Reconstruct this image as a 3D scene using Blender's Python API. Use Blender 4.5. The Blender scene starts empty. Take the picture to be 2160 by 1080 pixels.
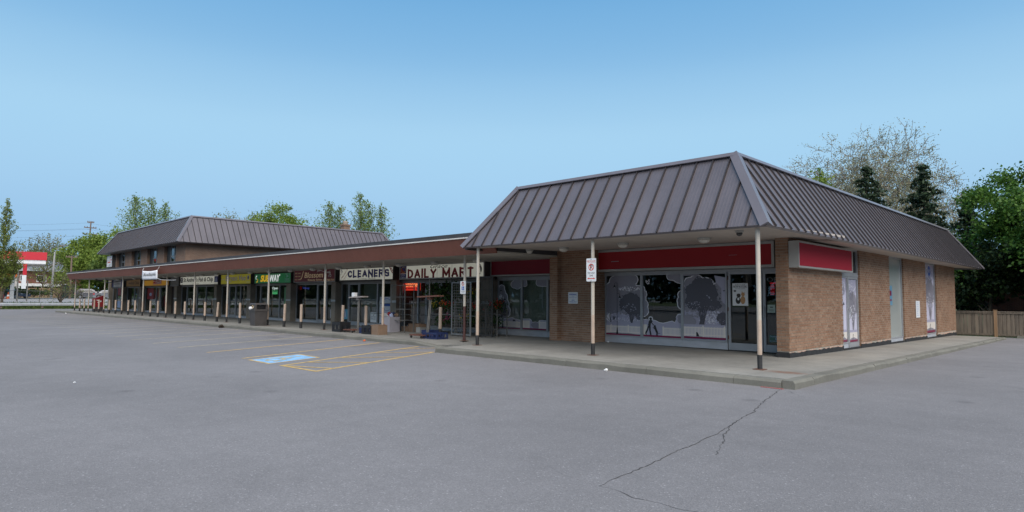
import bpy, bmesh, math, random
import numpy as np
from mathutils import Vector, Matrix

sc = bpy.context.scene
COL = sc.collection
R = math.radians

# ------------------------------------------------------------------ camera
cam_d = bpy.data.cameras.new('camera')
cam_d.sensor_width = 36.0
cam_d.lens = 22.5516
cam_d.clip_start = 0.05
cam_d.clip_end = 3000
cam = bpy.data.objects.new('camera', cam_d)
COL.objects.link(cam)
cam.matrix_world = Matrix(((0.71244937, 0.03986817, 0.70059006, 0), (0.70168493, -0.05094569, -0.71066363, 0),
                           (0.00735918, 0.99790534, -0.06427112, 1.6), (0, 0, 0, 1)))
sc.camera = cam
CAM = Vector((0, 0, 1.6))

# ------------------------------------------------------------------ world, sun, exposure
def lin(r, g, b):
    f = lambda c: (c / 255 / 12.92) if c / 255 <= 0.04045 else ((c / 255 + 0.055) / 1.055) ** 2.4
    return (f(r), f(g), f(b), 1)

SUN_EL, SUN_AZ = 49, 122          # the light comes from high behind the viewer, a little to the right
world = bpy.data.worlds.new('World')
sc.world = world
world.use_nodes = True
wn = world.node_tree.nodes; wl = world.node_tree.links
wn.clear()
w_out = wn.new('ShaderNodeOutputWorld')
w_bg = wn.new('ShaderNodeBackground')
w_tc = wn.new('ShaderNodeTexCoord')
w_sep = wn.new('ShaderNodeSeparateXYZ')
w_ramp = wn.new('ShaderNodeValToRGB')
w_sky = wn.new('ShaderNodeTexSky')
w_sky.sky_type = 'NISHITA'
w_sky.sun_disc = False
w_sky.sun_elevation = R(SUN_EL)
w_sky.sun_rotation = R(SUN_AZ)
w_mix = wn.new('ShaderNodeMix'); w_mix.data_type = 'RGBA'
w_sc = wn.new('ShaderNodeMix'); w_sc.data_type = 'RGBA'; w_sc.blend_type = 'MULTIPLY'
w_sc.inputs[0].default_value = 1.0
w_sc.inputs[7].default_value = (0.10, 0.10, 0.10, 1)
cr = w_ramp.color_ramp
cr.interpolation = 'CARDINAL'
cr.elements[0].position = 0.0; cr.elements[0].color = lin(146, 190, 229)
cr.elements[1].position = 1.0; cr.elements[1].color = lin(92, 152, 207)
for p_, c_ in ((0.05, (150, 193, 231)), (0.13, (162, 204, 238)), (0.21, (168, 212, 243)), (0.265, (164, 209, 241)), (0.34, (142, 193, 233)), (0.43, (117, 176, 224)), (0.7, (104, 165, 216))):
    e_ = cr.elements.new(p_); e_.color = lin(*c_)
wl.new(w_tc.outputs['Generated'], w_sep.inputs[0])
wl.new(w_sep.outputs['Z'], w_ramp.inputs[0])
wl.new(w_sky.outputs[0], w_sc.inputs[6])
w_mix.inputs[0].default_value = 0.04
wl.new(w_ramp.outputs[0], w_mix.inputs[6])
wl.new(w_sc.outputs[2], w_mix.inputs[7])
wl.new(w_mix.outputs[2], w_bg.inputs[0])
w_bg.inputs[1].default_value = 0.5
wl.new(w_bg.outputs[0], w_out.inputs[0])

sun_d = bpy.data.lights.new('sun', 'SUN')
sun_d.energy = 2.5
sun_d.angle = R(72)
sun_d.color = (1.0, 0.90, 0.79)
sun = bpy.data.objects.new('sun', sun_d)
COL.objects.link(sun)
az = R(-32)                       # horizontal direction towards the light, measured from +X
sun_dir = Vector((math.cos(az) * math.cos(R(SUN_EL)), math.sin(az) * math.cos(R(SUN_EL)), math.sin(R(SUN_EL))))
sun.rotation_euler = sun_dir.to_track_quat('Z', 'Y').to_euler()
sun.location = (0, -20, 60)

sc.view_settings.view_transform = 'Standard'
sc.view_settings.look = 'None'
sc.view_settings.gamma = 1
sc.view_settings.use_curve_mapping = False
sc.view_settings.exposure = 1.0
sc.render.engine = 'CYCLES'
sc.cycles.max_bounces = 6
sc.cycles.transparent_max_bounces = 12
sc.cycles.caustics_reflective = False
sc.cycles.caustics_refractive = False

# ------------------------------------------------------------------ helpers
class Fr:
    """A wall plane: origin, u to the viewer's right, n towards the viewer, v = up."""
    def __init__(s, o, u, n):
        s.o, s.u, s.n = Vector(o), Vector(u), Vector(n)
    def p(s, u, v, d=0.0):
        q = s.o + s.u * u + s.n * d
        return (q.x, q.y, q.z + v)
def front(Y): return Fr((0, Y, 0), (1, 0, 0), (0, -1, 0))
def side(X): return Fr((X, 0, 0), (0, 1, 0), (1, 0, 0))

class MB:
    def __init__(s): s.v, s.f = [], []
    def add(s, vs, fs):
        o = len(s.v)
        s.v.extend([tuple(v) for v in vs]); s.f.extend([tuple(i + o for i in f) for f in fs])
        return s
    def box(s, x0, x1, y0, y1, z0, z1):
        v = [(x, y, z) for z in (z0, z1) for y in (y0, y1) for x in (x0, x1)]
        return s.add(v, [(0, 2, 3, 1), (4, 5, 7, 6), (0, 1, 5, 4), (2, 6, 7, 3), (0, 4, 6, 2), (1, 3, 7, 5)])
    def fbox(s, F, u0, u1, v0, v1, d0, d1):
        v = [F.p(u, vv, d) for d in (d0, d1) for vv in (v0, v1) for u in (u0, u1)]
        return s.add(v, [(0, 2, 3, 1), (4, 5, 7, 6), (0, 1, 5, 4), (2, 6, 7, 3), (0, 4, 6, 2), (1, 3, 7, 5)])
    def fpoly(s, F, pts, d):
        return s.add([F.p(u, v, d) for u, v in pts], [tuple(range(len(pts)))])
    def fprism(s, F, pts, d0, d1):
        n = len(pts)
        vs = [F.p(u, v, d0) for u, v in pts] + [F.p(u, v, d1) for u, v in pts]
        fs = [tuple(range(n - 1, -1, -1)), tuple(range(n, 2 * n))] + [(i, (i + 1) % n, n + (i + 1) % n, n + i) for i in range(n)]
        return s.add(vs, fs)
    def prism(s, pts, vec):
        """closed solid: polygon of 3-D points swept by vec"""
        n = len(pts); vec = Vector(vec)
        a = [Vector(p) for p in pts]
        vs = a + [p + vec for p in a]
        fs = [tuple(range(n - 1, -1, -1)), tuple(range(n, 2 * n))] + [(i, (i + 1) % n, n + (i + 1) % n, n + i) for i in range(n)]
        return s.add(vs, fs)
    def tube(s, pts, rad, n=8, caps=True):
        pts = [Vector(p) for p in pts]
        if not hasattr(rad, '__len__'): rad = [rad] * len(pts)
        o = len(s.v); rings = []
        for i, p in enumerate(pts):
            d = (pts[min(i + 1, len(pts) - 1)] - pts[max(i - 1, 0)])
            if d.length < 1e-9: d = Vector((0, 0, 1))
            d.normalize()
            ref = Vector((1, 0, 0)) if abs(d.x) < 0.8 else Vector((0, 1, 0))
            a = d.cross(ref).normalized(); b = d.cross(a)
            for k in range(n):
                t = 2 * math.pi * (k + .5) / n
                s.v.append(tuple(p + (a * math.cos(t) + b * math.sin(t)) * rad[i]))
        for i in range(len(pts) - 1):
            for k in range(n):
                k2 = (k + 1) % n
                s.f.append((o + i * n + k, o + i * n + k2, o + (i + 1) * n + k2, o + (i + 1) * n + k))
        if caps:
            s.f.append(tuple(o + k for k in range(n - 1, -1, -1)))
            s.f.append(tuple(o + (len(pts) - 1) * n + k for k in range(n)))
        return s
    def lathe(s, c, prof, n=16):
        o = len(s.v); c = Vector(c)
        for r, z in prof:
            for k in range(n):
                t = 2 * math.pi * k / n
                s.v.append((c.x + r * math.cos(t), c.y + r * math.sin(t), c.z + z))
        for i in range(len(prof) - 1):
            for k in range(n):
                k2 = (k + 1) % n
                s.f.append((o + i * n + k, o + i * n + k2, o + (i + 1) * n + k2, o + (i + 1) * n + k))
        s.f.append(tuple(o + k for k in range(n - 1, -1, -1)))
        s.f.append(tuple(o + (len(prof) - 1) * n + k for k in range(n)))
        return s
    def ball(s, c, r, n=8, m=5, sz=1.0):
        prof = [(max(r * math.sin(math.pi * i / m), 1e-4), -r * sz * math.cos(math.pi * i / m)) for i in range(m + 1)]
        return s.lathe(c, prof, n)

def wpos(o):
    p = Vector((0, 0, 0))
    while o is not None:
        p += o.location; o = o.parent
    return p

def mesh_from(name, mb, mat, off=None, smooth=False):
    me = bpy.data.meshes.new(name)
    vs = mb.v
    if off is not None and off.length > 0:
        vs = [(v[0] - off.x, v[1] - off.y, v[2] - off.z) for v in vs]
    me.from_pydata(vs, [], mb.f)
    me.update()
    if mat is not None: me.materials.append(mat)
    if smooth:
        me.polygons.foreach_set('use_smooth', [True] * len(me.polygons))
    return me

def obj(name, mb, mat, parent=None, label=None, smooth=False, kind=None, loc=None):
    """one mesh object; world coordinates in mb; parent things carry locations only"""
    if loc is None:
        off = wpos(parent) if parent else Vector((0, 0, 0))
        me = mesh_from(name, mb, mat, off, smooth)
        o = bpy.data.objects.new(name, me)
    else:
        L = Vector(loc)
        me = mesh_from(name, mb, mat, L, smooth)
        o = bpy.data.objects.new(name, me)
        o.location = L - (wpos(parent) if parent else Vector((0, 0, 0)))
    COL.objects.link(o)
    if parent: o.parent = parent
    if label: o['label'] = label
    if kind: o['kind'] = kind
    return o

def inst(name, me, parent, loc, rot=None, scale=None):
    o = bpy.data.objects.new(name, me); COL.objects.link(o)
    if parent is not None:
        o.parent = parent
        o.location = Vector(loc) - wpos(parent)
    else: o.location = loc
    if rot is not None: o.rotation_euler = rot
    if scale is not None: o.scale = scale
    return o

def tag(o, label=None, cat=None, group=None, kind=None):
    if label: o['label'] = label
    if cat: o['category'] = cat
    if group: o['group'] = group
    if kind: o['kind'] = kind
    return o

def thing(name, label, cat, loc, group=None, rz=0):
    o = bpy.data.objects.new(name, None); COL.objects.link(o)
    o.location = loc; o.rotation_euler = (0, 0, rz); o.empty_display_size = 0.3
    return tag(o, label, cat, group)

def copy_tree(o, parent=None):
    c = o.copy(); COL.objects.link(c)
    if parent is not None: c.parent = parent
    for ch in list(o.children): copy_tree(ch, c)
    return c

_TXT = {}
def text_mesh(s, bold=0.0, shear=0.0, spacing=1.0):
    key = (s, bold, shear, spacing)
    if key in _TXT: return _TXT[key]
    cu = bpy.data.curves.new('lettering', 'FONT')
    cu.body = s; cu.offset = bold; cu.shear = shear; cu.space_character = spacing
    cu.resolution_u = 3; cu.fill_mode = 'FRONT'
    o = bpy.data.objects.new('lettering', cu); COL.objects.link(o)
    dg = bpy.context.evaluated_depsgraph_get()
    me = o.evaluated_get(dg).to_mesh()
    vs = [(v.co.x, v.co.y) for v in me.vertices]; fs = [tuple(p.vertices) for p in me.polygons]
    o.evaluated_get(dg).to_mesh_clear()
    bpy.data.objects.remove(o); bpy.data.curves.remove(cu)
    xs = [v[0] for v in vs]; ys = [v[1] for v in vs]
    x0, x1, y0, y1 = min(xs), max(xs), min(ys), max(ys)
    vs = [((x - x0) / (x1 - x0), (y - y0) / (y1 - y0)) for x, y in vs]
    _TXT[key] = (vs, fs)
    return _TXT[key]

def put_text(mb, F, s, u0, u1, v0, v1, d, bold=0.0, shear=0.0, rot=0.0, spacing=1.0, mirror=False):
    if bold > .012 and any(c in s for c in 'MWNm'):
        k = min(bold * 2.6, .11) * (v1 - v0); n_ = 5
        for i in range(n_): put_text(mb, F, s, u0 + k * i / (n_ - 1), u1 - k * (1 - i / (n_ - 1)), v0, v1, d + .0002 * i, 0, shear, rot, spacing, mirror)
        return
    vs, fs = text_mesh(s, bold, shear, spacing)
    w, h = u1 - u0, v1 - v0
    out = []
    for a, b in vs:
        if mirror: a = 1 - a
        x, y = (a - .5) * w, (b - .5) * h
        if rot:
            x, y = x * math.cos(rot) - y * math.sin(rot), x * math.sin(rot) + y * math.cos(rot)
        out.append(F.p(u0 + w / 2 + x, v0 + h / 2 + y, d))
    mb.add(out, fs)

GLYPH = dict(D=(.95, [[(0, 0), (0, 1)], [(0, 1), (.5, 1), (.86, .82), (1, .5), (.86, .18), (.5, 0), (0, 0)]]), A=(1.0, [[(0, 0), (.5, 1), (1, 0)], [(.2, .30), (.8, .30)]]),
             I=(.28, [[(.5, 0), (.5, 1)]]), L=(.8, [[(0, 1), (0, 0), (1, 0)]]), Y=(1.0, [[(0, 1), (.5, .45), (1, 1)], [(.5, .45), (.5, 0)]]),
             M=(1.15, [[(0, 0), (0, 1)], [(0, 1), (.5, .2), (1, 1)], [(1, 1), (1, 0)]]), R=(.92, [[(0, 0), (0, 1)], [(0, 1), (.7, 1), (.96, .88), (.96, .64), (.7, .5), (0, .5)], [(.5, .5), (1, 0)]]),
             T=(.9, [[(0, 1), (1, 1)], [(.5, 1), (.5, 0)]]), C=(.95, [[(1, .78), (.82, .95), (.5, 1), (.16, .84), (0, .5), (.16, .16), (.5, 0), (.82, .05), (1, .22)]]),
             E=(.78, [[(0, 0), (0, 1)], [(0, 1), (1, 1)], [(0, .5), (.9, .5)], [(0, 0), (1, 0)]]), N=(.95, [[(0, 0), (0, 1)], [(0, 1), (1, 0)], [(1, 0), (1, 1)]]),
             S=(.85, [[(.98, .84), (.75, 1), (.25, 1), (.02, .84), (.04, .64), (.3, .54), (.7, .46), (.96, .36), (.98, .16), (.75, 0), (.25, 0), (.02, .16)]]))
def block_text(mb, F, txt, u0, u1, v0, v1, d, wu, wv):
    """heavy sign-writer's capitals: thick strokes, each bar on its own thin film"""
    gap = wu * .45; sp = .55
    tot = sum(GLYPH[c][0] if c != ' ' else sp for c in txt); unit = (u1 - u0 - gap * (len(txt) - 1)) / tot; u = u0
    for c in txt:
        if c == ' ': u += sp * unit + gap; continue
        gw, strokes = GLYPH[c]; gw *= unit
        for st in strokes:
            pts = [(u + wu / 2 + x * (gw - wu), v0 + wv / 2 + y * (v1 - v0 - wv)) for x, y in st]
            for (ax, ay), (bx, by) in zip(pts, pts[1:]):
                L = math.hypot(bx - ax, by - ay); dx, dy = (bx - ax) / L, (by - ay) / L
                w = math.hypot(wu * dy, wv * dx); e_ = w * (.5 if abs(dx) < .1 or abs(dy) < .1 else .25)
                put_bar(mb, F, (ax - dx * e_, ay - dy * e_), (bx + dx * e_, by + dy * e_), w, d); d += .00003
        u += gw + gap
def ring(cx, cy, r, n=28, ry=None):
    ry = ry or r
    return [(cx + r * math.cos(2 * math.pi * i / n), cy + ry * math.sin(2 * math.pi * i / n)) for i in range(n)]
def put_annulus(mb, F, cx, cy, r0, r1, d, n=28):
    a = [F.p(x, y, d) for x, y in ring(cx, cy, r0, n)]; b = [F.p(x, y, d) for x, y in ring(cx, cy, r1, n)]
    mb.add(a + b, [(i, (i + 1) % n, n + (i + 1) % n, n + i) for i in range(n)])
def put_bar(mb, F, a, b, w, d):
    ax, ay = a; bx, by = b
    L = math.hypot(bx - ax, by - ay) or 1
    nx, ny = -(by - ay) / L * w / 2, (bx - ax) / L * w / 2
    mb.fpoly(F, [(ax + nx, ay + ny), (ax - nx, ay - ny), (bx - nx, by - ny), (bx + nx, by + ny)], d)

# ------------------------------------------------------------------ materials
def new_mat(name):
    m = bpy.data.materials.new(name); m.use_nodes = True
    nt = m.node_tree
    return m, nt, nt.nodes['Principled BSDF']

def mat(name, col, rough=0.6, metal=0.0, var=0.0, scale=4.0, bump=0.0, bscale=60.0, var2=0.0, scale2=40.0, spec=0.5, emit=None, estr=0.0, coat=0.0, stretch=None):
    """plain painted / coated surface: base colour with two octaves of patchy variation and fine relief"""
    m, nt, b = new_mat(name); N, L = nt.nodes, nt.links
    b.inputs['Roughness'].default_value = rough; b.inputs['Metallic'].default_value = metal
    b.inputs['Specular IOR Level'].default_value = spec
    if coat: b.inputs['Coat Weight'].default_value = coat
    c = (col[0], col[1], col[2], 1)
    b.inputs['Base Color'].default_value = c
    if emit:
        b.inputs['Emission Color'].default_value = (*emit, 1); b.inputs['Emission Strength'].default_value = estr
    tc = None
    def coords():
        nonlocal tc
        if tc is None:
            t = N.new('ShaderNodeNewGeometry')
            mp = N.new('ShaderNodeMapping'); L.new(t.outputs['Position'], mp.inputs[0])
            if stretch: mp.inputs['Scale'].default_value = stretch
            tc = mp.outputs[0]
        return tc
    if var or var2:
        prev = None
        for amt, sc_ in ((var, scale), (var2, scale2)):
            if not amt: continue
            n = N.new('ShaderNodeTexNoise'); n.inputs['Scale'].default_value = sc_; n.inputs['Detail'].default_value = 4
            L.new(coords(), n.inputs['Vector'])
            mr = N.new('ShaderNodeMapRange'); mr.inputs[1].default_value = .3; mr.inputs[2].default_value = .7
            mr.inputs[3].default_value = 1 - amt; mr.inputs[4].default_value = 1 + amt
            L.new(n.outputs[0], mr.inputs[0])
            if prev is None: prev = mr.outputs[0]
            else:
                mu = N.new('ShaderNodeMath'); mu.operation = 'MULTIPLY'
                L.new(prev, mu.inputs[0]); L.new(mr.outputs[0], mu.inputs[1]); prev = mu.outputs[0]
        vm = N.new('ShaderNodeVectorMath'); vm.operation = 'SCALE'
        vm.inputs[0].default_value = col[:3]; L.new(prev, vm.inputs['Scale'])
        L.new(vm.outputs[0], b.inputs['Base Color'])
    if bump:
        n = N.new('ShaderNodeTexNoise'); n.inputs['Scale'].default_value = bscale; n.inputs['Detail'].default_value = 5
        L.new(coords(), n.inputs['Vector'])
        bp = N.new('ShaderNodeBump'); bp.inputs['Strength'].default_value = bump; bp.inputs['Distance'].default_value = 0.01
        L.new(n.outputs[0], bp.inputs['Height']); L.new(bp.outputs[0], b.inputs['Normal'])
    return m

def mat_glass(name, tint=(0.55, 0.6, 0.6), refl=1.0, base=0.03):
    m = bpy.data.materials.new(name); m.use_nodes = True
    nt = m.node_tree; N, L = nt.nodes, nt.links; N.clear()
    out = N.new('ShaderNodeOutputMaterial'); mx = N.new('ShaderNodeMixShader')
    tr = N.new('ShaderNodeBsdfTransparent'); tr.inputs[0].default_value = (*[c ** .5 for c in tint], 1)
    gl = N.new('ShaderNodeBsdfGlossy'); gl.inputs['Roughness'].default_value = 0.015; gl.inputs[0].default_value = (.9, .95, .95, 1)
    fr = N.new('ShaderNodeFresnel'); fr.inputs[0].default_value = 1.52
    ma = N.new('ShaderNodeMath'); ma.operation = 'MULTIPLY_ADD'; ma.use_clamp = True
    ma.inputs[1].default_value = refl; ma.inputs[2].default_value = base
    gm = N.new('ShaderNodeNewGeometry'); inv = N.new('ShaderNodeMath'); inv.operation = 'SUBTRACT'; inv.inputs[0].default_value = 1.0
    L.new(gm.outputs['Backfacing'], inv.inputs[1]); m2 = N.new('ShaderNodeMath'); m2.operation = 'MULTIPLY'
    L.new(fr.outputs[0], ma.inputs[0]); L.new(ma.outputs[0], m2.inputs[0]); L.new(inv.outputs[0], m2.inputs[1]); L.new(m2.outputs[0], mx.inputs[0])
    L.new(tr.outputs[0], mx.inputs[1]); L.new(gl.outputs[0], mx.inputs[2]); L.new(mx.outputs[0], out.inputs[0])
    return m

def mat_leaf(name, c1, c2, rough=0.6, trans=0.25):
    m, nt, b = new_mat(name); N, L = nt.nodes, nt.links
    g = N.new('ShaderNodeNewGeometry'); r = N.new('ShaderNodeValToRGB')
    r.color_ramp.elements[0].color = (*c1, 1); r.color_ramp.elements[1].color = (*c2, 1)
    L.new(g.outputs['Random Per Island'], r.inputs[0])
    b.inputs['Roughness'].default_value = rough; b.inputs['Specular IOR Level'].default_value = 0.25
    L.new(r.outputs[0], b.inputs['Base Color'])
    out = [n for n in N if n.type == 'OUTPUT_MATERIAL'][0]
    mx = N.new('ShaderNodeMixShader'); mx.inputs[0].default_value = trans
    tl = N.new('ShaderNodeBsdfTranslucent'); L.new(r.outputs[0], tl.inputs[0])
    L.new(b.outputs[0], mx.inputs[1]); L.new(tl.outputs[0], mx.inputs[2]); L.new(mx.outputs[0], out.inputs[0])
    return m

def mat_asphalt():
    m, nt, b = new_mat('asphalt'); N, L = nt.nodes, nt.links
    g = N.new('ShaderNodeNewGeometry')
    def noise(scale, detail=3, rough=.6):
        n = N.new('ShaderNodeTexNoise'); n.inputs['Scale'].default_value = scale; n.inputs['Detail'].default_value = detail
        n.inputs['Roughness'].default_value = rough
        L.new(g.outputs['Position'], n.inputs['Vector']); return n.outputs[0]
    def rng(x, a, b_, lo, hi):
        mr = N.new('ShaderNodeMapRange'); mr.inputs[1].default_value = a; mr.inputs[2].default_value = b_
        mr.inputs[3].default_value = lo; mr.inputs[4].default_value = hi; L.new(x, mr.inputs[0]); return mr.outputs[0]
    def mul(a, c):
        mu = N.new('ShaderNodeMath'); mu.operation = 'MULTIPLY'; L.new(a, mu.inputs[0]); L.new(c, mu.inputs[1]); return mu.outputs[0]
    big = mul(rng(noise(0.22, 6, .66), .3, .7, .84, 1.12), rng(noise(0.06, 3, .5), .35, .65, .93, 1.06))
    mid = rng(noise(2.2, 6, .7), .25, .75, .93, 1.07)
    fine = rng(noise(120, 3, .8), .25, .75, .82, 1.18)
    v = N.new('ShaderNodeTexVoronoi'); v.inputs['Scale'].default_value = 85; L.new(g.outputs['Position'], v.inputs['Vector'])
    peb = N.new('ShaderNodeSeparateColor'); L.new(v.outputs['Color'], peb.inputs[0])
    speck = rng(peb.outputs[0], 0, 1, .86, 1.14)
    white = rng(peb.outputs[1], .965, .985, 1.0, 1.55)
    dots = N.new('ShaderNodeTexVoronoi'); dots.inputs['Scale'].default_value = 0.75; L.new(g.outputs['Position'], dots.inputs['Vector'])
    spot = rng(dots.outputs['Distance'], .05, .13, .80, 1.0)          # old oil and gum spots
    sx = N.new('ShaderNodeSeparateXYZ'); L.new(g.outputs['Position'], sx.inputs[0])
    band = mul(rng(sx.outputs['Y'], 8.6, 11.4, 0, 1), rng(sx.outputs['X'], -15, -18, 0, 1))
    oil = mul(band, rng(noise(.9, 5, .6), .48, .66, 0, .26))
    o1 = N.new('ShaderNodeMath'); o1.operation = 'SUBTRACT'; o1.inputs[0].default_value = 1; L.new(oil, o1.inputs[1])
    wear = rng(noise(.45, 7, .72), .52, .62, 1.0, .955)
    f = mul(mul(mul(big, mid), mul(fine, speck)), mul(mul(white, spot), mul(o1.outputs[0], wear)))
    vm = N.new('ShaderNodeVectorMath'); vm.operation = 'SCALE'; vm.inputs[0].default_value = (0.186, 0.179, 0.182)
    L.new(f, vm.inputs['Scale']); L.new(vm.outputs[0], b.inputs['Base Color'])
    b.inputs['Roughness'].default_value = .9; b.inputs['Specular IOR Level'].default_value = .3
    bp = N.new('ShaderNodeBump'); bp.inputs['Strength'].default_value = .5; bp.inputs['Distance'].default_value = .006
    L.new(v.outputs['Distance'], bp.inputs['Height']); L.new(bp.outputs[0], b.inputs['Normal'])
    return m

def mat_concrete(name, col, rust=None):
    m, nt, b = new_mat(name); N, L = nt.nodes, nt.links
    g = N.new('ShaderNodeNewGeometry')
    def noise(scale, detail=3, rough=.6):
        n = N.new('ShaderNodeTexNoise'); n.inputs['Scale'].default_value = scale; n.inputs['Detail'].default_value = detail
        n.inputs['Roughness'].default_value = rough
        L.new(g.outputs['Position'], n.inputs['Vector']); return n.outputs[0]
    def rng(x, a, b_, lo, hi):
        mr = N.new('ShaderNodeMapRange'); mr.inputs[1].default_value = a; mr.inputs[2].default_value = b_
        mr.inputs[3].default_value = lo; mr.inputs[4].default_value = hi; L.new(x, mr.inputs[0]); return mr.outputs[0]
    def mul(a, c):
        mu = N.new('ShaderNodeMath'); mu.operation = 'MULTIPLY'; L.new(a, mu.inputs[0]); L.new(c, mu.inputs[1]); return mu.outputs[0]
    f = mul(mul(rng(noise(.7, 6, .65), .3, .7, .80, 1.14), rng(noise(5, 6, .7), .3, .7, .9, 1.08)), rng(noise(110, 2), .3, .7, .86, 1.14))
    v = N.new('ShaderNodeTexVoronoi'); v.inputs['Scale'].default_value = 2.6; L.new(g.outputs['Position'], v.inputs['Vector'])
    f = mul(f, rng(v.outputs['Distance'], .03, .08, .72, 1.0))
    vm = N.new('ShaderNodeVectorMath'); vm.operation = 'SCALE'; vm.inputs[0].default_value = col
    L.new(f, vm.inputs['Scale']); colour = vm.outputs[0]
    if rust:
        mp = N.new('ShaderNodeMapping'); mp.inputs['Location'].default_value = (-rust[0], -rust[1], 0); mp.vector_type = 'POINT'
        L.new(g.outputs['Position'], mp.inputs[0])
        sc_ = N.new('ShaderNodeVectorMath'); sc_.operation = 'MULTIPLY'; sc_.inputs[1].default_value = (1.5, 3.6, 0)
        L.new(mp.outputs[0], sc_.inputs[0])
        ln = N.new('ShaderNodeVectorMath'); ln.operation = 'LENGTH'; L.new(sc_.outputs[0], ln.inputs[0])
        ad = N.new('ShaderNodeMath'); ad.operation = 'ADD'; L.new(ln.outputs['Value'], ad.inputs[0]); L.new(rng(noise(7, 5), .3, .7, -.35, .35), ad.inputs[1])
        mask = rng(ad.outputs[0], .15, .95, .75, 0)
        mx = N.new('ShaderNodeMix'); mx.data_type = 'RGBA'; L.new(mask, mx.inputs[0]); L.new(colour, mx.inputs[6]); mx.inputs[7].default_value = (.17, .075, .04, 1)
        colour = mx.outputs[2]
    L.new(colour, b.inputs['Base Color'])
    b.inputs['Roughness'].default_value = .85; b.inputs['Specular IOR Level'].default_value = .3
    bp = N.new('ShaderNodeBump'); bp.inputs['Strength'].default_value = .35; bp.inputs['Distance'].default_value = .006
    L.new(noise(60, 5), bp.inputs['Height']); L.new(bp.outputs[0], b.inputs['Normal'])
    return m

def mat_brick(name, stops):
    """single bricks: each island (and each object) its own tone"""
    m, nt, b = new_mat(name); N, L = nt.nodes, nt.links
    g = N.new('ShaderNodeNewGeometry'); oi = N.new('ShaderNodeObjectInfo')
    ad = N.new('ShaderNodeMath'); ad.operation = 'ADD'; L.new(g.outputs['Random Per Island'], ad.inputs[0]); L.new(oi.outputs['Random'], ad.inputs[1])
    fr = N.new('ShaderNodeMath'); fr.operation = 'FRACT'; L.new(ad.outputs[0], fr.inputs[0])
    r = N.new('ShaderNodeValToRGB'); els = r.color_ramp.elements
    els[0].color = (*stops[0], 1); els[1].color = (*stops[-1], 1)
    for i, s_ in enumerate(stops[1:-1]):
        e = els.new((i + 1) / (len(stops) - 1)); e.color = (*s_, 1)
    L.new(fr.outputs[0], r.inputs[0])
    n = N.new('ShaderNodeTexNoise'); n.inputs['Scale'].default_value = 26; n.inputs['Detail'].default_value = 5
    L.new(g.outputs['Position'], n.inputs['Vector'])
    n2 = N.new('ShaderNodeTexNoise'); n2.inputs['Scale'].default_value = 1.3; n2.inputs['Detail'].default_value = 4
    L.new(g.outputs['Position'], n2.inputs['Vector'])
    a2 = N.new('ShaderNodeMath'); a2.operation = 'ADD'; L.new(n.outputs[0], a2.inputs[0]); L.new(n2.outputs[0], a2.inputs[1])
    mr = N.new('ShaderNodeMapRange'); mr.inputs[1].default_value = .6; mr.inputs[2].default_value = 1.4; mr.inputs[3].default_value = .75; mr.inputs[4].default_value = 1.25
    L.new(a2.outputs[0], mr.inputs[0])
    vm = N.new('ShaderNodeVectorMath'); vm.operation = 'SCALE'; L.new(r.outputs[0], vm.inputs[0]); L.new(mr.outputs[0], vm.inputs['Scale'])
    L.new(vm.outputs[0], b.inputs['Base Color']); b.inputs['Roughness'].default_value = .9; b.inputs['Specular IOR Level'].default_value = .25
    bp = N.new('ShaderNodeBump'); bp.inputs['Strength'].default_value = .5; bp.inputs['Distance'].default_value = .004
    L.new(n.outputs[0], bp.inputs['Height']); L.new(bp.outputs[0], b.inputs['Normal'])
    return m

def mat_far_brick(name, c1, c2, mortar, axis='front'):
    m, nt, b = new_mat(name); N, L = nt.nodes, nt.links
    g = N.new('ShaderNodeNewGeometry'); s = N.new('ShaderNodeSeparateXYZ'); L.new(g.outputs['Position'], s.inputs[0])
    ad = N.new('ShaderNodeMath'); ad.operation = 'ADD'; L.new(s.outputs['X'], ad.inputs[0]); L.new(s.outputs['Y'], ad.inputs[1])
    c = N.new('ShaderNodeCombineXYZ'); L.new(ad.outputs[0], c.inputs[0]); L.new(s.outputs['Z'], c.inputs[1])
    t = N.new('ShaderNodeTexBrick'); t.inputs['Scale'].default_value = 1; t.inputs['Brick Width'].default_value = .225
    t.inputs['Row Height'].default_value = .075; t.inputs['Mortar Size'].default_value = .006
    t.inputs['Color1'].default_value = (*c1, 1); t.inputs['Color2'].default_value = (*c2, 1); t.inputs['Mortar'].default_value = (*mortar, 1)
    L.new(c.outputs[0], t.inputs[0])
    n = N.new('ShaderNodeTexNoise'); n.inputs['Scale'].default_value = .8; n.inputs['Detail'].default_value = 5; L.new(g.outputs['Position'], n.inputs['Vector'])
    mr = N.new('ShaderNodeMapRange'); mr.inputs[1].default_value = .3; mr.inputs[2].default_value = .7; mr.inputs[3].default_value = .82; mr.inputs[4].default_value = 1.15
    L.new(n.outputs[0], mr.inputs[0])
    vm = N.new('ShaderNodeVectorMath'); vm.operation = 'SCALE'; L.new(t.outputs[0], vm.inputs[0]); L.new(mr.outputs[0], vm.inputs['Scale'])
    L.new(vm.outputs[0], b.inputs['Base Color']); b.inputs['Roughness'].default_value = .9
    return m

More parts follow.
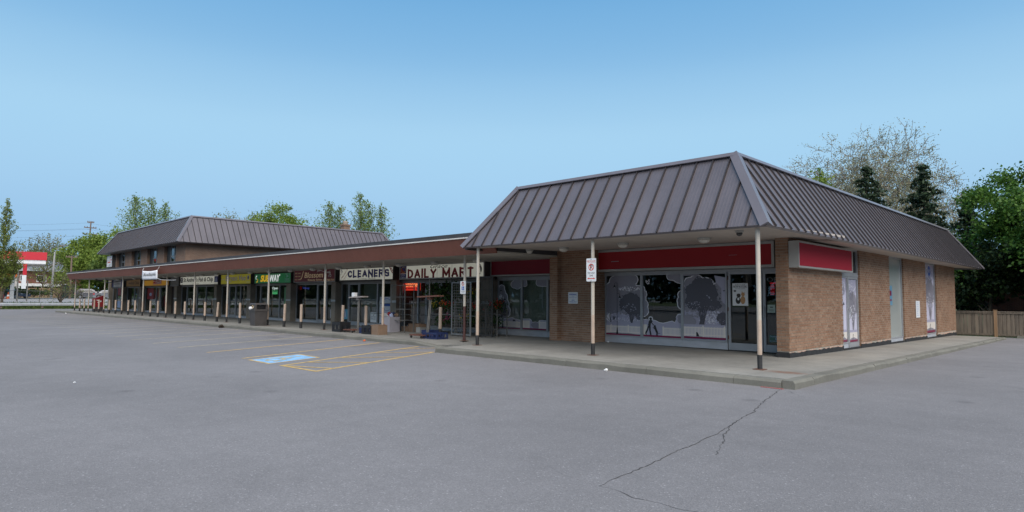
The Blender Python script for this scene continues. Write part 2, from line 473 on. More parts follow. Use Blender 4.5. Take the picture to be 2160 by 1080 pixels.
def mat_wood(name, c1, c2, axis_scale):
    m, nt, b = new_mat(name); N, L = nt.nodes, nt.links
    g = N.new('ShaderNodeNewGeometry'); oi = N.new('ShaderNodeObjectInfo')
    mp = N.new('ShaderNodeMapping'); mp.inputs['Scale'].default_value = axis_scale; L.new(g.outputs['Position'], mp.inputs[0])
    n = N.new('ShaderNodeTexNoise'); n.inputs['Scale'].default_value = 1; n.inputs['Detail'].default_value = 6; L.new(mp.outputs[0], n.inputs['Vector'])
    ad = N.new('ShaderNodeMath'); ad.operation = 'MULTIPLY_ADD'; ad.inputs[1].default_value = .55; L.new(oi.outputs['Random'], ad.inputs[0]); L.new(n.outputs[0], ad.inputs[2])
    r = N.new('ShaderNodeValToRGB'); r.color_ramp.elements[0].position = .35; r.color_ramp.elements[1].position = 1.1 if False else 1.0
    r.color_ramp.elements[0].color = (*c1, 1); r.color_ramp.elements[1].color = (*c2, 1)
    L.new(ad.outputs[0], r.inputs[0]); L.new(r.outputs[0], b.inputs['Base Color']); b.inputs['Roughness'].default_value = .85
    return m

M = {}
M['asphalt'] = mat_asphalt()
M['walk'] = mat_concrete('walk_concrete', (0.245, 0.235, 0.212), rust=(-5.15, 13.05))
M['kerb'] = mat_concrete('kerb_concrete', (0.172, 0.167, 0.144))
M['block'] = mat('pier_block', (0.25, 0.215, 0.175), .9, var=.18, scale=2, var2=.1, scale2=50, bump=.3)
M['brick'] = mat_brick('brick', [(.23, .136, .088), (.285, .178, .120), (.25, .143, .090), (.305, .200, .138), (.26, .160, .107), (.225, .125, .078)])
M['mortar'] = mat('mortar', (.34, .31, .26), .95, var=.12, scale=6, bump=.3)
M['spall'] = mat('spalled_brick', (.48, .33, .26), .95, var=.3, scale=9, bump=.6, bscale=30)
M['far_brick'] = mat_far_brick('far_brick', (.255, .155, .105), (.22, .128, .088), (.25, .21, .17))
M['tar'] = mat('tar_plinth', (.022, .022, .024), .75, var=.3, scale=8, bump=.8, bscale=18)
M['roof'] = mat('roof_metal', (.112, .099, .109), .36, var=.10, scale=1.2, var2=.05, scale2=14, spec=.6, stretch=(1, 1, .3))
M['roofrib'] = mat('roof_rib_metal', (.036, .031, .033), .5, var=.06, scale=3, spec=.3)
M['rooftrim'] = mat('roof_trim_metal', (.145, .133, .148), .32, var=.06, scale=2)
M['membrane'] = mat('roof_membrane', (.045, .045, .05), .7, var=.15, scale=1.5, bump=.2)
M['soffit'] = mat('soffit_paint', (.48, .425, .38), .7, var=.12, scale=.9, var2=.05, scale2=9, stretch=(1, .35, 1))
M['soffit2'] = mat('soffit_old_paint', (.40, .375, .33), .7, var=.2, scale=.8, var2=.06, scale2=9, stretch=(1, .35, 1))
M['fascia'] = mat('fascia_brown', (.20, .073, .050), .6, var=.07, scale=.7, var2=.05, scale2=6, stretch=(1, 1, .4))
M['flash'] = mat('flashing_white', (.62, .60, .57), .45, var=.12, scale=3)
M['cream'] = mat('post_cream', (.46, .42, .36), .55, var=.06, scale=5, var2=.05, scale2=40)
M['tan'] = mat('post_tan', (.43, .335, .265), .6, var=.08, scale=6, var2=.06, scale2=40)
M['black'] = mat('post_black', (.02, .02, .021), .6, var=.3, scale=9)
M['maroonpost'] = mat('post_maroon', (.07, .028, .024), .55, var=.15, scale=6)
M['rustplate'] = mat('rusty_plate', (.15, .07, .045), .9, var=.4, scale=20, bump=.4)
M['alu'] = mat('aluminium', (.34, .35, .37), .42, metal=.25, var=.07, scale=4)
M['aluold'] = mat('aluminium_dull', (.24, .245, .25), .5, metal=.25, var=.12, scale=3)
M['sillpanel'] = mat('sill_panel', (.40, .42, .46), .5, var=.12, scale=2.5, stretch=(1, 1, 3))
M['glass'] = mat_glass('shop_glass', (.50, .55, .54), 1.1, .035)
M['glassdark'] = mat_glass('door_glass', (.22, .25, .25), 1.0, .03)
M['blindglass'] = mat('blind_behind_glass', (.33, .36, .35), .18, var=.05, scale=.6, spec=.6)
M['interior'] = mat('interior_wall', (.30, .29, .26), .9, var=.3, scale=.6)
M['red'] = mat('sign_red', (.30, .013, .019), .45, spec=.3)
M['redside'] = mat('sign_red_lighter', (.30, .021, .036), .7, spec=.15)
M['maroonsign'] = mat('sign_maroon', (.20, .010, .026), .45, spec=.3)
M['signframe'] = mat('sign_frame', (.36, .36, .345), .4, metal=.2, var=.08, scale=3)
M['cabinet'] = mat('sign_cabinet', (.055, .052, .05), .6)
M['creamface'] = mat('sign_cream_face', (.75, .76, .66), .45, var=.09, scale=1.1, emit=(1, .99, .84), estr=.09)
M['white'] = mat('white_plastic', (.72, .73, .74), .5, var=.05, scale=3)
M['navy'] = mat('ink_navy', (.028, .028, .19), .5)
M['darkred'] = mat('ink_dark_red', (.30, .012, .02), .5)
M['inkblack'] = mat('ink_black', (.012, .012, .014), .5)
M['inkgrey'] = mat('ink_grey', (.10, .10, .10), .5)
M['inkblue'] = mat('ink_blue', (.03, .10, .42), .5)
M['inkred'] = mat('ink_red', (.60, .06, .04), .5)
M['inkyellow'] = mat('ink_yellow', (.75, .55, .05), .5)
M['inkgold'] = mat('ink_gold', (.78, .60, .38), .5, emit=(.8, .6, .35), estr=.05)
M['inkwhite'] = mat('ink_white', (.78, .78, .78), .5)
M['inkpale'] = mat('ink_pale_blue', (.42, .48, .66), .5)
M['olive'] = mat('sign_olive', (.40, .36, .03), .45, var=.08, scale=2, emit=(.4, .36, .02), estr=.10)
M['signgreen'] = mat('sign_green', (.014, .135, .045), .45, emit=(.01, .25, .08), estr=.08)
M['signmaroon'] = mat('sign_plum', (.17, .014, .030), .45)
M['signgold'] = mat('sign_gold', (.40, .21, .05), .45, var=.15, scale=1)
M['signorange'] = mat('sign_orange', (.55, .27, .012), .45, emit=(.55, .26, .01), estr=.10)
M['blankgrey'] = mat('sign_blank_grey', (.16, .16, .155), .6, var=.1)
M['lityellow'] = mat('lit_yellow_letter', (.75, .50, .02), .4, emit=(.9, .55, .02), estr=.22)
M['litwhite'] = mat('lit_white_letter', (.8, .8, .8), .4, emit=(.9, .95, .95), estr=.26)
M['ledred'] = mat('led_red', (.3, .01, .01), .4, emit=(1, .05, .03), estr=.55)
M['ledorange'] = mat('led_orange', (.5, .1, .02), .4, emit=(1, .42, .16), estr=.95)
M['leddark'] = mat('led_dim_red', (.06, .005, .005), .4, emit=(.9, .02, .03), estr=.18)
M['neonblue'] = mat('neon_blue', (.1, .1, .6), .4, emit=(.12, .16, 1), estr=.45)
M['neongreen'] = mat('neon_green', (.1, .5, .2), .4, emit=(.15, .8, .3), estr=.35)
M['neonwhite'] = mat('neon_white', (.8, .8, .8), .4, emit=(.9, 1, .95), estr=.5)
M['lampglass'] = mat('lamp_white', (.60, .58, .53), .35, var=.06)
# window prints
M['pr_white'] = mat('print_white', (.72, .71, .76), .3)
M['pr_pale'] = mat('print_pale_lavender', (.58, .57, .70), .3)
M['pr_lav'] = mat('print_lavender', (.39, .38, .49), .3)
M['pr_mid'] = mat('print_mid_grey', (.26, .25, .295), .3)
M['pr_dark'] = mat('print_dark_grey', (.078, .075, .096), .3)
M['pr_black'] = mat('print_black', (.012, .012, .015), .3)
M['pr_fence'] = mat('print_fence_cream', (.72, .67, .62), .3)
M['pr_mag'] = mat('print_magenta', (.20, .012, .06), .3)
M['wood_fence'] = mat_wood('fence_wood', (.075, .063, .052), (.21, .17, .13), (14, 14, 1.2))
M['wood_post'] = mat_wood('fence_post_wood', (.20, .12, .065), (.33, .21, .12), (9, 9, .8))
M['bark'] = mat('bark', (.105, .082, .062), .95, var=.35, scale=8, bump=.8, bscale=14, stretch=(1, 1, .25))
M['twig'] = mat('twig_grey', (.17, .145, .115), .95, var=.25, scale=6)
M['barkgrey'] = mat('bark_grey', (.17, .145, .115), .95, var=.3, scale=6)
M['grass'] = mat_leaf('grass_blades', (.035, .07, .015), (.10, .13, .03), .8, .2)
M['turf'] = mat('turf', (.06, .085, .025), .95, var=.4, scale=1.5, bump=.5, bscale=8)
M['road'] = mat('road_surface', (.26, .26, .265), .9, var=.1, scale=.5, var2=.1, scale2=20)
M['paintyellow'] = mat('road_paint_yellow', (.47, .32, .12), .85, var=.3, scale=9, var2=.25, scale2=70)
M['paintfaint'] = mat('road_paint_worn', (.42, .36, .22), .9, var=.3, scale=7, var2=.3, scale2=70)
M['paintblue'] = mat('road_paint_blue', (.215, .40, .60), .85, var=.25, scale=4, var2=.3, scale2=50)
M['crack'] = mat('crack_dark', (.05, .047, .046), .95, var=.4, scale=20)
M['galv'] = mat('galvanised', (.44, .46, .48), .5, metal=.3, var=.12, scale=2)
M['galvold'] = mat('galvanised_dull', (.16, .155, .145), .6, metal=.2, var=.2, scale=5)
M['card'] = mat('cardboard', (.21, .14, .095), .85, var=.1, scale=6)
M['crate_black'] = mat('crate_black', (.014, .014, .016), .5)
M['crate_blue'] = mat('crate_blue', (.016, .026, .085), .5)
M['rust'] = mat('rusty_steel', (.13, .055, .038), .85, var=.35, scale=15, bump=.3)
M['bin'] = mat('bin_grey', (.062, .056, .055), .6, var=.15, scale=5)
M['mailred'] = mat('mailbox_red', (.26, .016, .02), .45, var=.08)
M['potdark'] = mat('pot_dark', (.03, .025, .02), .7)
M['soil'] = mat('soil', (.03, .02, .012), .95)
M['gasred'] = mat('canopy_red', (.52, .02, .035), .45)
M['slate'] = mat('house_roof', (.36, .39, .42), .8, var=.15, scale=2, stretch=(1, 1, 4))
M['housebrick'] = mat_far_brick('house_brick', (.22, .07, .045), (.17, .055, .04), (.2, .15, .12))
M['woodpale'] = mat('pale_wood', (.42, .30, .20), .85, var=.12, scale=3)
M['orange'] = mat('orange_plastic', (.62, .11, .02), .5)
M['tyre'] = mat('tyre', (.02, .02, .02), .9)
M['chrome'] = mat('wheel_metal', (.35, .35, .36), .35, metal=.8)
M['cargl'] = mat('car_glass', (.015, .018, .02), .06, spec=.7)
M['headl'] = mat('lamp_clear', (.6, .6, .62), .15)
M['taill'] = mat('lamp_red', (.45, .015, .02), .25)
M['poleconc'] = mat('concrete_pole', (.36, .36, .36), .85, var=.1)
M['polewood'] = mat('pole_wood', (.17, .125, .10), .9, var=.2, scale=4, stretch=(1, 1, .2))
M['wire'] = mat('wire', (.10, .10, .11), .6)
M['curtain'] = mat('window_curtain', (.45, .45, .43), .9, var=.2, scale=5, stretch=(6, 6, .5))
M['frame_dark'] = mat('window_frame_dark', (.035, .033, .032), .5)
M['sillstone'] = mat('sill_stone', (.30, .26, .21), .85)

# ================================================================== GROUND
def interp(x, pts):
    for (a, za), (b, zb) in zip(pts, pts[1:]):
        if a <= x <= b: return za + (zb - za) * (x - a) / (b - a)
    return pts[0][1] if x < pts[0][0] else pts[-1][1]
PROF = [(-700, 1.6), (-200, 1.05), (-130, .90), (-118.5, .80), (-91.2, .58), (-87.2, -.02), (-84, -.109), (-16, 0), (400, 0)]
def sstep(x, a, b):
    t = min(1, max(0, (x - a) / (b - a))); return t * t * (3 - 2 * t)
def zg(x, y): return interp(x, PROF) - 0.005 * min(25, max(0, y - 13)) * sstep(x, -14, -8)
def zw(x, y):
    drop = 0.115 * sstep(x, -17.6, -15.6) * (1 - sstep(x, -14.9, -14.6)) * (1 - sstep(y, 13.2, 14.6))
    return interp(x, PROF) + 0.15 - drop - 0.0075 * min(25, max(0, y - 13)) * sstep(x, -14, -8)

def sheet(xs, ys, dz, name, m, parent=None, kind=None, zf=zg):
    mb = MB(); n = len(ys)
    mb.v = [(x, y, zf(x, y) + dz) for x in xs for y in ys]
    mb.f = [(i * n + j, (i + 1) * n + j, (i + 1) * n + j + 1, i * n + j + 1) for i in range(len(xs) - 1) for j in range(n - 1)]
    return obj(name, mb, m, parent, kind=kind, smooth=True)
def span(a, b, n): return [a + (b - a) * i / n for i in range(n + 1)]

sheet([-700, -400, -200, -160, -130, -118.5, -104, -91.2, -89, -87.2, -84, -60, -40, -16, -14, -12.5, -11, -9.5, -8, 0, 40, 120, 400],
      [-400, -200, -100, -40, 0, 13, 26, 38, 60, 120, 300, 700], -0.03, 'ground', M['turf'], kind='structure')
lot = sheet(sorted(set([-86.2, -84, -16, -14] + span(-14, -8, 8) + span(-84, -16, 8) + [-4, 0, 10, 25, 60])), [-90, -40, 0, 8, 13, 18, 23, 28, 33, 38.0], 0.0, 'parking_lot', M['asphalt'], kind='structure')
road = sheet([-118.5, -110, -100, -91.2], [-200, -60, 0, 40, 100, 250], 0.004, 'road', M['road'], kind='structure')

def ribbon(name, m, pts, w, parent, dz=0.003, zf=zg, taper=False, step=0.6):
    """painted line or crack laid on the ground along a polyline"""
    mb = MB()
    P = []
    for (x0, y0), (x1, y1) in zip(pts, pts[1:]):
        L = math.hypot(x1 - x0, y1 - y0); n = max(1, int(L / step))
        for i in range(n): P.append((x0 + (x1 - x0) * i / n, y0 + (y1 - y0) * i / n))
    P.append(pts[-1])
    for i, (x, y) in enumerate(P):
        a = P[max(0, i - 1)]; b = P[min(len(P) - 1, i + 1)]
        L = math.hypot(b[0] - a[0], b[1] - a[1]) or 1
        nx, ny = -(b[1] - a[1]) / L, (b[0] - a[0]) / L
        ww = w(i, len(P)) if callable(w) else w
        for s_ in (-.5, .5):
            xx, yy = x + nx * ww * s_, y + ny * ww * s_
            mb.v.append((xx, yy, zf(xx, yy) + dz))
    mb.f = [(2 * i, 2 * i + 2, 2 * i + 3, 2 * i + 1) for i in range(len(P) - 1)]
    return obj(name, mb, m, parent)

# stall lines: diagonal bays along the kerb
for i in range(20):
    x0 = -16.40 - 2.36 * i; y0 = 6.9
    worn = M['paintfaint'] if i > 1 else M['paintyellow']
    ribbon('stall_line', worn, [(x0, y0), (x0 - 2.55, 12.72)], .10 if i < 2 else .085, lot)
# hatched aisle
A0, A1 = (-14.14, 6.86), (-16.72, 12.7)
B0, B1 = (-12.62, 6.88), (-14.72, 11.75)
ribbon('aisle_edge_line', M['paintyellow'], [A0, A1], .11, lot)
ribbon('aisle_edge_line', M['paintyellow'], [B0, B1], .11, lot)
ribbon('aisle_edge_line', M['paintyellow'], [(-14.2, 6.87), (-12.55, 6.89)], .11, lot, dz=.0042)
HATCH = [((-14.14, 6.86), (-12.86, 7.42)), ((-14.48, 7.64), (-13.4, 8.74)), ((-14.93, 8.88), (-14.04, 10.23)), ((-15.55, 10.32), (-14.7, 11.75)), ((-16.19, 11.7), (-15.85, 12.69))]
lerp = lambda a, b, t: (a[0] + (b[0] - a[0]) * t, a[1] + (b[1] - a[1]) * t)
for a, b in HATCH: ribbon('aisle_hatch_line', M['paintyellow'], [a, b], .10, lot, dz=.0054)
# accessible bay symbol: blue panel, yellow border, figure in a wheelchair
q = [(-15.92, 6.83), (-14.66, 6.80), (-15.36, 8.50), (-16.62, 8.56)]
mb = MB(); mb.add([(x, y, zg(x, y) + .003) for x, y in q], [(0, 1, 2, 3)])
panel = obj('accessible_bay_panel', mb, M['paintblue'], lot)
mb = MB()
cx, cy = sum(p[0] for p in q) / 4, sum(p[1] for p in q) / 4
qi = [(cx + (x - cx) * .88, cy + (y - cy) * .9) for x, y in q]
mb.add([(x, y, zg(x, y) + .0042) for x, y in q + qi], [(i, (i + 1) % 4, 4 + (i + 1) % 4, 4 + i) for i in range(4)])
obj('panel_border', mb, M['paintyellow'], panel)
mb = MB()
_zz = [0]
def rng_z():
    _zz[0] += 1; return _zz[0] // 4 * .00002
def onpanel(s, t):
    a = lerp(q[0], q[1], s); b = lerp(q[3], q[2], s); x, y = lerp(a, b, t); return (x, y, zg(x, y) + .0054 + rng_z())
def pbar(s0, t0, s1, t1, w):
    L = math.hypot(s1 - s0, t1 - t0); nx, ny = -(t1 - t0) / L * w / 2, (s1 - s0) / L * w / 2
    mb.add([onpanel(s0 + nx, t0 + ny), onpanel(s0 - nx, t0 - ny), onpanel(s1 - nx, t1 - ny), onpanel(s1 + nx, t1 + ny)], [(0, 1, 2, 3)])
for i in range(16):
    a0, a1 = math.pi * (.55 + 1.35 * i / 16), math.pi * (.55 + 1.35 * (i + 1) / 16)
    pbar(.47 + .2 * math.cos(a0), .38 + .2 * math.sin(a0), .47 + .2 * math.cos(a1), .38 + .2 * math.sin(a1), .06)
pbar(.42, .44, .40, .72, .07); pbar(.41, .58, .58, .58, .06); pbar(.42, .46, .62, .46, .07); pbar(.62, .47, .70, .22, .07); pbar(.70, .23, .78, .25, .06)
mb.add([onpanel(.40 + .055 * math.cos(2 * math.pi * i / 12), .80 + .05 * math.sin(2 * math.pi * i / 12)) for i in range(12)], [tuple(range(12))])
obj('wheelchair_symbol', mb, M['paintfaint'], panel)

rng = random.Random(4)
def jag(pts, amp=.012, step=.07):
    out = []
    for a, b in zip(pts, pts[1:]):
        L = math.hypot(b[0] - a[0], b[1] - a[1]); n = max(2, int(L / step))
        for i in range(n):
            x, y = lerp(a, b, i / n)
            out.append((x + rng.gauss(0, amp), y + rng.gauss(0, amp)))
    out.append(pts[-1]); return out
def crack(pts, w, a=.011):
    w *= .7
    ww = [w * rng.uniform(.35, 1.2) for _ in range(4000)]
    ribbon('crack', M['crack'], jag(pts, a), lambda i, n: ww[i] * (1 if i > 3 and i < n - 8 else .4), lot, step=9)
crack([(-4.7, 11.62), (-4.45, 10.6), (-4.21, 9.61), (-4.03, 8.97), (-3.93, 8.4), (-3.8, 7.81), (-3.61, 7.26), (-3.35, 6.68), (-3.21, 6.26)], .022)
crack([(-3.37, 4.5), (-3.41, 4.74), (-3.43, 4.91), (-3.45, 5.19), (-3.49, 5.63), (-3.58, 6.21), (-3.6, 6.52), (-3.69, 7.23), (-3.9, 8.3)], .018, .008)
crack([(-3.39, 4.5), (-3.31, 4.52), (-3.14, 4.5), (-3.0, 4.43), (-2.79, 4.47), (-2.62, 4.46), (-2.47, 4.5), (-1.9, 4.4)], .013, .007)
crack([(-4.1, 4.68), (-3.81, 4.55), (-3.62, 4.51), (-3.38, 4.48)], .006, .007)
crack([(-4.62, 11.6), (-4.2, 11.1), (-4.0, 10.9)], .012)
crack([(-22, 1.6), (-20.5, 2.6), (-19.3, 2.9), (-18.3, 3.9)], .015, .02)
crack([(-46, 9.8), (-38, 9.6), (-30, 9.5)], .02, .03)

# ------------------------------------------------------------------ walkway: base sheet, slabs, kerb stones
def hexa(mb, x0, x1, y0, y1, zf, dt, db, ch=0.0):
    P = [(x0, y0), (x1, y0), (x1, y1), (x0, y1)]
    top = [(x, y, zf(x, y) + dt) for x, y in P]; bot = [(x, y, zf(x, y) + db) for x, y in P]
    mb.add(bot + top, [(3, 2, 1, 0), (4, 5, 6, 7), (0, 1, 5, 4), (1, 2, 6, 5), (2, 3, 7, 6), (3, 0, 4, 7)])
walk = bpy.data.objects.new('walkway', None)
mb = MB()
def base_strip(xs_, ys_):
    for xa, xb in zip(xs_, xs_[1:]):
        for ya, yb in zip(ys_, ys_[1:]): hexa(mb, xa, xb, ya, yb, zw, -.034, -.3)
base_strip(span(-72.6, -17.4, 8) + [-16.2, -14.64], [13.1, 15.6, 18.2])
base_strip([-14.62, -12.1, -9.3, -6.4, -4.72], [11.95, 14.6, 18.2])
base_strip([-6.44, -4.72], [18.2] + [19.3, 22.1, 24.9, 27.7, 30.5, 33.3, 36.0])
walk = obj('walkway', mb, M['tar'], kind='structure')
g_ = .006
def slab(x0, x1, y0, y1):
    m_ = MB(); hexa(m_, x0 + g_, x1 - g_, y0 + g_, y1 - g_, zw, 0, -.028); obj('paving_slab', m_, M['walk'], walk)
def kerbstone(x0, x1, y0, y1, chx=0, chy=0):
    """chy>0: rounded nose towards -Y; chx>0: towards +X"""
    m_ = MB(); b = .035
    zt = lambda x, y: zw(x, y) - .003
    zb = lambda x, y: zg(x, y) - .12
    n_ = max(1, int(max(x1 - x0, y1 - y0) / .5)); rr = random.Random(int(x0 * 31 + y0 * 17))
    lx = span(x0, x1, n_ if chy else 1); ly = span(y0, y1, n_ if chx else 1)
    if chy:
        prof = []
        for x in lx:
            c = b * rr.uniform(.5, 1.5)
            prof.append([(x, y0, zb(x, y0)), (x, y0 + .008, zt(x, y0) - c), (x, y0 + c, zt(x, y0)), (x, y1, zt(x, y1)), (x, y1, zb(x, y1))])
    else:
        prof = []
        for y in ly:
            c = b * rr.uniform(.5, 1.6)
            prof.append([(x1, y, zb(x1, y)), (x1 - .008, y, zt(x1, y) - c), (x1 - c, y, zt(x1, y)), (x0, y, zt(x0, y)), (x0, y, zb(x0, y))])
    v = [p for r_ in prof for p in r_]; f = []
    for i in range(len(prof) - 1):
        for k in range(5):
            k2 = (k + 1) % 5; f.append((i * 5 + k, i * 5 + k2, (i + 1) * 5 + k2, (i + 1) * 5 + k))
    f += [tuple(range(5)), tuple((len(prof) - 1) * 5 + k for k in range(4, -1, -1))]
    m_.add(v, f); obj('kerb_stone', m_, M['kerb'], walk)
# low row
xs = [-72.6]
while xs[-1] < -17.6 - 1.5: xs.append(xs[-1] + 3.05)
xs[-1] = -17.4
for a, b in zip(xs, xs[1:]):
    kerbstone(a + .004, b - .004, 12.90, 13.09, chy=1)
    slab(a, b, 13.1, 15.6); slab(a, b, 15.6, 17.75)
for a, b in ((-17.4, -16.2), (-16.2, -14.64)):
    kerbstone(a + .004, b - .004, 12.90, 13.09, chy=1); slab(a, b, 13.1, 15.6); slab(a, b, 15.6, 17.75)
# end building, front
xs = [-14.62, -11.94, -9.74, -7.55, -5.62, -4.72]
for i, (a, b) in enumerate(zip(xs, xs[1:])):
    kerbstone(a + .004, b - .004, 11.70, 11.93, chy=1)
for a, b in zip([-14.62, -12.1, -9.3, -6.4], [-12.1, -9.3, -6.4, -4.72]):
    slab(a, b, 11.95, 14.6); slab(a, b, 14.6, 17.75 if a < -6.45 else 16.5)
# corner stone and side
kerbstone(-4.71, -4.48, 11.72, 12.66, chx=1)
ys = [12.67, 14.2, 16.5, 19.3, 22.1, 24.9, 27.7, 30.5, 33.3, 36.0]
for a, b in zip(ys, ys[1:]): kerbstone(-4.71, -4.48, a, b - .008, chx=1)
for a, b in zip(ys[2:], ys[3:]): slab(-6.44, -4.72, a, b)

# ------------------------------------------------------------------ buildings: shared builders
def storefront_unit(parent, F, u0, u1, v0, v1, kind='window', fr=None, glass=None, sill=0.0, handle_left=True):
    fr = fr or M['alu']; glass = glass or M['glass']
    w = .045 if kind == 'window' else .075
    mb = MB(); b = .10 if kind == 'window' else .2
    if sill: v0s = v0 + sill
    else: v0s = v0
    e = .002
    mb.fbox(F, u0 + e, u0 + w, v0s, v1, -.04, .05); mb.fbox(F, u1 - w, u1 - e, v0s, v1, -.04, .05)
    mb.fbox(F, u0 + w, u1 - w, v1 - w, v1, -.035, .045); mb.fbox(F, u0 + w, u1 - w, v0s, v0s + (w if kind == 'window' else b), -.035, .045)
    o = obj(kind, mb, fr, parent)
    p = MB(); p.fbox(F, u0 + w, u1 - w, v0s + (w if kind == 'window' else b), v1 - w, -.004, .004); obj('pane', p, glass, o)
    if sill:
        s = MB(); s.fbox(F, u0 + e, u1 - e, v0, v0s - .003, -.03, .035); obj('sill_panel', s, M['sillpanel'], o)
    if kind == 'door':
        h = MB(); hu = u1 - w * .5 if handle_left is False else u0 + w * .5
        h.tube([F.p(hu, v0 + .95, .05), F.p(hu, v0 + .95, .10), F.p(hu, v0 + 1.25, .10), F.p(hu, v0 + 1.25, .05)], .012, 6)
        obj('handle', h, M['galv'], o)
    return o

BRICKS = []     # (centre, half sizes along u,v,d, frame)
def brick_face(F, u0, u1, z0, z1, phase=0, z_base=.205):
    L, H, g = .225, .075, .0105
    k = math.floor((z0 - z_base) / H)
    while z_base + k * H < z1:
        a = max(z0, z_base + k * H) + g / 2; b = min(z1, z_base + (k + 1) * H) - g / 2
        if b - a > .015:
            off = (L / 2 if (k + phase) % 2 else 0)
            x = u0 - off
            while x < u1:
                c = max(u0, x) + (g / 2 if x > u0 else 0); d = min(u1, x + L) - (g / 2 if x + L < u1 else 0)
                if d - c > .02: BRICKS.append((F, (c + d) / 2, (a + b) / 2, (d - c) / 2, (b - a) / 2))
                x += L
        k += 1

def lay_bricks(wall, m, limit=300):
    rr = random.Random(9)
    lst = sorted(BRICKS, key=lambda q: (Vector(q[0].p(q[1], q[2])) - CAM).length)
    shared = {}
    rest = MB()
    for i, (F, u, v, hu, hv) in enumerate(lst):
        out = .010 + rr.uniform(-.0022, .0022)
        if i < limit:
            key = (round(hu, 3), round(hv, 3), tuple(F.u))
            if key not in shared:
                mb_ = MB(); F0 = Fr((0, 0, 0), F.u, F.n); mb_.fbox(F0, -hu, hu, -hv, hv, -.03, 0)
                shared[key] = mesh_from('brick', mb_, m)
            inst('brick', shared[key], wall, F.p(u, v, out))
        else:
            F_ = F
            vs = [F_.p(uu, vv, dd) for dd in (-.02, out) for vv in (v - hv, v + hv) for uu in (u - hu, u + hu)]
            rest.add(vs, [(4, 5, 7, 6), (0, 1, 5, 4), (2, 6, 7, 3), (0, 4, 6, 2), (1, 3, 7, 5)])
    o = obj('brickwork', rest, m, wall); o['kind'] = 'stuff'
    BRICKS.clear()

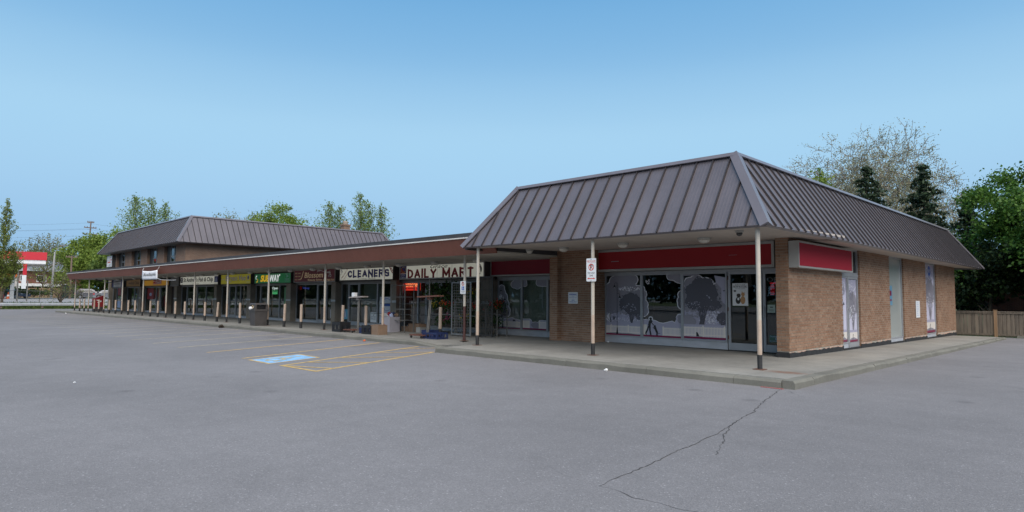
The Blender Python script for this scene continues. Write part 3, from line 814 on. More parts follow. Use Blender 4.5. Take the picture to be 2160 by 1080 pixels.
def mansard(root, x0, x1, y0, y1, ze, d, h, pitch, detail=('front', 'right')):
    deck = MB()
    e = .05
    deck.add([(x0 + e, y0 + e, ze - .0), (x1 - e, y0 + e, ze), (x1 - e, y1 - e, ze), (x0 + e, y1 - e, ze),
              (x0 + d + e, y0 + d + e, ze + h), (x1 - d - e, y0 + d + e, ze + h), (x1 - d - e, y1 - d - e, ze + h), (x0 + d + e, y1 - d - e, ze + h)],
             [(0, 1, 5, 4), (1, 2, 6, 5), (2, 3, 7, 6), (3, 0, 4, 7), (4, 5, 6, 7)])
    roof = obj('roof', deck, M['membrane'], root)
    Z = Vector((0, 0, 1)); slope = math.hypot(d, h)
    faces = dict(front=((x0, y0), (1, 0), (0, 1), x1 - x0), right=((x1, y0), (0, 1), (-1, 0), y1 - y0),
                 left=((x0, y1), (0, -1), (1, 0), y1 - y0), back=((x1, y1), (-1, 0), (0, -1), x1 - x0))
    rr = random.Random(3)
    for nm, (o_, u_, i_, L) in faces.items():
        O = Vector((o_[0], o_[1], ze)); U = Vector((u_[0], u_[1], 0)); I = Vector((i_[0], i_[1], 0))
        S = I * d + Z * h; Nn = (-I * h + Z * d) / slope
        P = lambda u, t, off=0.0: O + U * u + S * t + Nn * off
        tm = lambda u: max(0.0, min(1, u / d, (L - u) / d))
        n = int(round(L / pitch)); pw = L / n
        flat = MB(); ribs_flat = MB()
        for i in range(n):
            a, b = i * pw + .004, (i + 1) * pw - .004
            pts = [(a, 0), (b, 0), (b, tm(b))]
            for c in (L - d, d):
                if a < c < b: pts.append((c, 1.0))
            pts.append((a, tm(a)))
            pts = [p for k, p in enumerate(pts) if k == 0 or (abs(p[0] - pts[k - 1][0]) + abs(p[1] - pts[k - 1][1])) > 1e-4]
            if len(pts) < 3: continue
            if nm in detail:
                mb_ = MB(); lift = rr.uniform(-.0015, .0015)
                v = [P(u, t, .0 + lift) for u, t in pts] + [P(u, t, .014 + lift) for u, t in pts]; m_ = len(pts)
                mb_.add(v, [tuple(range(m_ - 1, -1, -1)), tuple(range(m_, 2 * m_))] + [(k, (k + 1) % m_, m_ + (k + 1) % m_, m_ + k) for k in range(m_)])
                # four low stiffening beads pressed into the pan
                for f_ in (.2, .4, .6, .8):
                    uu = a + (b - a) * f_; tt = tm(uu)
                    if tt < .08: continue
                    w_ = .022
                    q0, q1 = P(uu - w_, .004, .0142 + lift), P(uu + w_, .004, .0142 + lift); q2 = P(uu, .004, .0166 + lift)
                    r0, r1 = P(uu - w_, tt * .985, .0142 + lift), P(uu + w_, tt * .985, .0142 + lift); r2 = P(uu, tt * .985, .0166 + lift)
                    mb_.add([q0, q2, q1, r0, r2, r1], [(0, 1, 4, 3), (1, 2, 5, 4), (0, 2, 1)])
                obj('roof_panel', mb_, M['roof'], roof)
            else:
                flat.add([P(u, t, .014) for u, t in pts], [tuple(range(len(pts)))])
            if i:
                u = i * pw; t1 = tm(u)
                if t1 < .03: continue
                prof = [(-.018, .0), (-.013, .047), (.013, .047), (.018, .0)]
                tgt = MB() if nm in detail else ribs_flat
                v = [P(u + x, -.004, .01 + y) for x, y in prof] + [P(u + x, t1, .01 + y) for x, y in prof]
                tgt.add(v, [(0, 1, 2, 3), (7, 6, 5, 4)] + [(k, (k + 1) % 4, 4 + (k + 1) % 4, 4 + k) for k in range(4)])
                if nm in detail: obj('roof_rib', tgt, M['roofrib'], roof)
        if nm not in detail:
            obj('roof_plane', flat, M['roof'], roof); ribs_flat and obj('rib_row', ribs_flat, M['roofrib'], roof)
        # eave trim and ridge cap
        mb_ = MB(); v = [P(0.01, 0, -.055), P(L - .01, 0, -.055), P(L - .01, 0, -.002), P(.01, 0, -.002), P(.03, .02, -.055), P(L - .03, .02, -.055), P(L - .03, .02, -.002), P(.03, .02, -.002)]
        mb_.add(v, [(0, 1, 2, 3), (4, 7, 6, 5), (0, 4, 5, 1), (3, 2, 6, 7), (0, 3, 7, 4), (1, 5, 6, 2)])
        obj('eave_trim', mb_, M['rooftrim'], roof)
        mb_ = MB()
        v = [P(d - .03, .962, .088), P(L - d + .03, .962, .088), P(L - d + .02, 1.012, .088), P(d - .02, 1.012, .088),
             P(d - .03, .962, .060), P(L - d + .03, .962, .060), P(L - d + .02, 1.012, -.10), P(d - .02, 1.012, -.10)]
        mb_.add(v, [(0, 1, 2, 3), (4, 7, 6, 5), (0, 4, 5, 1), (2, 6, 7, 3), (0, 3, 7, 4), (1, 5, 6, 2)])
        obj('ridge_cap', mb_, M['rooftrim'], roof)
    # hip caps
    for cx, cy, sx, sy in ((x0, y0, 1, 1), (x1, y0, -1, 1), (x1, y1, -1, -1), (x0, y1, 1, -1)):
        a = Vector((cx, cy, ze)); b = Vector((cx + sx * d, cy + sy * d, ze + h))
        na = Vector((-sx * h, 0, d)) / slope; nb = Vector((0, -sy * h, d)) / slope      # normals of the two faces
        da = Vector((0, sy, 0)); db = Vector((sx, 0, 0))
        hd = (b - a).normalized()
        wa = (da - hd * da.dot(hd)).normalized() * .115; wb = (db - hd * db.dot(hd)).normalized() * .115
        up = (na + nb).normalized()
        a2, b2 = a - hd * .03, b + hd * .03
        mb_ = MB()
        # cross-section: foot A, ridge, foot B
        sec = lambda p: [p + wa + na * .055, p + wa + na * .08, p + up * .115, p + wb + nb * .08, p + wb + nb * .055, p + up * .05]
        s0, s1 = sec(a2), sec(b2)
        mb_.add(s0 + s1, [(5, 4, 3, 2, 1, 0), (6, 7, 8, 9, 10, 11)] + [(k, (k + 1) % 6, 6 + (k + 1) % 6, 6 + k) for k in range(6)])
        obj('hip_cap', mb_, M['rooftrim'], roof)
    return roof

def post(parent, x, y, ztop, zb=None, bands=(.30, 1.02), cols=('black', 'tan', 'cream'), r=.047, plate=True):
    z0 = zw(x, y) if zb is None else zb
    mb_ = MB(); mb_.tube([(x, y, z0 + bands[1]), (x, y, ztop)], r, 14)
    o = obj('post', mb_, M[cols[2]], parent)
    m2 = MB(); m2.tube([(x, y, z0 + bands[0]), (x, y, z0 + bands[1])], r + .0015, 14); obj('post_middle_band', m2, M[cols[1]], o)
    m3 = MB(); m3.tube([(x, y, z0 - .01), (x, y, z0 + bands[0])], r + .003, 14); obj('post_foot_band', m3, M[cols[0]], o)
    if plate:
        m4 = MB(); m4.fbox(Fr((x, y, z0), (1, 0, 0), (0, -1, 0)), -.11, .11, .0005, .010, -.11, .11); obj('base_plate', m4, M['rustplate'], o)
    return o

# ================================================================== END BUILDING (right)
eb = thing('shop_building', 'near tan brick shop with tall dark ribbed metal mansard roof and big red fascia', 'building', (-10.2, 24, 0.15))
YW = 17.6
w_ = MB()
WALLS = []
def core(x0, x1, y0, y1, z0=-.1, z1=3.2): m_ = MB(); m_.box(x0, x1, y0, y1, z0, z1); WALLS.append(obj('wall', m_, M['mortar'], eb))
core(-6.76, -6.45, 16.55, 20.62); core(-6.76, -6.45, 22.30, 25.62); core(-6.76, -6.45, 27.52, 30.92); core(-6.76, -6.45, 32.82, 36.6)
core(-14.53, -14.2, 16.6, 17.9); core(-14.198, -12.92, 16.8, 17.55)
core(-18.9, -6.77, 36.4, 36.598)
wall = WALLS[0]
def inter(parent, boxes):
    mb_ = MB()
    for b in boxes: mb_.box(*b)
    return obj('interior', mb_, M['interior'], parent)
inter(eb, [(-18.85, -6.8, 23.0, 23.1, .1, 3.15), (-14.52, -14.42, 17.92, 22.98, .1, 3.15), (-18.95, -18.86, 18.0, 36.3, .1, 3.15), (-18.8, -6.8, 18.0, 36.3, .05, .145)])
# bricks
BF = [(front(16.55), -6.76, -6.4535, .27, 3.19, 0), (side(-6.45), 16.546, 20.62, .27, 3.19, 1), (side(-6.45), 22.30, 25.62, .25, 3.19, 0),
      (side(-6.45), 27.52, 30.92, .20, 3.19, 1), (side(-6.45), 32.82, 36.6, .18, 3.19, 0),
      (front(22.30), -6.72, -6.4535, .15, 3.19, 0), (front(27.52), -6.72, -6.4535, .12, 3.19, 1), (front(32.82), -6.72, -6.4535, .1, 3.19, 0),
      (front(16.6), -14.53, -14.2035, .15, 3.19, 0), (side(-14.2), 16.596, 16.79, .15, 3.19, 1),
      (front(16.8), -14.19, -12.9235, .15, 3.19, 1), (side(-12.92), 16.796, 17.54, .15, 3.19, 0)]
for F, a, b, c, d, ph in BF: brick_face(F, a, b, c, d, ph)
lay_bricks(wall, M['brick'])
# tar plinth and the spalled bottom course on the side wall
rr = random.Random(12)
for a, b in ((16.538, 20.62), (22.3, 25.62), (27.52, 30.92), (32.82, 36.6)):
    mb_ = MB(); n = int((b - a) / .16)
    zt = [zw(-6.4, a) + .02 - (0.004 * (y - a)) + .10 + rr.uniform(-.02, .02) for y in span(a, b, n)]
    for i, (ya, yb) in enumerate(zip(span(a, b, n), span(a, b, n)[1:])):
        zb_ = zw(-6.4, ya) - .1
        F = side(-6.45)
        vs = [F.p(ya, zb_, -.02), F.p(yb, zb_, -.02), F.p(yb, zt[i + 1], -.02), F.p(ya, zt[i], -.02), F.p(ya, zb_, .016), F.p(yb, zb_, .016), F.p(yb, zt[i + 1], .014), F.p(ya, zt[i], .014)]
        mb_.add(vs, [(4, 5, 6, 7), (3, 7, 6, 2), (0, 4, 7, 3), (1, 2, 6, 5)])
    obj('tar_plinth', mb_, M['tar'], wall)
    mb_ = MB(); y = a + .02
    while y < b - .1:
        l = rr.uniform(.08, .26); l = min(l, b - y)
        zb_ = zw(-6.4, y) + .08; zt_ = (.268, .248, .198, .178)[(16.538, 22.3, 27.52, 32.82).index(a)]
        if rr.random() < .72 and zt_ - zb_ > .02:
            mb_.fbox(side(-6.45), y, y + l, zb_, zt_ - rr.uniform(0, .012), -.02, rr.uniform(-.004, .009))
        elif zt_ - zb_ > .05:
            mb_.fbox(side(-6.45), y, y + l, zt_ - .03, zt_, -.02, rr.uniform(.0, .009))
        y += l + .01
    if mb_.v: obj('spalled_course', mb_, M['spall'], wall)
mb_ = MB(); mb_.fbox(front(16.55), -6.775, -6.456, -.05, .262, -.02, .013); obj('tar_plinth', mb_, M['tar'], wall)

er = mansard(eb, -14.88, -5.47, 12.96, 37.4, 3.12, 1.2, 1.82, .425)
s_ = MB()
s_.add([(-14.85, 13.0, 3.115), (-5.50, 13.0, 3.115), (-5.50, 17.9, 3.20), (-14.85, 17.9, 3.20), (-14.85, 13.0, 3.16), (-5.50, 13.0, 3.16), (-5.50, 17.9, 3.26), (-14.85, 17.9, 3.26)],
       [(3, 2, 1, 0), (4, 5, 6, 7), (0, 1, 5, 4), (1, 2, 6, 5), (2, 3, 7, 6), (3, 0, 4, 7)])
s_.add([(-5.50, 17.9, 3.115), (-6.75, 17.9, 3.185), (-6.75, 37.36, 3.185), (-5.50, 37.36, 3.115), (-5.50, 17.9, 3.16), (-6.75, 17.9, 3.25), (-6.75, 37.36, 3.25), (-5.50, 37.36, 3.16)],
       [(0, 1, 2, 3), (7, 6, 5, 4), (4, 5, 1, 0), (5, 6, 2, 1), (6, 7, 3, 2), (7, 4, 0, 3)])
obj('soffit', s_, M['soffit'], eb)
mb_ = MB(); mb_.box(-14.86, -14.79, 13.02, 15.7, 3.045, 3.108); obj('soffit_edge_bar', mb_, M['frame_dark'], eb)
mb_ = MB(); mb_.box(-14.9, -6.95, 37.35, 37.39, 3.1, 3.12); mb_.box(-14.86, -6.5, 17.94, 36.9, 3.265, 3.30); obj('ceiling', mb_, M['soffit'], eb)
for x in (-14.42, -10.06, -5.74): post(eb, x, 13.16, 3.125)

F = front(YW)
# base plates and head rail, right-hand shop front
mb_ = MB(); mb_.fbox(F, -12.915, -6.77, 2.382, 2.455, -.05, .07); obj('head_rail', mb_, M['alu'], eb)
mb_ = MB(); mb_.fbox(F, -12.915, -6.77, 2.457, 3.2, -.12, -.06); obj('bulkhead', mb_, M['aluold'], eb)
EW = []
for a, b in ((-12.915, -11.48), (-11.48, -10.03), (-10.03, -8.59)):
    EW.append(storefront_unit(eb, F, a, b, .145, 2.38, 'window', sill=.2))
d1 = storefront_unit(eb, F, -8.56, -7.56, .15, 2.38, 'door', glass=M['glassdark'], handle_left=False)
mb_ = MB()
for z in (.45, 1.25, 2.15): mb_.tube([F.p(-8.555, z, .055), F.p(-8.555, z + .11, .055)], .014, 6)
obj('hinge', mb_, M['rust'], d1)
d2 = storefront_unit(eb, F, -7.54, -6.775, .15, 2.38, 'door', glass=M['glassdark'])
# left-hand shop front of the same shop
F2 = front(17.8)
mb_ = MB(); mb_.fbox(F2, -18.3, -14.56, 2.302, 2.40, -.05, .07); obj('head_rail', mb_, M['alu'], eb)
EW2 = []
for a, b in ((-18.29, -16.98), (-16.98, -15.66), (-15.66, -14.55)):
    EW2.append(storefront_unit(eb, F2, a, b, .14, 2.30, 'window', sill=.2))
# pale roller blinds hang behind the left-hand panes
mb_ = MB(); mb_.fbox(F2, -18.2, -14.6, .5, 2.28, -.16, -.15); obj('roller_blind', mb_, mat('roller_blind', (.56, .56, .47), .9, var=.06, scale=.5), eb)
mb_ = MB(); mb_.fbox(F2, -16.1, -16.02, 1.2, 2.28, -.14, -.13); mb_.fbox(F2, -16.2, -16.03, 1.55, 1.72, -.12, -.11); obj('blind_bracket', mb_, M['white'], eb)
mb_ = MB(); mb_.lathe((-16.12, 18.2, .14), [(.13, 0), (.10, .5), (.02, 1.1)], 10); obj('wet_floor_cone', mb_, M['inkyellow'], eb)
# side openings
FS = side(-6.545)
mb_ = MB(); mb_.fbox(FS, 20.625, 22.295, 2.32, 2.40, -.05, .06); obj('transom_rail', mb_, M['alu'], eb)
SW = []
SW.append(storefront_unit(eb, FS, 20.63, 21.28, .09, 2.318, 'window', sill=.18))
SW.append(storefront_unit(eb, FS, 21.30, 22.28, .09, 2.318, 'door', handle_left=True))
storefront_unit(eb, FS, 20.63, 22.28, 2.402, 3.17, 'window', glass=M['glassdark'])
SW.append(storefront_unit(eb, FS, 25.63, 27.50, .06, 3.17, 'window', glass=M['blindglass'], sill=.15))
SW.append(storefront_unit(eb, FS, 30.93, 32.80, .03, 3.17, 'window', sill=.15))
for a, b in ((20.62, 22.3), (25.62, 27.52), (30.92, 32.82)):
    mb_ = MB(); mb_.fbox(FS, a + .005, b - .005, -.1, zw(-6.5, b) + .06, -.1, .105); obj('threshold', mb_, M['tar'], eb)

# ================================================================== LOW SHOP ROW
row = thing('shop_row', 'long single storey row of small shops under a flat brown fascia canopy', 'building', (-44, 26, .1))
XL, XR = -71.8, -14.2
mb_ = MB(); mb_.box(XL, XR, 13.80, 36.9, 3.03, 3.40); deck = obj('roof', mb_, M['membrane'], row)
mb_ = MB(); mb_.box(XL + .02, XR - .02, 13.78, 17.7, 2.985, 3.028); obj('soffit', mb_, M['soffit2'], row)
n = 47; pw = (XR - XL) / n
rr = random.Random(5)
for i in range(n):
    a, b = XL + i * pw + .003, XL + (i + 1) * pw - .003; o_ = rr.uniform(-.003, .003)
    pts = [(a, 13.50 + o_, 3.46), (a, 13.74 + o_, 2.96), (a, 13.77 + o_, 2.96), (a, 13.53 + o_, 3.46)]
    m_ = MB(); m_.prism(pts, (b - a, 0, 0)); obj('fascia_panel', m_, M['fascia'], deck)
m_ = MB(); m_.prism([(XL - .02, 13.51, 3.46), (XL - .02, 13.76, 2.96), (XL - .02, 17.2, 2.96), (XL - .02, 17.2, 3.46)], (.018, 0, 0)); obj('fascia_end', m_, M['fascia'], deck)
m_ = MB(); m_.box(XL - .04, XR, 13.455, 13.56, 3.462, 3.50); m_.box(XL - .04, XL + .02, 13.562, 17.2, 3.462, 3.50); obj('edge_flashing', m_, M['flash'], deck)
m_ = MB(); m_.box(XL - .03, XR, 13.50, 14.1, 3.502, 3.64); m_.box(XL - .03, XL + .5, 14.102, 17.4, 3.502, 3.64); m_.box(XL + .5, XR, 14.102, 36.8, 3.41, 3.45); obj('roof_edge_curb', m_, M['membrane'], deck)
for x in (-16.3, -21.12, -25.4, -30.9, -35.96, -40.95, -45.95, -50.95, -56.1, -61.25, -66.4, -71.5):
    if x == -16.3: post(row, x, 14.28, 2.99, bands=(.30, 1.15), cols=('maroonpost', 'maroonpost', 'cream'))
    elif x == -21.12: post(row, x, 14.3, 2.99)
    else: post(row, x, 14.2, 2.99)
# header, piers
FW = front(17.8)
mb_ = MB(); mb_.box(-73.8, -18.95, 17.62, 17.86, 2.34, 2.984); mb_.box(-18.948, -14.56, 17.62, 17.86, 2.402, 2.984); obj('header_wall', mb_, M['cabinet'], row)
mb_ = MB(); mb_.fbox(FW, -73.8, -18.95, 2.262, 2.338, -.05, .07); obj('head_rail', mb_, M['aluold'], row)
for a, b in ((-25.15, -24.68), (-30.51, -30.09), (-35.62, -35.06), (-41.04, -40.49), (-46.48, -46.0), (-54.63, -54.0), (-56.6, -56.2), (-63.75, -63.1), (-69.3, -68.6), (-73.85, -73.5), (-18.92, -18.31)):
    m_ = MB(); m_.box(a, b, 17.42, 18.3, -.05, 2.26); m_.box(a + .003, b - .003, 17.425, 17.6, 2.262, 2.984); obj('pier', m_, M['block'], row)
    m_ = MB(); m_.box(a - .002, b + .002, 17.412, 17.425, zw(a, 15) + 1.18, zw(a, 15) + 1.28); obj('pier_band', m_, M['galv'], row)
m_ = MB(); m_.box(-56.19, -54.64, 17.75, 17.8, .05, 2.255); obj('service_door', m_, mat('dark_brown_door', (.035, .022, .017), .6), row)
inter(row, [(-73.6, -19.0, 21.6, 21.7, .05, 2.98), (-73.7, -73.6, 17.9, 21.58, .05, 2.98), (-73.6, -19.0, 17.9, 21.58, .0, .09)] + [(x - .05, x + .05, 17.95, 21.58, .1, 2.98) for x in (-24.9, -30.3, -35.35, -40.76, -46.24, -55.4, -63.4, -68.95, -18.98)])
m_ = MB(); m_.box(-73.8, -18.99, 21.72, 36.6, 0, 3.02); obj('rear_block', m_, M['block'], row)
def bay(units, glass=None, fr=None):
    out = []
    for k, a, b in units:
        z = zw((a + b) / 2, 15)
        out.append(storefront_unit(row, FW, a, b, z - .01, 2.26, 'door' if k == 'd' else 'window', fr=fr, glass=glass, sill=.12 if k == 'w' else 0))
    return out
bay([('w', -24.67, -23.47), ('w', -23.47, -22.88), ('d', -22.86, -21.86), ('w', -21.84, -20.4), ('w', -20.4, -18.94)])
bay([('w', -30.08, -29.36), ('d', -29.34, -28.38), ('w', -28.36, -26.72), ('w', -26.72, -25.17)])
bay([('w', -35.05, -32.60), ('d', -32.58, -31.6), ('w', -31.58, -30.53)], M['glassdark'])
bay([('w', -40.48, -39.78), ('d', -39.76, -38.75), ('w', -38.73, -37.16), ('w', -37.16, -35.64)])
bay([('w', -45.98, -44.70), ('d', -44.68, -43.58), ('w', -43.56, -42.8), ('w', -42.8, -41.06)])
bay([('w', -53.98, -52.76), ('w', -52.76, -50.65), ('w', -50.65, -48.87), ('w', -48.87, -46.50)])
bay([('w', -63.08, -60.13), ('d', -60.11, -58.98), ('w', -58.96, -56.62)])
bay([('w', -68.58, -66.34), ('d', -66.32, -65.2), ('w', -65.18, -63.77)])
bay([('w', -73.48, -72.0), ('w', -72.0, -69.32)])
# vertical blinds in the cleaners, things seen inside
mb_ = MB()
for i in range(22): mb_.fbox(FW, -28.3 + i * .073, -28.3 + i * .073 + .05, .3, 2.2, -.2, -.195)
for i in range(9): mb_.fbox(FW, -30.0 + i * .073, -30.0 + i * .073 + .05, .3, 2.2, -.2, -.195)
obj('vertical_blinds', mb_, mat('blind_slats', (.50, .50, .47), .8), row)
mb_ = MB()
for x, w, h in ((-24.3, .8, 1.3), (-23.2, .5, 1.7), (-21.6, .9, 1.5), (-20.3, 1.0, 1.9), (-38.3, 1.8, 1.0), (-36.6, .7, 1.4), (-34.0, 1.2, 1.1), (-44.0, 1.5, 1.0), (-51, 2.5, 1.05), (-48, 1.2, 1.5), (-60.5, 1.6, 1.1), (-66.8, 1.2, 1.2), (-71, 1.4, 1.4)):
    mb_.box(x, x + w, 19.6, 20.3, .1, .1 + h)
obj('counter', mb_, mat('counter_pale', (.45, .44, .42), .6, var=.3, scale=2.5), row)
# end trim near the left end of the canopy
m_ = MB(); m_.tube([(-67.9, 15.0, 2.95), (-72.2, 17.0, 2.72)], .04, 6); m_.tube([(-72.2, 17.0, 2.72), (-63.5, 16.9, 2.93)], .04, 6); obj('canopy_brace', m_, M['frame_dark'], row)

# ================================================================== TWO-STOREY BUILDING
ub = thing('upper_storey_building', 'two storey brick building with dark metal mansard rising behind the far end of the canopy', 'building', (-63, 27, 0))
mb_ = MB()
WX = [(-71.65, -68.8), (-66.7, -63.9), (-62.1, -59.35), (-57.65, -54.85)]
e0 = -73.8
for a, b in WX + [(-52.7, None)]:
    mb_.box(e0, a, 17.5, 18.2, 3.46, 5.66)
    if b is None: break
    mb_.box(a + .001, b - .001, 17.5, 18.2, 3.46, 4.2); mb_.box(a + .001, b - .001, 18.1, 18.19, 4.2, 5.66); e0 = b
mb_.box(-73.8, -52.7, 18.202, 36.2, 3.46, 5.66); mb_.box(-73.7, -52.8, 21.8, 36.1, -.1, 3.0)
uw = obj('wall', mb_, M['far_brick'], ub)
FU = front(17.72)
for a, b in WX:
    m_ = MB(); c = a + (b - a) * .36
    m_.fbox(FU, a + .01, c, 4.26, 5.62, -.08, 0); wo = obj('window', m_, M['frame_dark'], ub)
    m_ = MB()
    for u0, u1 in ((c, (c + b) / 2), ((c + b) / 2, b - .01)):
        for v0, v1 in ((4.26, 4.72), (4.72, 5.62)):
            m_.fbox(FU, u0, u0 + .05, v0, v1, -.05, .03); m_.fbox(FU, u1 - .05, u1, v0, v1, -.05, .03)
            m_.fbox(FU, u0 + .05, u1 - .05, v0, v0 + .045, -.05, .03); m_.fbox(FU, u0 + .05, u1 - .05, v1 - .045, v1, -.05, .03)
    obj('frame', m_, M['aluold'], wo)
    m_ = MB(); m_.fbox(FU, c + .02, b - .03, 4.28, 5.6, -.012, -.004); obj('pane', m_, M['glass'], wo)
    m_ = MB(); m_.fbox(FU, c + .15, c + .75, 4.4, 5.6, -.3, -.29); m_.fbox(FU, b - .6, b - .1, 4.3, 5.2, -.3, -.29); obj('curtain', m_, M['curtain'], wo)
    m_ = MB(); m_.fbox(front(17.5), a - .08, b + .08, 4.10, 4.195, -.2, .08); obj('sill', m_, M['sillstone'], wo)
mansard(ub, -74.75, -51.75, 16.6, 37.1, 5.62, 1.42, 2.15, .45)
m_ = MB(); m_.box(-74.7, -51.8, 16.65, 17.6, 5.585, 5.615); m_.box(-52.75, -51.8, 17.6, 37.05, 5.585, 5.615); m_.box(-74.7, -73.7, 17.6, 37.05, 5.585, 5.615); obj('soffit', m_, M['aluold'], ub)
m_ = MB(); m_.box(-55.15, -54.5, 32.3, 32.95, 6.5, 8.36); m_.box(-55.21, -54.44, 32.24, 33.01, 8.362, 8.5); ch = obj('chimney', m_, M['far_brick'], ub)
m_ = MB(); m_.lathe((-54.82, 32.62, 8.501), [(.25, 0), (.25, .22), (.2, .34)], 12); obj('chimney_cowl', m_, M['block'], ch)
m_ = MB(); m_.tube([(-68.1, 17.46, 3.62), (-68.1, 17.46, 4.0), (-67.95, 17.2, 4.05)], .05, 6); obj('vent_pipe', m_, M['galvold'], ub)

# ================================================================== WINDOW PRINTS (park silhouettes)
class Art:
    """flat print stuck on the outside of a pane: polygons in a small drawing grid, each on its own film layer"""
    def __init__(s, F, u0, u1, v0, v1, X0, X1, Y0, Y1, d=.0058):
        s.F, s.u0, s.u1, s.v0, s.v1 = F, u0, u1, v0, v1
        s.X0, s.X1, s.Y0, s.Y1 = X0, X1, Y0, Y1
        s.d = d; s.by = {}
    def m(s, x, y):
        u = s.u0 + (x - s.X0) / (s.X1 - s.X0) * (s.u1 - s.u0); v = s.v1 - (y - s.Y0) / (s.Y1 - s.Y0) * (s.v1 - s.v0)
        return (min(s.u1, max(s.u0, u)), min(s.v1, max(s.v0, v)))
    def poly(s, pts, col):
        q = [s.m(*p) for p in pts]
        out = [p for i, p in enumerate(q) if abs(p[0] - q[i - 1][0]) + abs(p[1] - q[i - 1][1]) > 1e-4]
        if len(out) < 3: return
        out = out[::-1]
        s.by.setdefault(col, MB()).fpoly(s.F, out, s.d); s.d += .00004
    def line(s, pts, w, col):
        for (x0, y0), (x1, y1) in zip(pts, pts[1:]):
            L = math.hypot(x1 - x0, y1 - y0) or 1; nx, ny = -(y1 - y0) / L * w / 2, (x1 - x0) / L * w / 2
            s.poly([(x0 + nx, y0 + ny), (x1 + nx, y1 + ny), (x1 - nx, y1 - ny), (x0 - nx, y0 - ny)], col)
    def rect(s, a, b, c, d, col): s.poly([(a, b), (c, b), (c, d), (a, d)], col)
    def puff(s, circles, col, grow=0, seed=1, jag=0.0, n=110):
        """one outline round a cluster of circles (as seen from the first centre)"""
        cx, cy = circles[0][0], circles[0][1]; rr = random.Random(seed); pts = []
        for i in range(n):
            t = 2 * math.pi * i / n; dx, dy = math.cos(t), math.sin(t); best = 4
            for c in circles:
                r = c[2] + grow; ox, oy = c[0] - cx, c[1] - cy
                b = ox * dx + oy * dy; q = b * b - (ox * ox + oy * oy - r * r)
                if q > 0: best = max(best, b + math.sqrt(q))
            best *= 1 + rr.uniform(-jag, jag)
            pts.append((cx + dx * best, cy + dy * best))
        s.poly(pts, col)
    def speck(s, cx, cy, rx, ry, n, size, col, seed=1):
        rr = random.Random(seed)
        for _ in range(n):
            t = rr.uniform(0, 6.283); r = math.sqrt(rr.random()); x, y = cx + rx * r * math.cos(t), cy + ry * r * math.sin(t)
            z = size * rr.uniform(.4, 1.2); a = rr.uniform(0, 6.283)
            s.poly([(x + z * math.cos(a + k * 2.1) * rr.uniform(.6, 1.2), y + z * math.sin(a + k * 2.1) * rr.uniform(.6, 1.2)) for k in range(3)], col)
    def tree(s, cx, cy, rx, ry, base, col, seed=1, trunk=True, light='pr_lav'):
        rr = random.Random(seed)
        cl = [(cx, cy, min(rx, ry) * .75)] + [(cx + rx * .62 * math.cos(a), cy + ry * .62 * math.sin(a), min(rx, ry) * rr.uniform(.3, .48)) for a in [i * .57 + rr.uniform(-.2, .2) for i in range(11)]]
        s.puff(cl, col, 0, seed, .035)
        s.speck(cx, cy, rx * 1.12, ry * 1.12, 90, min(rx, ry) * .09, col, seed + 1)
        s.speck(cx - rx * .1, cy + ry * .45, rx * .7, ry * .45, 40, min(rx, ry) * .07, light, seed + 2)
        if trunk:
            for dx in (-.42, -.2, .05, .28, .5):
                s.line([(cx + dx * .12 * rx, base), (cx + dx * .5 * rx, base - (base - cy) * .45), (cx + dx * 1.25 * rx, cy + ry * .4)], min(rx, ry) * .06, col)
    def fence(s, x0, x1, ytop, ybot, step=11, col='pr_fence', gap='pr_lav', posts=()):
        s.rect(x0, ytop + 8, x1, ytop + 18, col); s.rect(x0, ybot - 26, x1, ybot - 14, col)
        x = x0
        while x < x1 - 2:
            s.poly([(x, ybot), (x, ytop + 4), (x + step * .33, ytop - 5), (x + step * .66, ytop + 4), (x + step * .66, ybot)], col); x += step
        for p in posts: s.poly([(p - 9, ybot), (p - 9, ytop - 8), (p, ytop - 22), (p + 9, ytop - 8), (p + 9, ybot)], col)
    def lamp(s, x, top, base):
        c = 'pr_black'
        s.line([(x, top), (x, base - 80)], 5, c); s.poly([(x - 14, base), (x - 5, base - 95), (x + 5, base - 95), (x + 14, base)], c)
        for sx, yy in ((-1, top + 12), (1, top + 165)):
            pts = [(x + sx * (16 + 19 * -math.cos(a)), yy - 19 * math.sin(a)) for a in [i * .45 for i in range(9)]]
            s.line([(x, yy)] + pts[1:], 4, c)
            lx = x + sx * 36; s.poly([(lx - 3, yy + 12), (lx + 3, yy + 12), (lx + 17, yy + 48), (lx - 17, yy + 48)], c); s.poly([(lx - 7, yy + 48), (lx + 7, yy + 48), (lx, yy + 62)], 'pr_white')
    def build(s, parent):
        for col, mb_ in s.by.items(): obj('window_print', mb_, M[col], parent)

# three big panes of the right-hand shop front
def pane_rect(a, b, v0, v1): return a + .045, b - .045, v0, v1
V0, V1 = .39, 2.335
a = Art(F, -12.87, -11.525, V0, V1, 115, 580, 60, 905)
a.puff([(330, 240, 190), (250, 150, 95), (180, 240, 85), (420, 130, 90), (470, 120, 70), (140, 330, 110), (560, 380, 120), (560, 300, 100), (600, 560, 90), (600, 480, 95), (120, 450, 90), (350, 500, 220), (200, 560, 120), (500, 560, 110), (330, 640, 130), (160, 680, 90), (520, 660, 80)], 'pr_white', 9, 1, .012)
a.puff([(330, 240, 190), (250, 150, 95), (180, 240, 85), (420, 130, 90), (470, 120, 70), (140, 330, 110), (560, 380, 120), (560, 300, 100), (600, 560, 90), (600, 480, 95), (120, 450, 90), (350, 500, 220), (200, 560, 120), (500, 560, 110), (330, 640, 130), (160, 680, 90), (520, 660, 80)], 'pr_mid', -2, 2, .01)
a.speck(430, 250, 150, 30, 60, 14, 'pr_white', 3); a.speck(320, 235, 60, 18, 20, 10, 'pr_pale', 4)
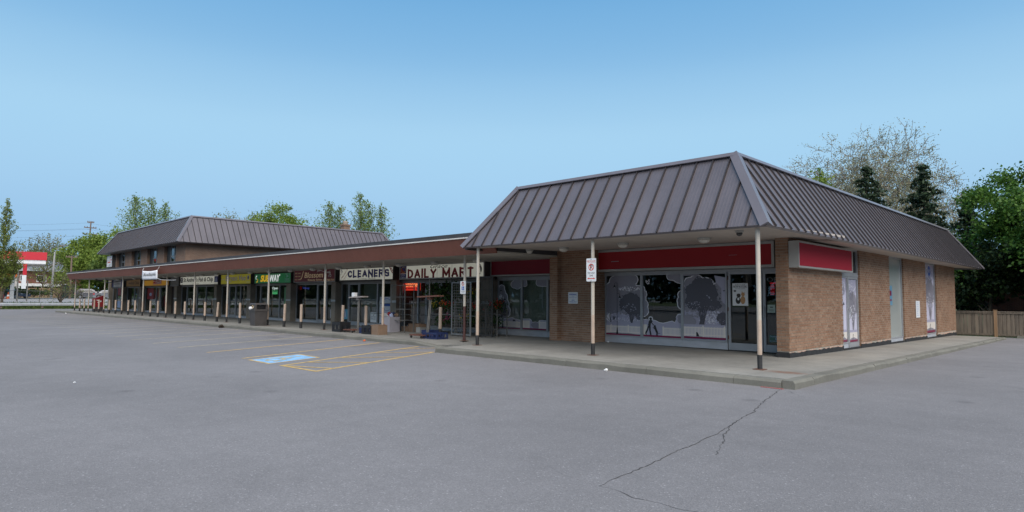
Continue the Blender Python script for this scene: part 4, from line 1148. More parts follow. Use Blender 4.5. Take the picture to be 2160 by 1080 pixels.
a.rect(115, 560, 580, 905, 'pr_lav'); a.speck(340, 560, 240, 45, 130, 22, 'pr_mid', 6); a.speck(150, 560, 60, 70, 40, 20, 'pr_mid', 7)
a.speck(350, 650, 250, 50, 80, 13, 'pr_pale', 5); a.speck(330, 690, 240, 30, 60, 9, 'pr_white', 9)
a.tree(460, 455, 150, 150, 725, 'pr_dark', 11); a.tree(570, 600, 70, 80, 725, 'pr_dark', 13, False)
a.poly([(120, 640), (150, 600), (180, 580), (182, 640), (160, 690), (184, 700), (172, 730), (116, 690)], 'pr_white'); a.line([(118, 650), (175, 725)], 8, 'pr_mid'); a.line([(172, 585), (168, 640), (180, 720)], 12, 'pr_dark'); a.line([(215, 640), (222, 690), (240, 640)], 12, 'pr_dark')
a.rect(115, 735, 580, 905, 'pr_lav')
a.fence(115, 580, 770, 880, 17, posts=(185, 417))
a.poly([(115, 895), (115, 878), (230, 866), (330, 872), (420, 868), (520, 882), (580, 890), (580, 895)], 'pr_mid')
a.rect(115, 884, 580, 905, 'pr_mag'); a.lamp(268, 165, 892); a.build(EW[0])

a = Art(F, -11.435, -10.075, V0, V1, 615, 1135, 60, 940)
a.puff([(560, 400, 90), (600, 330, 60), (615, 480, 65), (600, 570, 85), (590, 260, 45)], 'pr_white', 9, 3, .02); a.puff([(560, 400, 90), (600, 330, 60), (615, 480, 65), (600, 570, 85), (590, 260, 45)], 'pr_mid', -1, 4, .01)
a.puff([(1130, 60, 120), (1040, 85, 55), (1000, 80, 55), (1090, 110, 40)], 'pr_white', 8, 5, .01); a.puff([(1130, 60, 120), (1040, 85, 55), (1000, 80, 55), (1090, 110, 40)], 'pr_mid', -1, 5, .005)
a.puff([(1160, 470, 75), (1150, 340, 60), (1140, 420, 60)], 'pr_white', 8, 7, .02); a.puff([(1160, 470, 75), (1150, 340, 60), (1140, 420, 60)], 'pr_dark', -3, 7, .02)
hedge = [(615, 705), (660, 695), (700, 712), (750, 705), (790, 712), (830, 735), (890, 745), (950, 728), (1010, 710), (1045, 730), (1065, 690), (1060, 660), (1080, 620), (1110, 610), (1135, 610)]
a.poly([(615, 925)] + [(x, y - 9) for x, y in hedge] + [(1135, 925)], 'pr_white'); a.poly([(615, 925)] + hedge + [(1135, 925)], 'pr_lav')
a.puff([(1125, 690, 45), (1110, 650, 30)], 'pr_mid', 0, 4, .03)
a.fence(880, 1135, 800, 920, 17, posts=(888,)); a.poly([(615, 910), (615, 770), (655, 765), (668, 770), (668, 912)], 'pr_fence')
a.rect(615, 914, 1135, 940, 'pr_mag')
# man playing with a standing dog
a.puff([(718, 680, 30)], 'pr_white', 0, 1, 0, 24); a.puff([(718, 684, 20)], 'pr_black', 0, 1, 0, 20)
a.poly([(695, 705), (735, 700), (745, 725), (722, 745), (716, 790), (690, 795), (680, 770), (688, 735)], 'pr_black')
a.line([(725, 735), (760, 775)], 12, 'pr_black'); a.line([(690, 785), (672, 840), (648, 895)], 22, 'pr_black'); a.line([(706, 785), (706, 850), (718, 905)], 22, 'pr_black')
a.poly([(640, 905), (642, 890), (662, 900), (664, 914)], 'pr_black'); a.poly([(705, 915), (706, 900), (732, 910), (732, 917)], 'pr_black')
a.puff([(776, 785, 14), (766, 792, 8)], 'pr_black', 0, 2, 0, 18); a.line([(776, 795), (790, 840), (808, 880)], 30, 'pr_black'); a.line([(780, 820), (758, 800)], 8, 'pr_black'); a.line([(772, 830), (748, 805)], 8, 'pr_black'); a.line([(800, 870), (798, 915)], 12, 'pr_black'); a.line([(812, 870), (812, 915)], 10, 'pr_black'); a.line([(815, 885), (840, 890), (848, 878)], 6, 'pr_black')
# bird
a.line([(655, 130), (672, 160), (700, 118), (702, 155), (680, 190), (655, 160), (655, 130)], 7, 'pr_white'); a.line([(680, 180), (710, 185)], 6, 'pr_white')
a.build(EW[1])

a = Art(F, -9.985, -8.635, V0, V1, 120, 612, 80, 900)
a.rect(120, 640, 612, 900, 'pr_pale')
cl = [(330, 330, 175), (200, 200, 80), (270, 180, 85), (380, 220, 90), (110, 330, 90), (90, 420, 60), (480, 330, 110), (520, 420, 110), (110, 640, 80), (590, 200, 60), (600, 330, 90), (450, 560, 200), (250, 560, 200), (590, 560, 80)]
a.puff(cl, 'pr_white', 11, 8, .02); a.puff(cl, 'pr_mid', -2, 8, .012)
a.poly([(480, 100), (612, 130), (612, 470), (560, 420), (560, 260), (500, 190)], 'pr_lav')
a.rect(120, 540, 612, 760, 'pr_lav'); a.speck(360, 560, 230, 70, 110, 22, 'pr_mid', 31); a.speck(440, 620, 170, 80, 90, 14, 'pr_pale', 21); a.speck(480, 640, 120, 60, 60, 12, 'pr_white', 22)
a.tree(340, 330, 190, 200, 712, 'pr_dark', 17); a.tree(250, 420, 130, 110, 712, 'pr_dark', 19, False); a.tree(460, 470, 130, 70, 712, 'pr_dark', 23, False)
a.poly([(300, 715), (322, 640), (360, 640), (366, 715)], 'pr_dark')
a.tree(570, 630, 60, 80, 712, 'pr_dark', 27, False); a.line([(560, 712), (575, 600)], 14, 'pr_dark')
a.puff([(170, 650, 60), (220, 680, 50), (130, 690, 55)], 'pr_mid', 0, 9, .03)
a.rect(120, 712, 612, 880, 'pr_lav'); a.fence(120, 612, 742, 862, 17, posts=(350, 597))
a.rect(120, 866, 612, 890, 'pr_mag')
a.poly([(270, 862), (268, 815), (274, 806), (284, 812), (300, 840), (305, 862)], 'pr_black'); a.line([(300, 860), (340, 864)], 4, 'pr_black')
a.line([(585, 285), (595, 297), (606, 284)], 8, 'pr_black')
a.rect(120, 80, 300, 100, 'pr_mid'); a.build(EW[2])

# left-hand shop front prints
V0, V1 = .38, 2.255
a = Art(F2, -18.245, -17.025, V0, V1, 50, 445, 60, 895)
cl = [(90, 420, 110), (100, 190, 50), (90, 270, 75), (110, 350, 90), (140, 470, 90), (170, 580, 80), (190, 630, 55), (120, 660, 80), (60, 600, 100)]
a.puff(cl, 'pr_white', 10, 3, .02); a.puff(cl, 'pr_mid', -2, 3, .012); a.speck(90, 350, 50, 40, 40, 14, 'pr_white', 2)
a.tree(100, 500, 90, 110, 720, 'pr_dark', 5); a.tree(170, 620, 60, 55, 720, 'pr_dark', 6, False)
cl = [(400, 90, 90), (330, 130, 60), (380, 160, 50), (470, 120, 70)]
a.puff(cl, 'pr_white', 7, 1, .01); a.puff(cl, 'pr_mid', -1, 1, .006)
h = [(50, 720), (130, 722), (200, 728), (250, 712), (300, 705), (340, 725), (400, 735), (445, 745)]
a.poly([(50, 890)] + [(x, y - 8) for x, y in h] + [(445, 890)], 'pr_white'); a.poly([(50, 890)] + h + [(445, 890)], 'pr_lav')
a.fence(50, 445, 765, 865, 15, posts=(185, 375)); a.poly([(50, 880), (50, 858), (150, 850), (230, 870), (330, 858), (445, 880), (445, 885)], 'pr_mid')
a.rect(50, 876, 445, 895, 'pr_mag'); a.lamp(125, 190, 880)
a.poly([(303, 742), (312, 730), (325, 740), (346, 734), (346, 748), (338, 770), (334, 755), (316, 757), (312, 772)], 'pr_black'); a.build(EW2[0])
a = Art(F2, -16.935, -15.705, V0, V1, 470, 895, 60, 930)
cl = [(470, 100, 65), (500, 130, 40)]
a.puff(cl, 'pr_white', 7, 1, .01); a.puff(cl, 'pr_mid', -1, 1, .006)
cl = [(800, 80, 90), (760, 110, 55), (860, 110, 60), (830, 130, 40)]
a.puff(cl, 'pr_white', 7, 1, .01); a.puff(cl, 'pr_mid', -1, 1, .006)
h = [(470, 748), (540, 745), (590, 742), (625, 765), (640, 800), (690, 792), (740, 800), (760, 760), (820, 758), (895, 765)]
a.poly([(470, 915)] + [(x, y - 9) for x, y in h] + [(895, 915)], 'pr_white'); a.poly([(470, 915)] + h + [(895, 915)], 'pr_lav'); a.puff([(700, 850, 60), (660, 840, 40), (745, 860, 40)], 'pr_mid', 0, 2, .03)
a.poly([(470, 895), (470, 770), (595, 765), (595, 900)], 'pr_fence'); a.fence(755, 895, 775, 905, 17, posts=(762,)); a.rect(470, 900, 895, 922, 'pr_mag'); a.build(EW2[1])
# side door, side light and rear side window
def park(Fm, o, u0, u1, v0, v1, seed, lamp=False):
    a = Art(Fm, u0, u1, v0, v1, 0, 100, 0, 400, .0078)
    a.rect(0, 0, 100, 400, 'pr_pale'); a.puff([(50, 60, 50), (20, 30, 40), (80, 40, 40)], 'pr_lav', 0, seed, .03)
    a.speck(50, 60, 45, 40, 30, 7, 'pr_white', seed)
    if not lamp:
        a.tree(58, 165, 55, 80, 340, 'pr_mid', seed); a.speck(55, 220, 40, 60, 40, 6, 'pr_white', seed + 1); a.speck(40, 130, 50, 60, 60, 8, 'pr_mid', seed + 3)
    else: a.speck(20, 80, 60, 50, 60, 10, 'pr_mid', seed)
    a.rect(0, 325, 100, 345, 'pr_lav'); a.rect(0, 340, 100, 385, 'pr_fence'); a.poly([(0, 388), (30, 376), (60, 372), (100, 386), (100, 390), (0, 390)], 'pr_mid')
    a.rect(0, 388, 100, 400, 'pr_mag' if lamp else 'pr_mag')
    a.line([(45, 388), (52, 350)], 5, 'pr_black')
    if lamp:
        a.line([(45, 130), (45, 388)], 3, 'pr_black'); a.poly([(60, 150), (72, 170), (48, 170)], 'pr_black')
    a.build(o)
park(FS, SW[0], 20.68, 21.23, .33, 2.27, 3, True)
park(FS, SW[1], 21.38, 22.20, .30, 2.235, 5)
park(FS, SW[3], 30.98, 32.75, .25, 3.12, 8)

# ================================================================== SIGNS
def sign(name, label, cat, F, u0, u1, v0, v1, depth, face_m, frame_m=None, group=None, cab=None, fw=.05):
    c = Vector(F.p((u0 + u1) / 2, v0, -depth))
    t = thing(name, label, cat, c, group)
    m_ = MB(); m_.fbox(F, u0, u1, v0, v1, -depth, -.012); obj('cabinet', m_, cab or M['cabinet'], t)
    m_ = MB(); m_.fbox(F, u0 + fw * .5, u1 - fw * .5, v0 + fw * .5, v1 - fw * .5, -.010, 0); obj('face', m_, face_m, t)
    fm = frame_m or M['signframe']; m_ = MB()
    m_.fbox(F, u0, u0 + fw, v0, v1, -.011, .02); m_.fbox(F, u1 - fw, u1, v0, v1, -.011, .02)
    m_.fbox(F, u0 + fw, u1 - fw, v0, v0 + fw, -.011, .019); m_.fbox(F, u0 + fw, u1 - fw, v1 - fw, v1, -.011, .019)
    obj('frame', m_, fm, t)
    return t
def lettering(t, items, F, m, d=.004, name='lettering'):
    m_ = MB()
    for it in items: put_text(m_, F, it[0], it[1], it[2], it[3], it[4], d, **(it[5] if len(it) > 5 else {}))
    return obj(name, m_, m, t)

SF = front(17.05)
s = sign('fascia_sign', 'long blank dark red fascia sign over the park print windows', 'sign', front(17.2), -13.22, -7.06, 2.465, 3.17, .3, M['red'], cab=M['signframe'], fw=.07)
m_ = MB(); m_.fbox(front(17.2), -12.4, -12.1, 2.78, 2.80, .001, .002); m_.fbox(front(17.2), -8.35, -8.1, 2.83, 2.838, .001, .002); obj('scuff_mark', m_, M['pr_mid'], s)
m_ = MB(); m_.box(-13.18, -7.1, 17.22, 17.5, 3.172, 3.19); obj('top_bracket', m_, M['aluold'], s)
s = sign('fascia_sign', 'blank maroon fascia sign left of the projecting brick pilaster', 'sign', front(17.35), -18.28, -14.56, 2.41, 3.06, .25, M['maroonsign'], cab=M['signframe'], fw=.05)
# cabinet sign on the side wall
FB = side(-6.2)
s = sign('box_sign', 'deep white box sign with blank red face on the side wall corner', 'sign', FB, 16.57, 20.78, 2.41, 3.09, .235, M['redside'], cab=M['signframe'], fw=.045)
# grocery
u0, u1 = -23.9, -18.3
s = sign('shop_sign', 'long cream grocery sign with big dark red capitals and a small script word', 'sign', SF, u0, u1, 2.36, 3.0, .3, M['creamface'], M['signframe'], 'shop signs under the canopy')
m_ = MB(); block_text(m_, SF, 'DAILY MART', -23.32, -18.92, 2.41, 2.79, .004, .13, .075); obj('lettering', m_, M['darkred'], s)
lettering(s, [('Grace', -21.7, -20.55, 2.815, 2.965, dict(shear=.35, bold=.004))], SF, M['inkblack'], .005)
m_ = MB(); m_.fpoly(SF, [(-23.85, 2.62), (-23.4, 2.62), (-23.4, 2.95), (-23.85, 2.95)][::1], .002); lb = obj('lottery_panel', m_, M['navy'], s)
m_ = MB(); m_.fpoly(SF, [(-23.85, 2.62), (-23.44, 2.62), (-23.82, 2.9)], .004); obj('lottery_flash', m_, M['darkred'], lb)
m_ = MB()
for i in range(9):
    t = 2 * math.pi * i / 9; m_.fpoly(SF, ring(-23.625 + .17 * math.cos(t), 2.79 + .12 * math.sin(t), .022, 8), .006)
obj('lottery_dot', m_, M['inkyellow'], lb); lb.children[-1]['kind'] = 'stuff'
m_ = MB(); m_.fpoly(SF, [(-23.85, 2.41), (-23.4, 2.41), (-23.4, 2.61), (-23.85, 2.61)], .002); obj('lottery_caption_panel', m_, M['navy'], s)
lettering(s, [('Lotto', -23.8, -23.5, 2.52, 2.59), ('Centre', -23.82, -23.44, 2.43, 2.50)], SF, M['inkwhite'], .005)
m_ = MB(); m_.fpoly(SF, ring(-18.6, 2.70, .15, 24, .2), .003); em = obj('emblem', m_, M['inkgrey'], s)
m_ = MB(); put_annulus(m_, SF, -18.6, 2.70, .155, .17, .004); m_.fpoly(SF, ring(-18.6, 2.72, .045, 14, .06), .006); m_.fpoly(SF, [(-18.68, 2.54), (-18.52, 2.54), (-18.55, 2.68), (-18.65, 2.68)], .0062); obj('emblem_figure', m_, M['creamface'], em)
# cleaners
u0, u1 = -29.1, -24.38
s = sign('shop_sign', 'cream dry cleaner sign with bold navy capitals and diagonal script', 'sign', SF, u0, u1, 2.345, 2.995, .3, M['creamface'], M['cabinet'], 'shop signs under the canopy')
m_ = MB(); block_text(m_, SF, 'CLEANERS', -28.32, -24.72, 2.52, 2.86, .004, .13, .08); obj('lettering', m_, M['navy'], s)
lettering(s, [('Dry Cleaning \u2022 Alterations', -27.35, -25.85, 2.40, 2.48)], SF, M['inkgrey'])
lettering(s, [('Cleaning', -28.83, -28.15, 2.53, 2.62, dict(rot=.72, shear=.3)), ('Master\'s', -29.0, -28.25, 2.66, 2.76, dict(rot=.72, shear=.3))], SF, M['darkred'])
lettering(s, [('2', -28.97, -28.82, 2.80, 2.93, dict(rot=.6, bold=.02)), ('and', -29.02, -28.8, 2.71, 2.76, dict(rot=.75))], SF, M['navy'], .005)
m_ = MB(); put_bar(m_, SF, (-24.72, 2.95), (-24.46, 2.66), .05, .004); put_bar(m_, SF, (-24.62, 2.95), (-24.45, 2.76), .04, .0042); put_bar(m_, SF, (-24.72, 2.93), (-24.52, 2.84), .02, .0044); obj('corner_script', m_, M['darkred'], s)
# beauty salon
u0, u1 = -33.95, -29.5
s = sign('shop_sign', 'plum red beauty salon sign with gold script lettering', 'sign', SF, u0, u1, 2.33, 3.03, .3, M['signmaroon'], M['signframe'], 'shop signs under the canopy', fw=.035)
lettering(s, [('Blossom', -32.75, -30.75, 2.57, 2.86, dict(shear=.15, bold=.02)), ('J', -33.2, -32.85, 2.50, 2.95, dict(shear=.4, bold=.006))], SF, M['inkgold'])
lettering(s, [('SKIN CARE', -33.85, -33.2, 2.80, 2.87), ('HAIR CARE', -33.85, -33.2, 2.63, 2.70), ('NAIL CARE', -33.85, -33.2, 2.46, 2.53), ('Beauty Salon', -32.35, -30.85, 2.38, 2.51, dict(bold=.01)), ('416 748-7331', -30.75, -29.6, 2.38, 2.48, dict(bold=.008))], SF, M['inkgold'], .005)
m_ = MB()
for k in range(4):
    pts = [(-31.4 + i * .2, 2.86 + .07 * math.sin(i * .75 + k * .35) + .018 * k) for i in range(8)]
    for p_, q_ in zip(pts, pts[1:]): put_bar(m_, SF, p_, q_, .012, .004 + .0003 * k)
put_annulus(m_, SF, -30.05, 2.78, .05, .075, .006); put_annulus(m_, SF, -29.98, 2.66, .05, .075, .0064); put_annulus(m_, SF, -30.15, 2.64, .03, .05, .0068)
obj('flower_flourish', m_, M['inkwhite'], s)
# sandwich shop
u0, u1 = -39.1, -34.3
s = sign('shop_sign', 'dark green sandwich shop sign with glowing yellow and white letters', 'sign', SF, u0, u1, 2.30, 2.93, .3, M['signgreen'], M['cabinet'], 'shop signs under the canopy', fw=.04)
def sub_letters(txt, a, b, m): lettering(s, [(txt, a, b, 2.42, 2.82, dict(bold=.045, shear=.08))], SF, m, .006)
sub_letters('SUB', -38.2, -37.05, M['lityellow']); sub_letters('WAY', -37.02, -35.72, M['litwhite'])
m_ = MB(); m_.fpoly(SF, [(-38.2, 2.43), (-38.3, 2.475), (-38.2, 2.52)], .0062); obj('arrow_tip', m_, M['lityellow'], s)
m_ = MB(); m_.fpoly(SF, [(-35.76, 2.74), (-35.76, 2.86), (-35.62, 2.80)], .0062); obj('arrow_tip', m_, M['litwhite'], s)
m_ = MB()
for i in range(9):
    t0, t1 = 1.2 + i * .36, 1.2 + (i + 1) * .36
    put_bar(m_, SF, (-38.78 + .12 * math.cos(t0), 2.68 + .10 * math.sin(t0)), (-38.78 + .12 * math.cos(t1), 2.68 + .10 * math.sin(t1)), .06, .005 + i * .00005)
obj('round_emblem_top', m_, M['litwhite'], s)
m_ = MB()
for i in range(9):
    t0, t1 = -2.2 + i * .36, -2.2 + (i + 1) * .36
    put_bar(m_, SF, (-38.74 + .12 * math.cos(t0), 2.51 + .10 * math.sin(t0)), (-38.74 + .12 * math.cos(t1), 2.51 + .10 * math.sin(t1)), .06, .007 + i * .00005)
obj('round_emblem_bottom', m_, M['lityellow'], s)
m_ = MB()
for p_, q_ in (((-35.05, 2.44), (-34.5, 2.44)), ((-35.05, 2.84), (-34.5, 2.84)), ((-35.05, 2.44), (-35.05, 2.84)), ((-34.5, 2.44), (-34.5, 2.84))): put_bar(m_, SF, p_, q_, .014, .004)
put_text(m_, SF, '24', -34.9, -34.65, 2.65, 2.79, .0045, bold=.01); put_text(m_, SF, 'HOURS', -35.0, -34.55, 2.50, 2.60, .0045, bold=.01)
obj('hours_panel', m_, M['inkpale'], s)
# rice restaurant
u0, u1 = -44.35, -39.6
s = sign('shop_sign', 'olive yellow restaurant sign with pale violet serif style lettering', 'sign', SF, u0, u1, 2.30, 2.985, .3, M['olive'], M['cabinet'], 'shop signs under the canopy', fw=.04)
lettering(s, [('Biryani Hut', -43.55, -40.35, 2.44, 2.88, dict(bold=.03, spacing=1.06))], SF, M['inkwhite'], .003)
lettering(s, [('Biryani Hut', -43.53, -40.37, 2.45, 2.87, dict(bold=.008, spacing=1.06))], SF, mat('ink_violet', (.30, .27, .52), .5), .005)
lettering(s, [('AUTHENTIC', -44.3, -43.65, 2.61, 2.69)], SF, M['inkpale'], .004); lettering(s, [('HALAL', -40.3, -39.72, 2.40, 2.48)], SF, M['inkpale'], .004)
m_ = MB(); put_annulus(m_, SF, -40.02, 2.72, .09, .15, .004); obj('seal_ring', m_, M['inkpale'], s); m_ = MB(); m_.fpoly(SF, ring(-40.02, 2.72, .09), .004); obj('seal_centre', m_, M['navy'], s)
# fish and chips
u0, u1 = -52.2, -44.8
s = sign('shop_sign', 'wide cream fish and chip sign with black old style lettering and a saltire', 'sign', SF, u0, u1, 2.30, 2.985, .3, M['creamface'], M['cabinet'], 'shop signs under the canopy', fw=.05)
lettering(s, [("St Andrew's Fish & Chip", -51.45, -45.75, 2.47, 2.86, dict(bold=.032, shear=.12, spacing=1.05))], SF, M['inkblack'])
lettering(s, [('TAKE OUT', -49.6, -48.3, 2.37, 2.44), ('Halal', -52.1, -51.6, 2.36, 2.42), ('745-4474', -45.5, -44.95, 2.36, 2.42)], SF, M['inkgrey'])
m_ = MB(); m_.fpoly(SF, [(-52.13, 2.5), (-51.6, 2.5), (-51.6, 2.9), (-52.13, 2.9)], .002); fl = obj('saltire_flag', m_, M['inkblack'], s)
m_ = MB(); put_bar(m_, SF, (-52.12, 2.51), (-51.61, 2.89), .08, .004); put_bar(m_, SF, (-52.12, 2.89), (-51.61, 2.51), .08, .005); obj('saltire_cross', m_, M['inkwhite'], fl)
m_ = MB(); m_.fpoly(SF, [(-45.5, 2.48), (-44.88, 2.48), (-44.88, 2.9), (-45.5, 2.9)], .002); lp = obj('emblem_panel', m_, M['navy'], s)
m_ = MB(); m_.fpoly(SF, [(-45.35, 2.53), (-45.02, 2.53), (-45.05, 2.68), (-45.12, 2.82), (-45.25, 2.84), (-45.33, 2.7)], .004); obj('emblem_figure', m_, M['inkpale'], lp)
sign('shop_sign', 'small blank grey sign box above the dark service door', 'sign', SF, -54.3, -52.5, 2.28, 3.0, .2, M['blankgrey'], M['aluold'], 'shop signs under the canopy')
# pizza, clinic, laundry
s = sign('shop_sign', 'bright orange pizza shop sign half covered by the white banner', 'sign', SF, -61.0, -54.75, 2.30, 2.84, .3, M['signorange'], M['cabinet'], 'shop signs under the canopy')
m_ = MB(); m_.fpoly(SF, [(-58.6, 2.42), (-56.5, 2.46), (-56.45, 2.82), (-58.55, 2.80)], .003); rb = obj('red_badge', m_, M['inkred'], s)
lettering(s, [('PIZZA', -58.0, -56.6, 2.56, 2.76, dict(bold=.02, shear=.2))], SF, M['inkwhite'], .006)
m_ = MB(); put_bar(m_, SF, (-58.5, 2.47), (-56.6, 2.51), .03, .006); put_bar(m_, SF, (-58.55, 2.70), (-58.0, 2.72), .03, .0065); obj('badge_swash', m_, M['inkwhite'], s)
s = sign('shop_sign', 'golden brown animal clinic sign with dark lettering', 'sign', SF, -66.25, -62.05, 2.28, 2.965, .3, M['signgold'], M['cabinet'], 'shop signs under the canopy')
lettering(s, [('Animal Clinic', -65.6, -62.4, 2.5, 2.75, dict(bold=.012))], SF, M['inkblack'])
s = sign('shop_sign', 'white laundry sign with navy saw tooth sides at the far end', 'sign', SF, -71.0, -67.4, 2.28, 2.97, .3, M['white'], M['cabinet'], 'shop signs under the canopy', fw=.03)
m_ = MB()
for sx, ex in ((-70.97, 1), (-67.43, -1)):
    pts = [(sx, 2.31), (sx + ex * .55, 2.31)]
    for i in range(7): pts += [(sx + ex * .45, 2.36 + i * .085), (sx + ex * .6, 2.40 + i * .085)]
    pts += [(sx + ex * .5, 2.94), (sx, 2.94)]
    m_.fpoly(SF, pts if ex > 0 else pts[::-1], .002)
obj('side_border', m_, M['navy'], s); s.children[-1]['kind'] = 'stuff'
lettering(s, [('COIN', -69.8, -68.6, 2.72, 2.88, dict(bold=.012)), ('LAUNDROMAT', -70.2, -68.2, 2.52, 2.66, dict(bold=.012)), ('OPEN 7 DAYS', -69.8, -68.6, 2.38, 2.44)], SF, M['inkgrey'])
# sign beside the upper windows
s = sign('box_sign', 'white upright box sign with a red symbol at the upper left corner', 'sign', front(17.2), -73.85, -71.95, 4.28, 5.42, .28, M['white'], M['aluold'])
m_ = MB(); FX = front(17.2)
put_bar(m_, FX, (-73.5, 4.75), (-72.5, 4.75), .09, .004); put_bar(m_, FX, (-73.45, 4.78), (-73.45, 4.98), .07, .0042); put_bar(m_, FX, (-72.5, 4.95), (-72.2, 5.02), .14, .0044); put_bar(m_, FX, (-72.95, 4.8), (-72.75, 5.25), .06, .0046); put_bar(m_, FX, (-72.8, 5.2), (-72.45, 5.26), .05, .0048)
obj('red_symbol', m_, M['inkred'], s)
lettering(s, [('TAX', -72.9, -72.35, 4.52, 4.62), ('ACCOUNTING', -73.35, -72.3, 4.38, 4.46)], FX, M['inkgrey'])

# banner hung on the fascia
t = thing('banner', 'white cloth banner tied to the brown fascia over the orange sign', 'banner', (-46.9, 13.42, 2.6))
FN = front(13.40); m_ = MB(); nx_ = 14
top = []; 
for j in range(6):
    for i in range(nx_ + 1):
        u = -48.4 + 3.15 * i / nx_; v = 3.21 - .09 * math.sin(math.pi * i / nx_) * (1 - j / 5) * .6 - .60 * j / 5 - .02 * (i / nx_)
        m_.v.append(FN.p(u, v, .012 * math.sin(i * 1.1 + j * .6) + .018))
for j in range(5):
    for i in range(nx_): m_.f.append((j * (nx_ + 1) + i, (j + 1) * (nx_ + 1) + i, (j + 1) * (nx_ + 1) + i + 1, j * (nx_ + 1) + i + 1))
o = obj('cloth', m_, mat('banner_cloth', (.70, .71, .75), .85, var=.08, scale=2), t, smooth=True)
sm_ = o.modifiers.new('thick', 'SOLIDIFY'); sm_.thickness = .004
lettering(t, [('Available', -48.15, -45.5, 2.83, 3.03, dict(shear=.2))], FN, M['inkgrey'], .042)
m_ = MB(); m_.tube([(-45.25, 13.38, 2.66), (-44.6, 13.42, 2.55), (-43.6, 13.6, 2.52), (-42.9, 13.75, 2.52)], .012, 5); m_.tube([(-48.4, 13.39, 3.2), (-48.45, 13.48, 3.42)], .01, 5); m_.tube([(-45.25, 13.39, 3.2), (-45.2, 13.48, 3.42)], .01, 5)
obj('tie_cord', m_, M['white'], t)

# post and wall signs
def plate_sign(name, label, F, u0, u1, v0, v1):
    t = thing(name, label, 'sign', F.p((u0 + u1) / 2, v0, 0))
    r_ = .025; pts = []
    for cx, cy, a0 in ((u1 - r_, v0 + r_, -90), (u1 - r_, v1 - r_, 0), (u0 + r_, v1 - r_, 90), (u0 + r_, v0 + r_, 180)):
        for k in range(4): pts.append((cx + r_ * math.cos(R(a0 + k * 30)), cy + r_ * math.sin(R(a0 + k * 30))))
    m_ = MB(); m_.fprism(F, pts, -.004, 0); obj('plate', m_, M['white'], t); return t
FP = front(13.085)
t = plate_sign('parking_sign', 'white fire route no parking sign on the middle post of the brick shop', FP, -10.21, -9.90, 2.02, 2.61)
lettering(t, [('FIRE ROUTE', -10.19, -9.92, 2.50, 2.56)], FP, M['inkred'], .0015)
m_ = MB(); put_annulus(m_, FP, -10.055, 2.385, .068, .088, .003); put_bar(m_, FP, (-10.11, 2.44), (-10.0, 2.33), .018, .0034); obj('prohibition_ring', m_, M['inkred'], t)
lettering(t, [('P', -10.09, -10.015, 2.325, 2.445, dict(bold=.01)), ('TOW AWAY', -10.17, -9.94, 2.215, 2.255, dict(bold=.01)), ('ZONE', -10.11, -10.0, 2.15, 2.19, dict(bold=.01))], FP, M['inkblack'], .0022)
m_ = MB(); put_bar(m_, FP, (-10.14, 2.095), (-9.97, 2.095), .022, .0015); m_.fpoly(FP, [(-10.18, 2.095), (-10.13, 2.07), (-10.13, 2.12)], .002); m_.fpoly(FP, [(-9.93, 2.095), (-9.98, 2.12), (-9.98, 2.07)], .002); obj('double_arrow', m_, M['inkred'], t)
m_ = MB()
for z in (2.585, 2.045): m_.tube([FP.p(-10.055, z, 0), FP.p(-10.055, z, .008)], .009, 8)
m_.v and obj('bolt', m_, M['frame_dark'], t)
FH = front(14.20)
t = plate_sign('parking_sign', 'white accessible parking permit sign on the half maroon post', FH, -16.44, -16.16, 1.70, 2.13)
m_ = MB(); put_annulus(m_, FH, -16.30, 2.04, .05, .066, .003); put_bar(m_, FH, (-16.34, 2.08), (-16.26, 2.0), .014, .0034); obj('prohibition_ring', m_, M['inkred'], t)
lettering(t, [('P', -16.325, -16.275, 1.995, 2.085)], FH, M['inkblack'], .002)
m_ = MB(); m_.fpoly(FH, [(-16.365, 1.83), (-16.235, 1.83), (-16.235, 1.95), (-16.365, 1.95)], .0015); bp_ = obj('blue_square', m_, M['inkblue'], t)
m_ = MB(); put_annulus(m_, FH, -16.30, 1.872, .022, .032, .003, 16); put_bar(m_, FH, (-16.31, 1.88), (-16.31, 1.925), .012, .0034); put_bar(m_, FH, (-16.31, 1.885), (-16.265, 1.88), .01, .0036); m_.fpoly(FH, ring(-16.31, 1.937, .01, 8), .0038); obj('wheelchair_symbol', m_, M['inkwhite'], bp_)
lettering(t, [('BY PERMIT', -16.40, -16.20, 1.775, 1.80), ('ONLY', -16.35, -16.25, 1.735, 1.76)], FH, M['inkgrey'], .0015)
FQ = front(16.775)
t = plate_sign('warning_sign', 'small white warning notice with blue writing on the front brick wall', FQ, -13.86, -13.45, 1.40, 1.79)
lettering(t, [('WARNING', -13.82, -13.49, 1.68, 1.74, dict(bold=.03)), ('THESE', -13.70, -13.60, 1.64, 1.66), ('PREMISES ARE PROTECTED BY', -13.82, -13.49, 1.605, 1.625), ('24 HR', -13.69, -13.62, 1.575, 1.59), ('VIDEO', -13.72, -13.59, 1.50, 1.535, dict(bold=.02)), ('SURVEILLANCE', -13.81, -13.50, 1.445, 1.48, dict(bold=.02))], FQ, M['inkblue'], .0015)
FW2 = side(-6.42)
t = plate_sign('wall_notice', 'narrow white paper notice on the side brick wall before the rear window', FW2, 29.1, 29.72, .92, 1.58)
m_ = MB()
rr = random.Random(3)
for i in range(8): put_bar(m_, FW2, (29.2, 1.5 - i * .07), (29.2 + rr.uniform(.25, .42), 1.5 - i * .07), .022, .002)
obj('printed_lines', m_, M['inkpale'], t); t.children[-1]['kind'] = 'stuff'
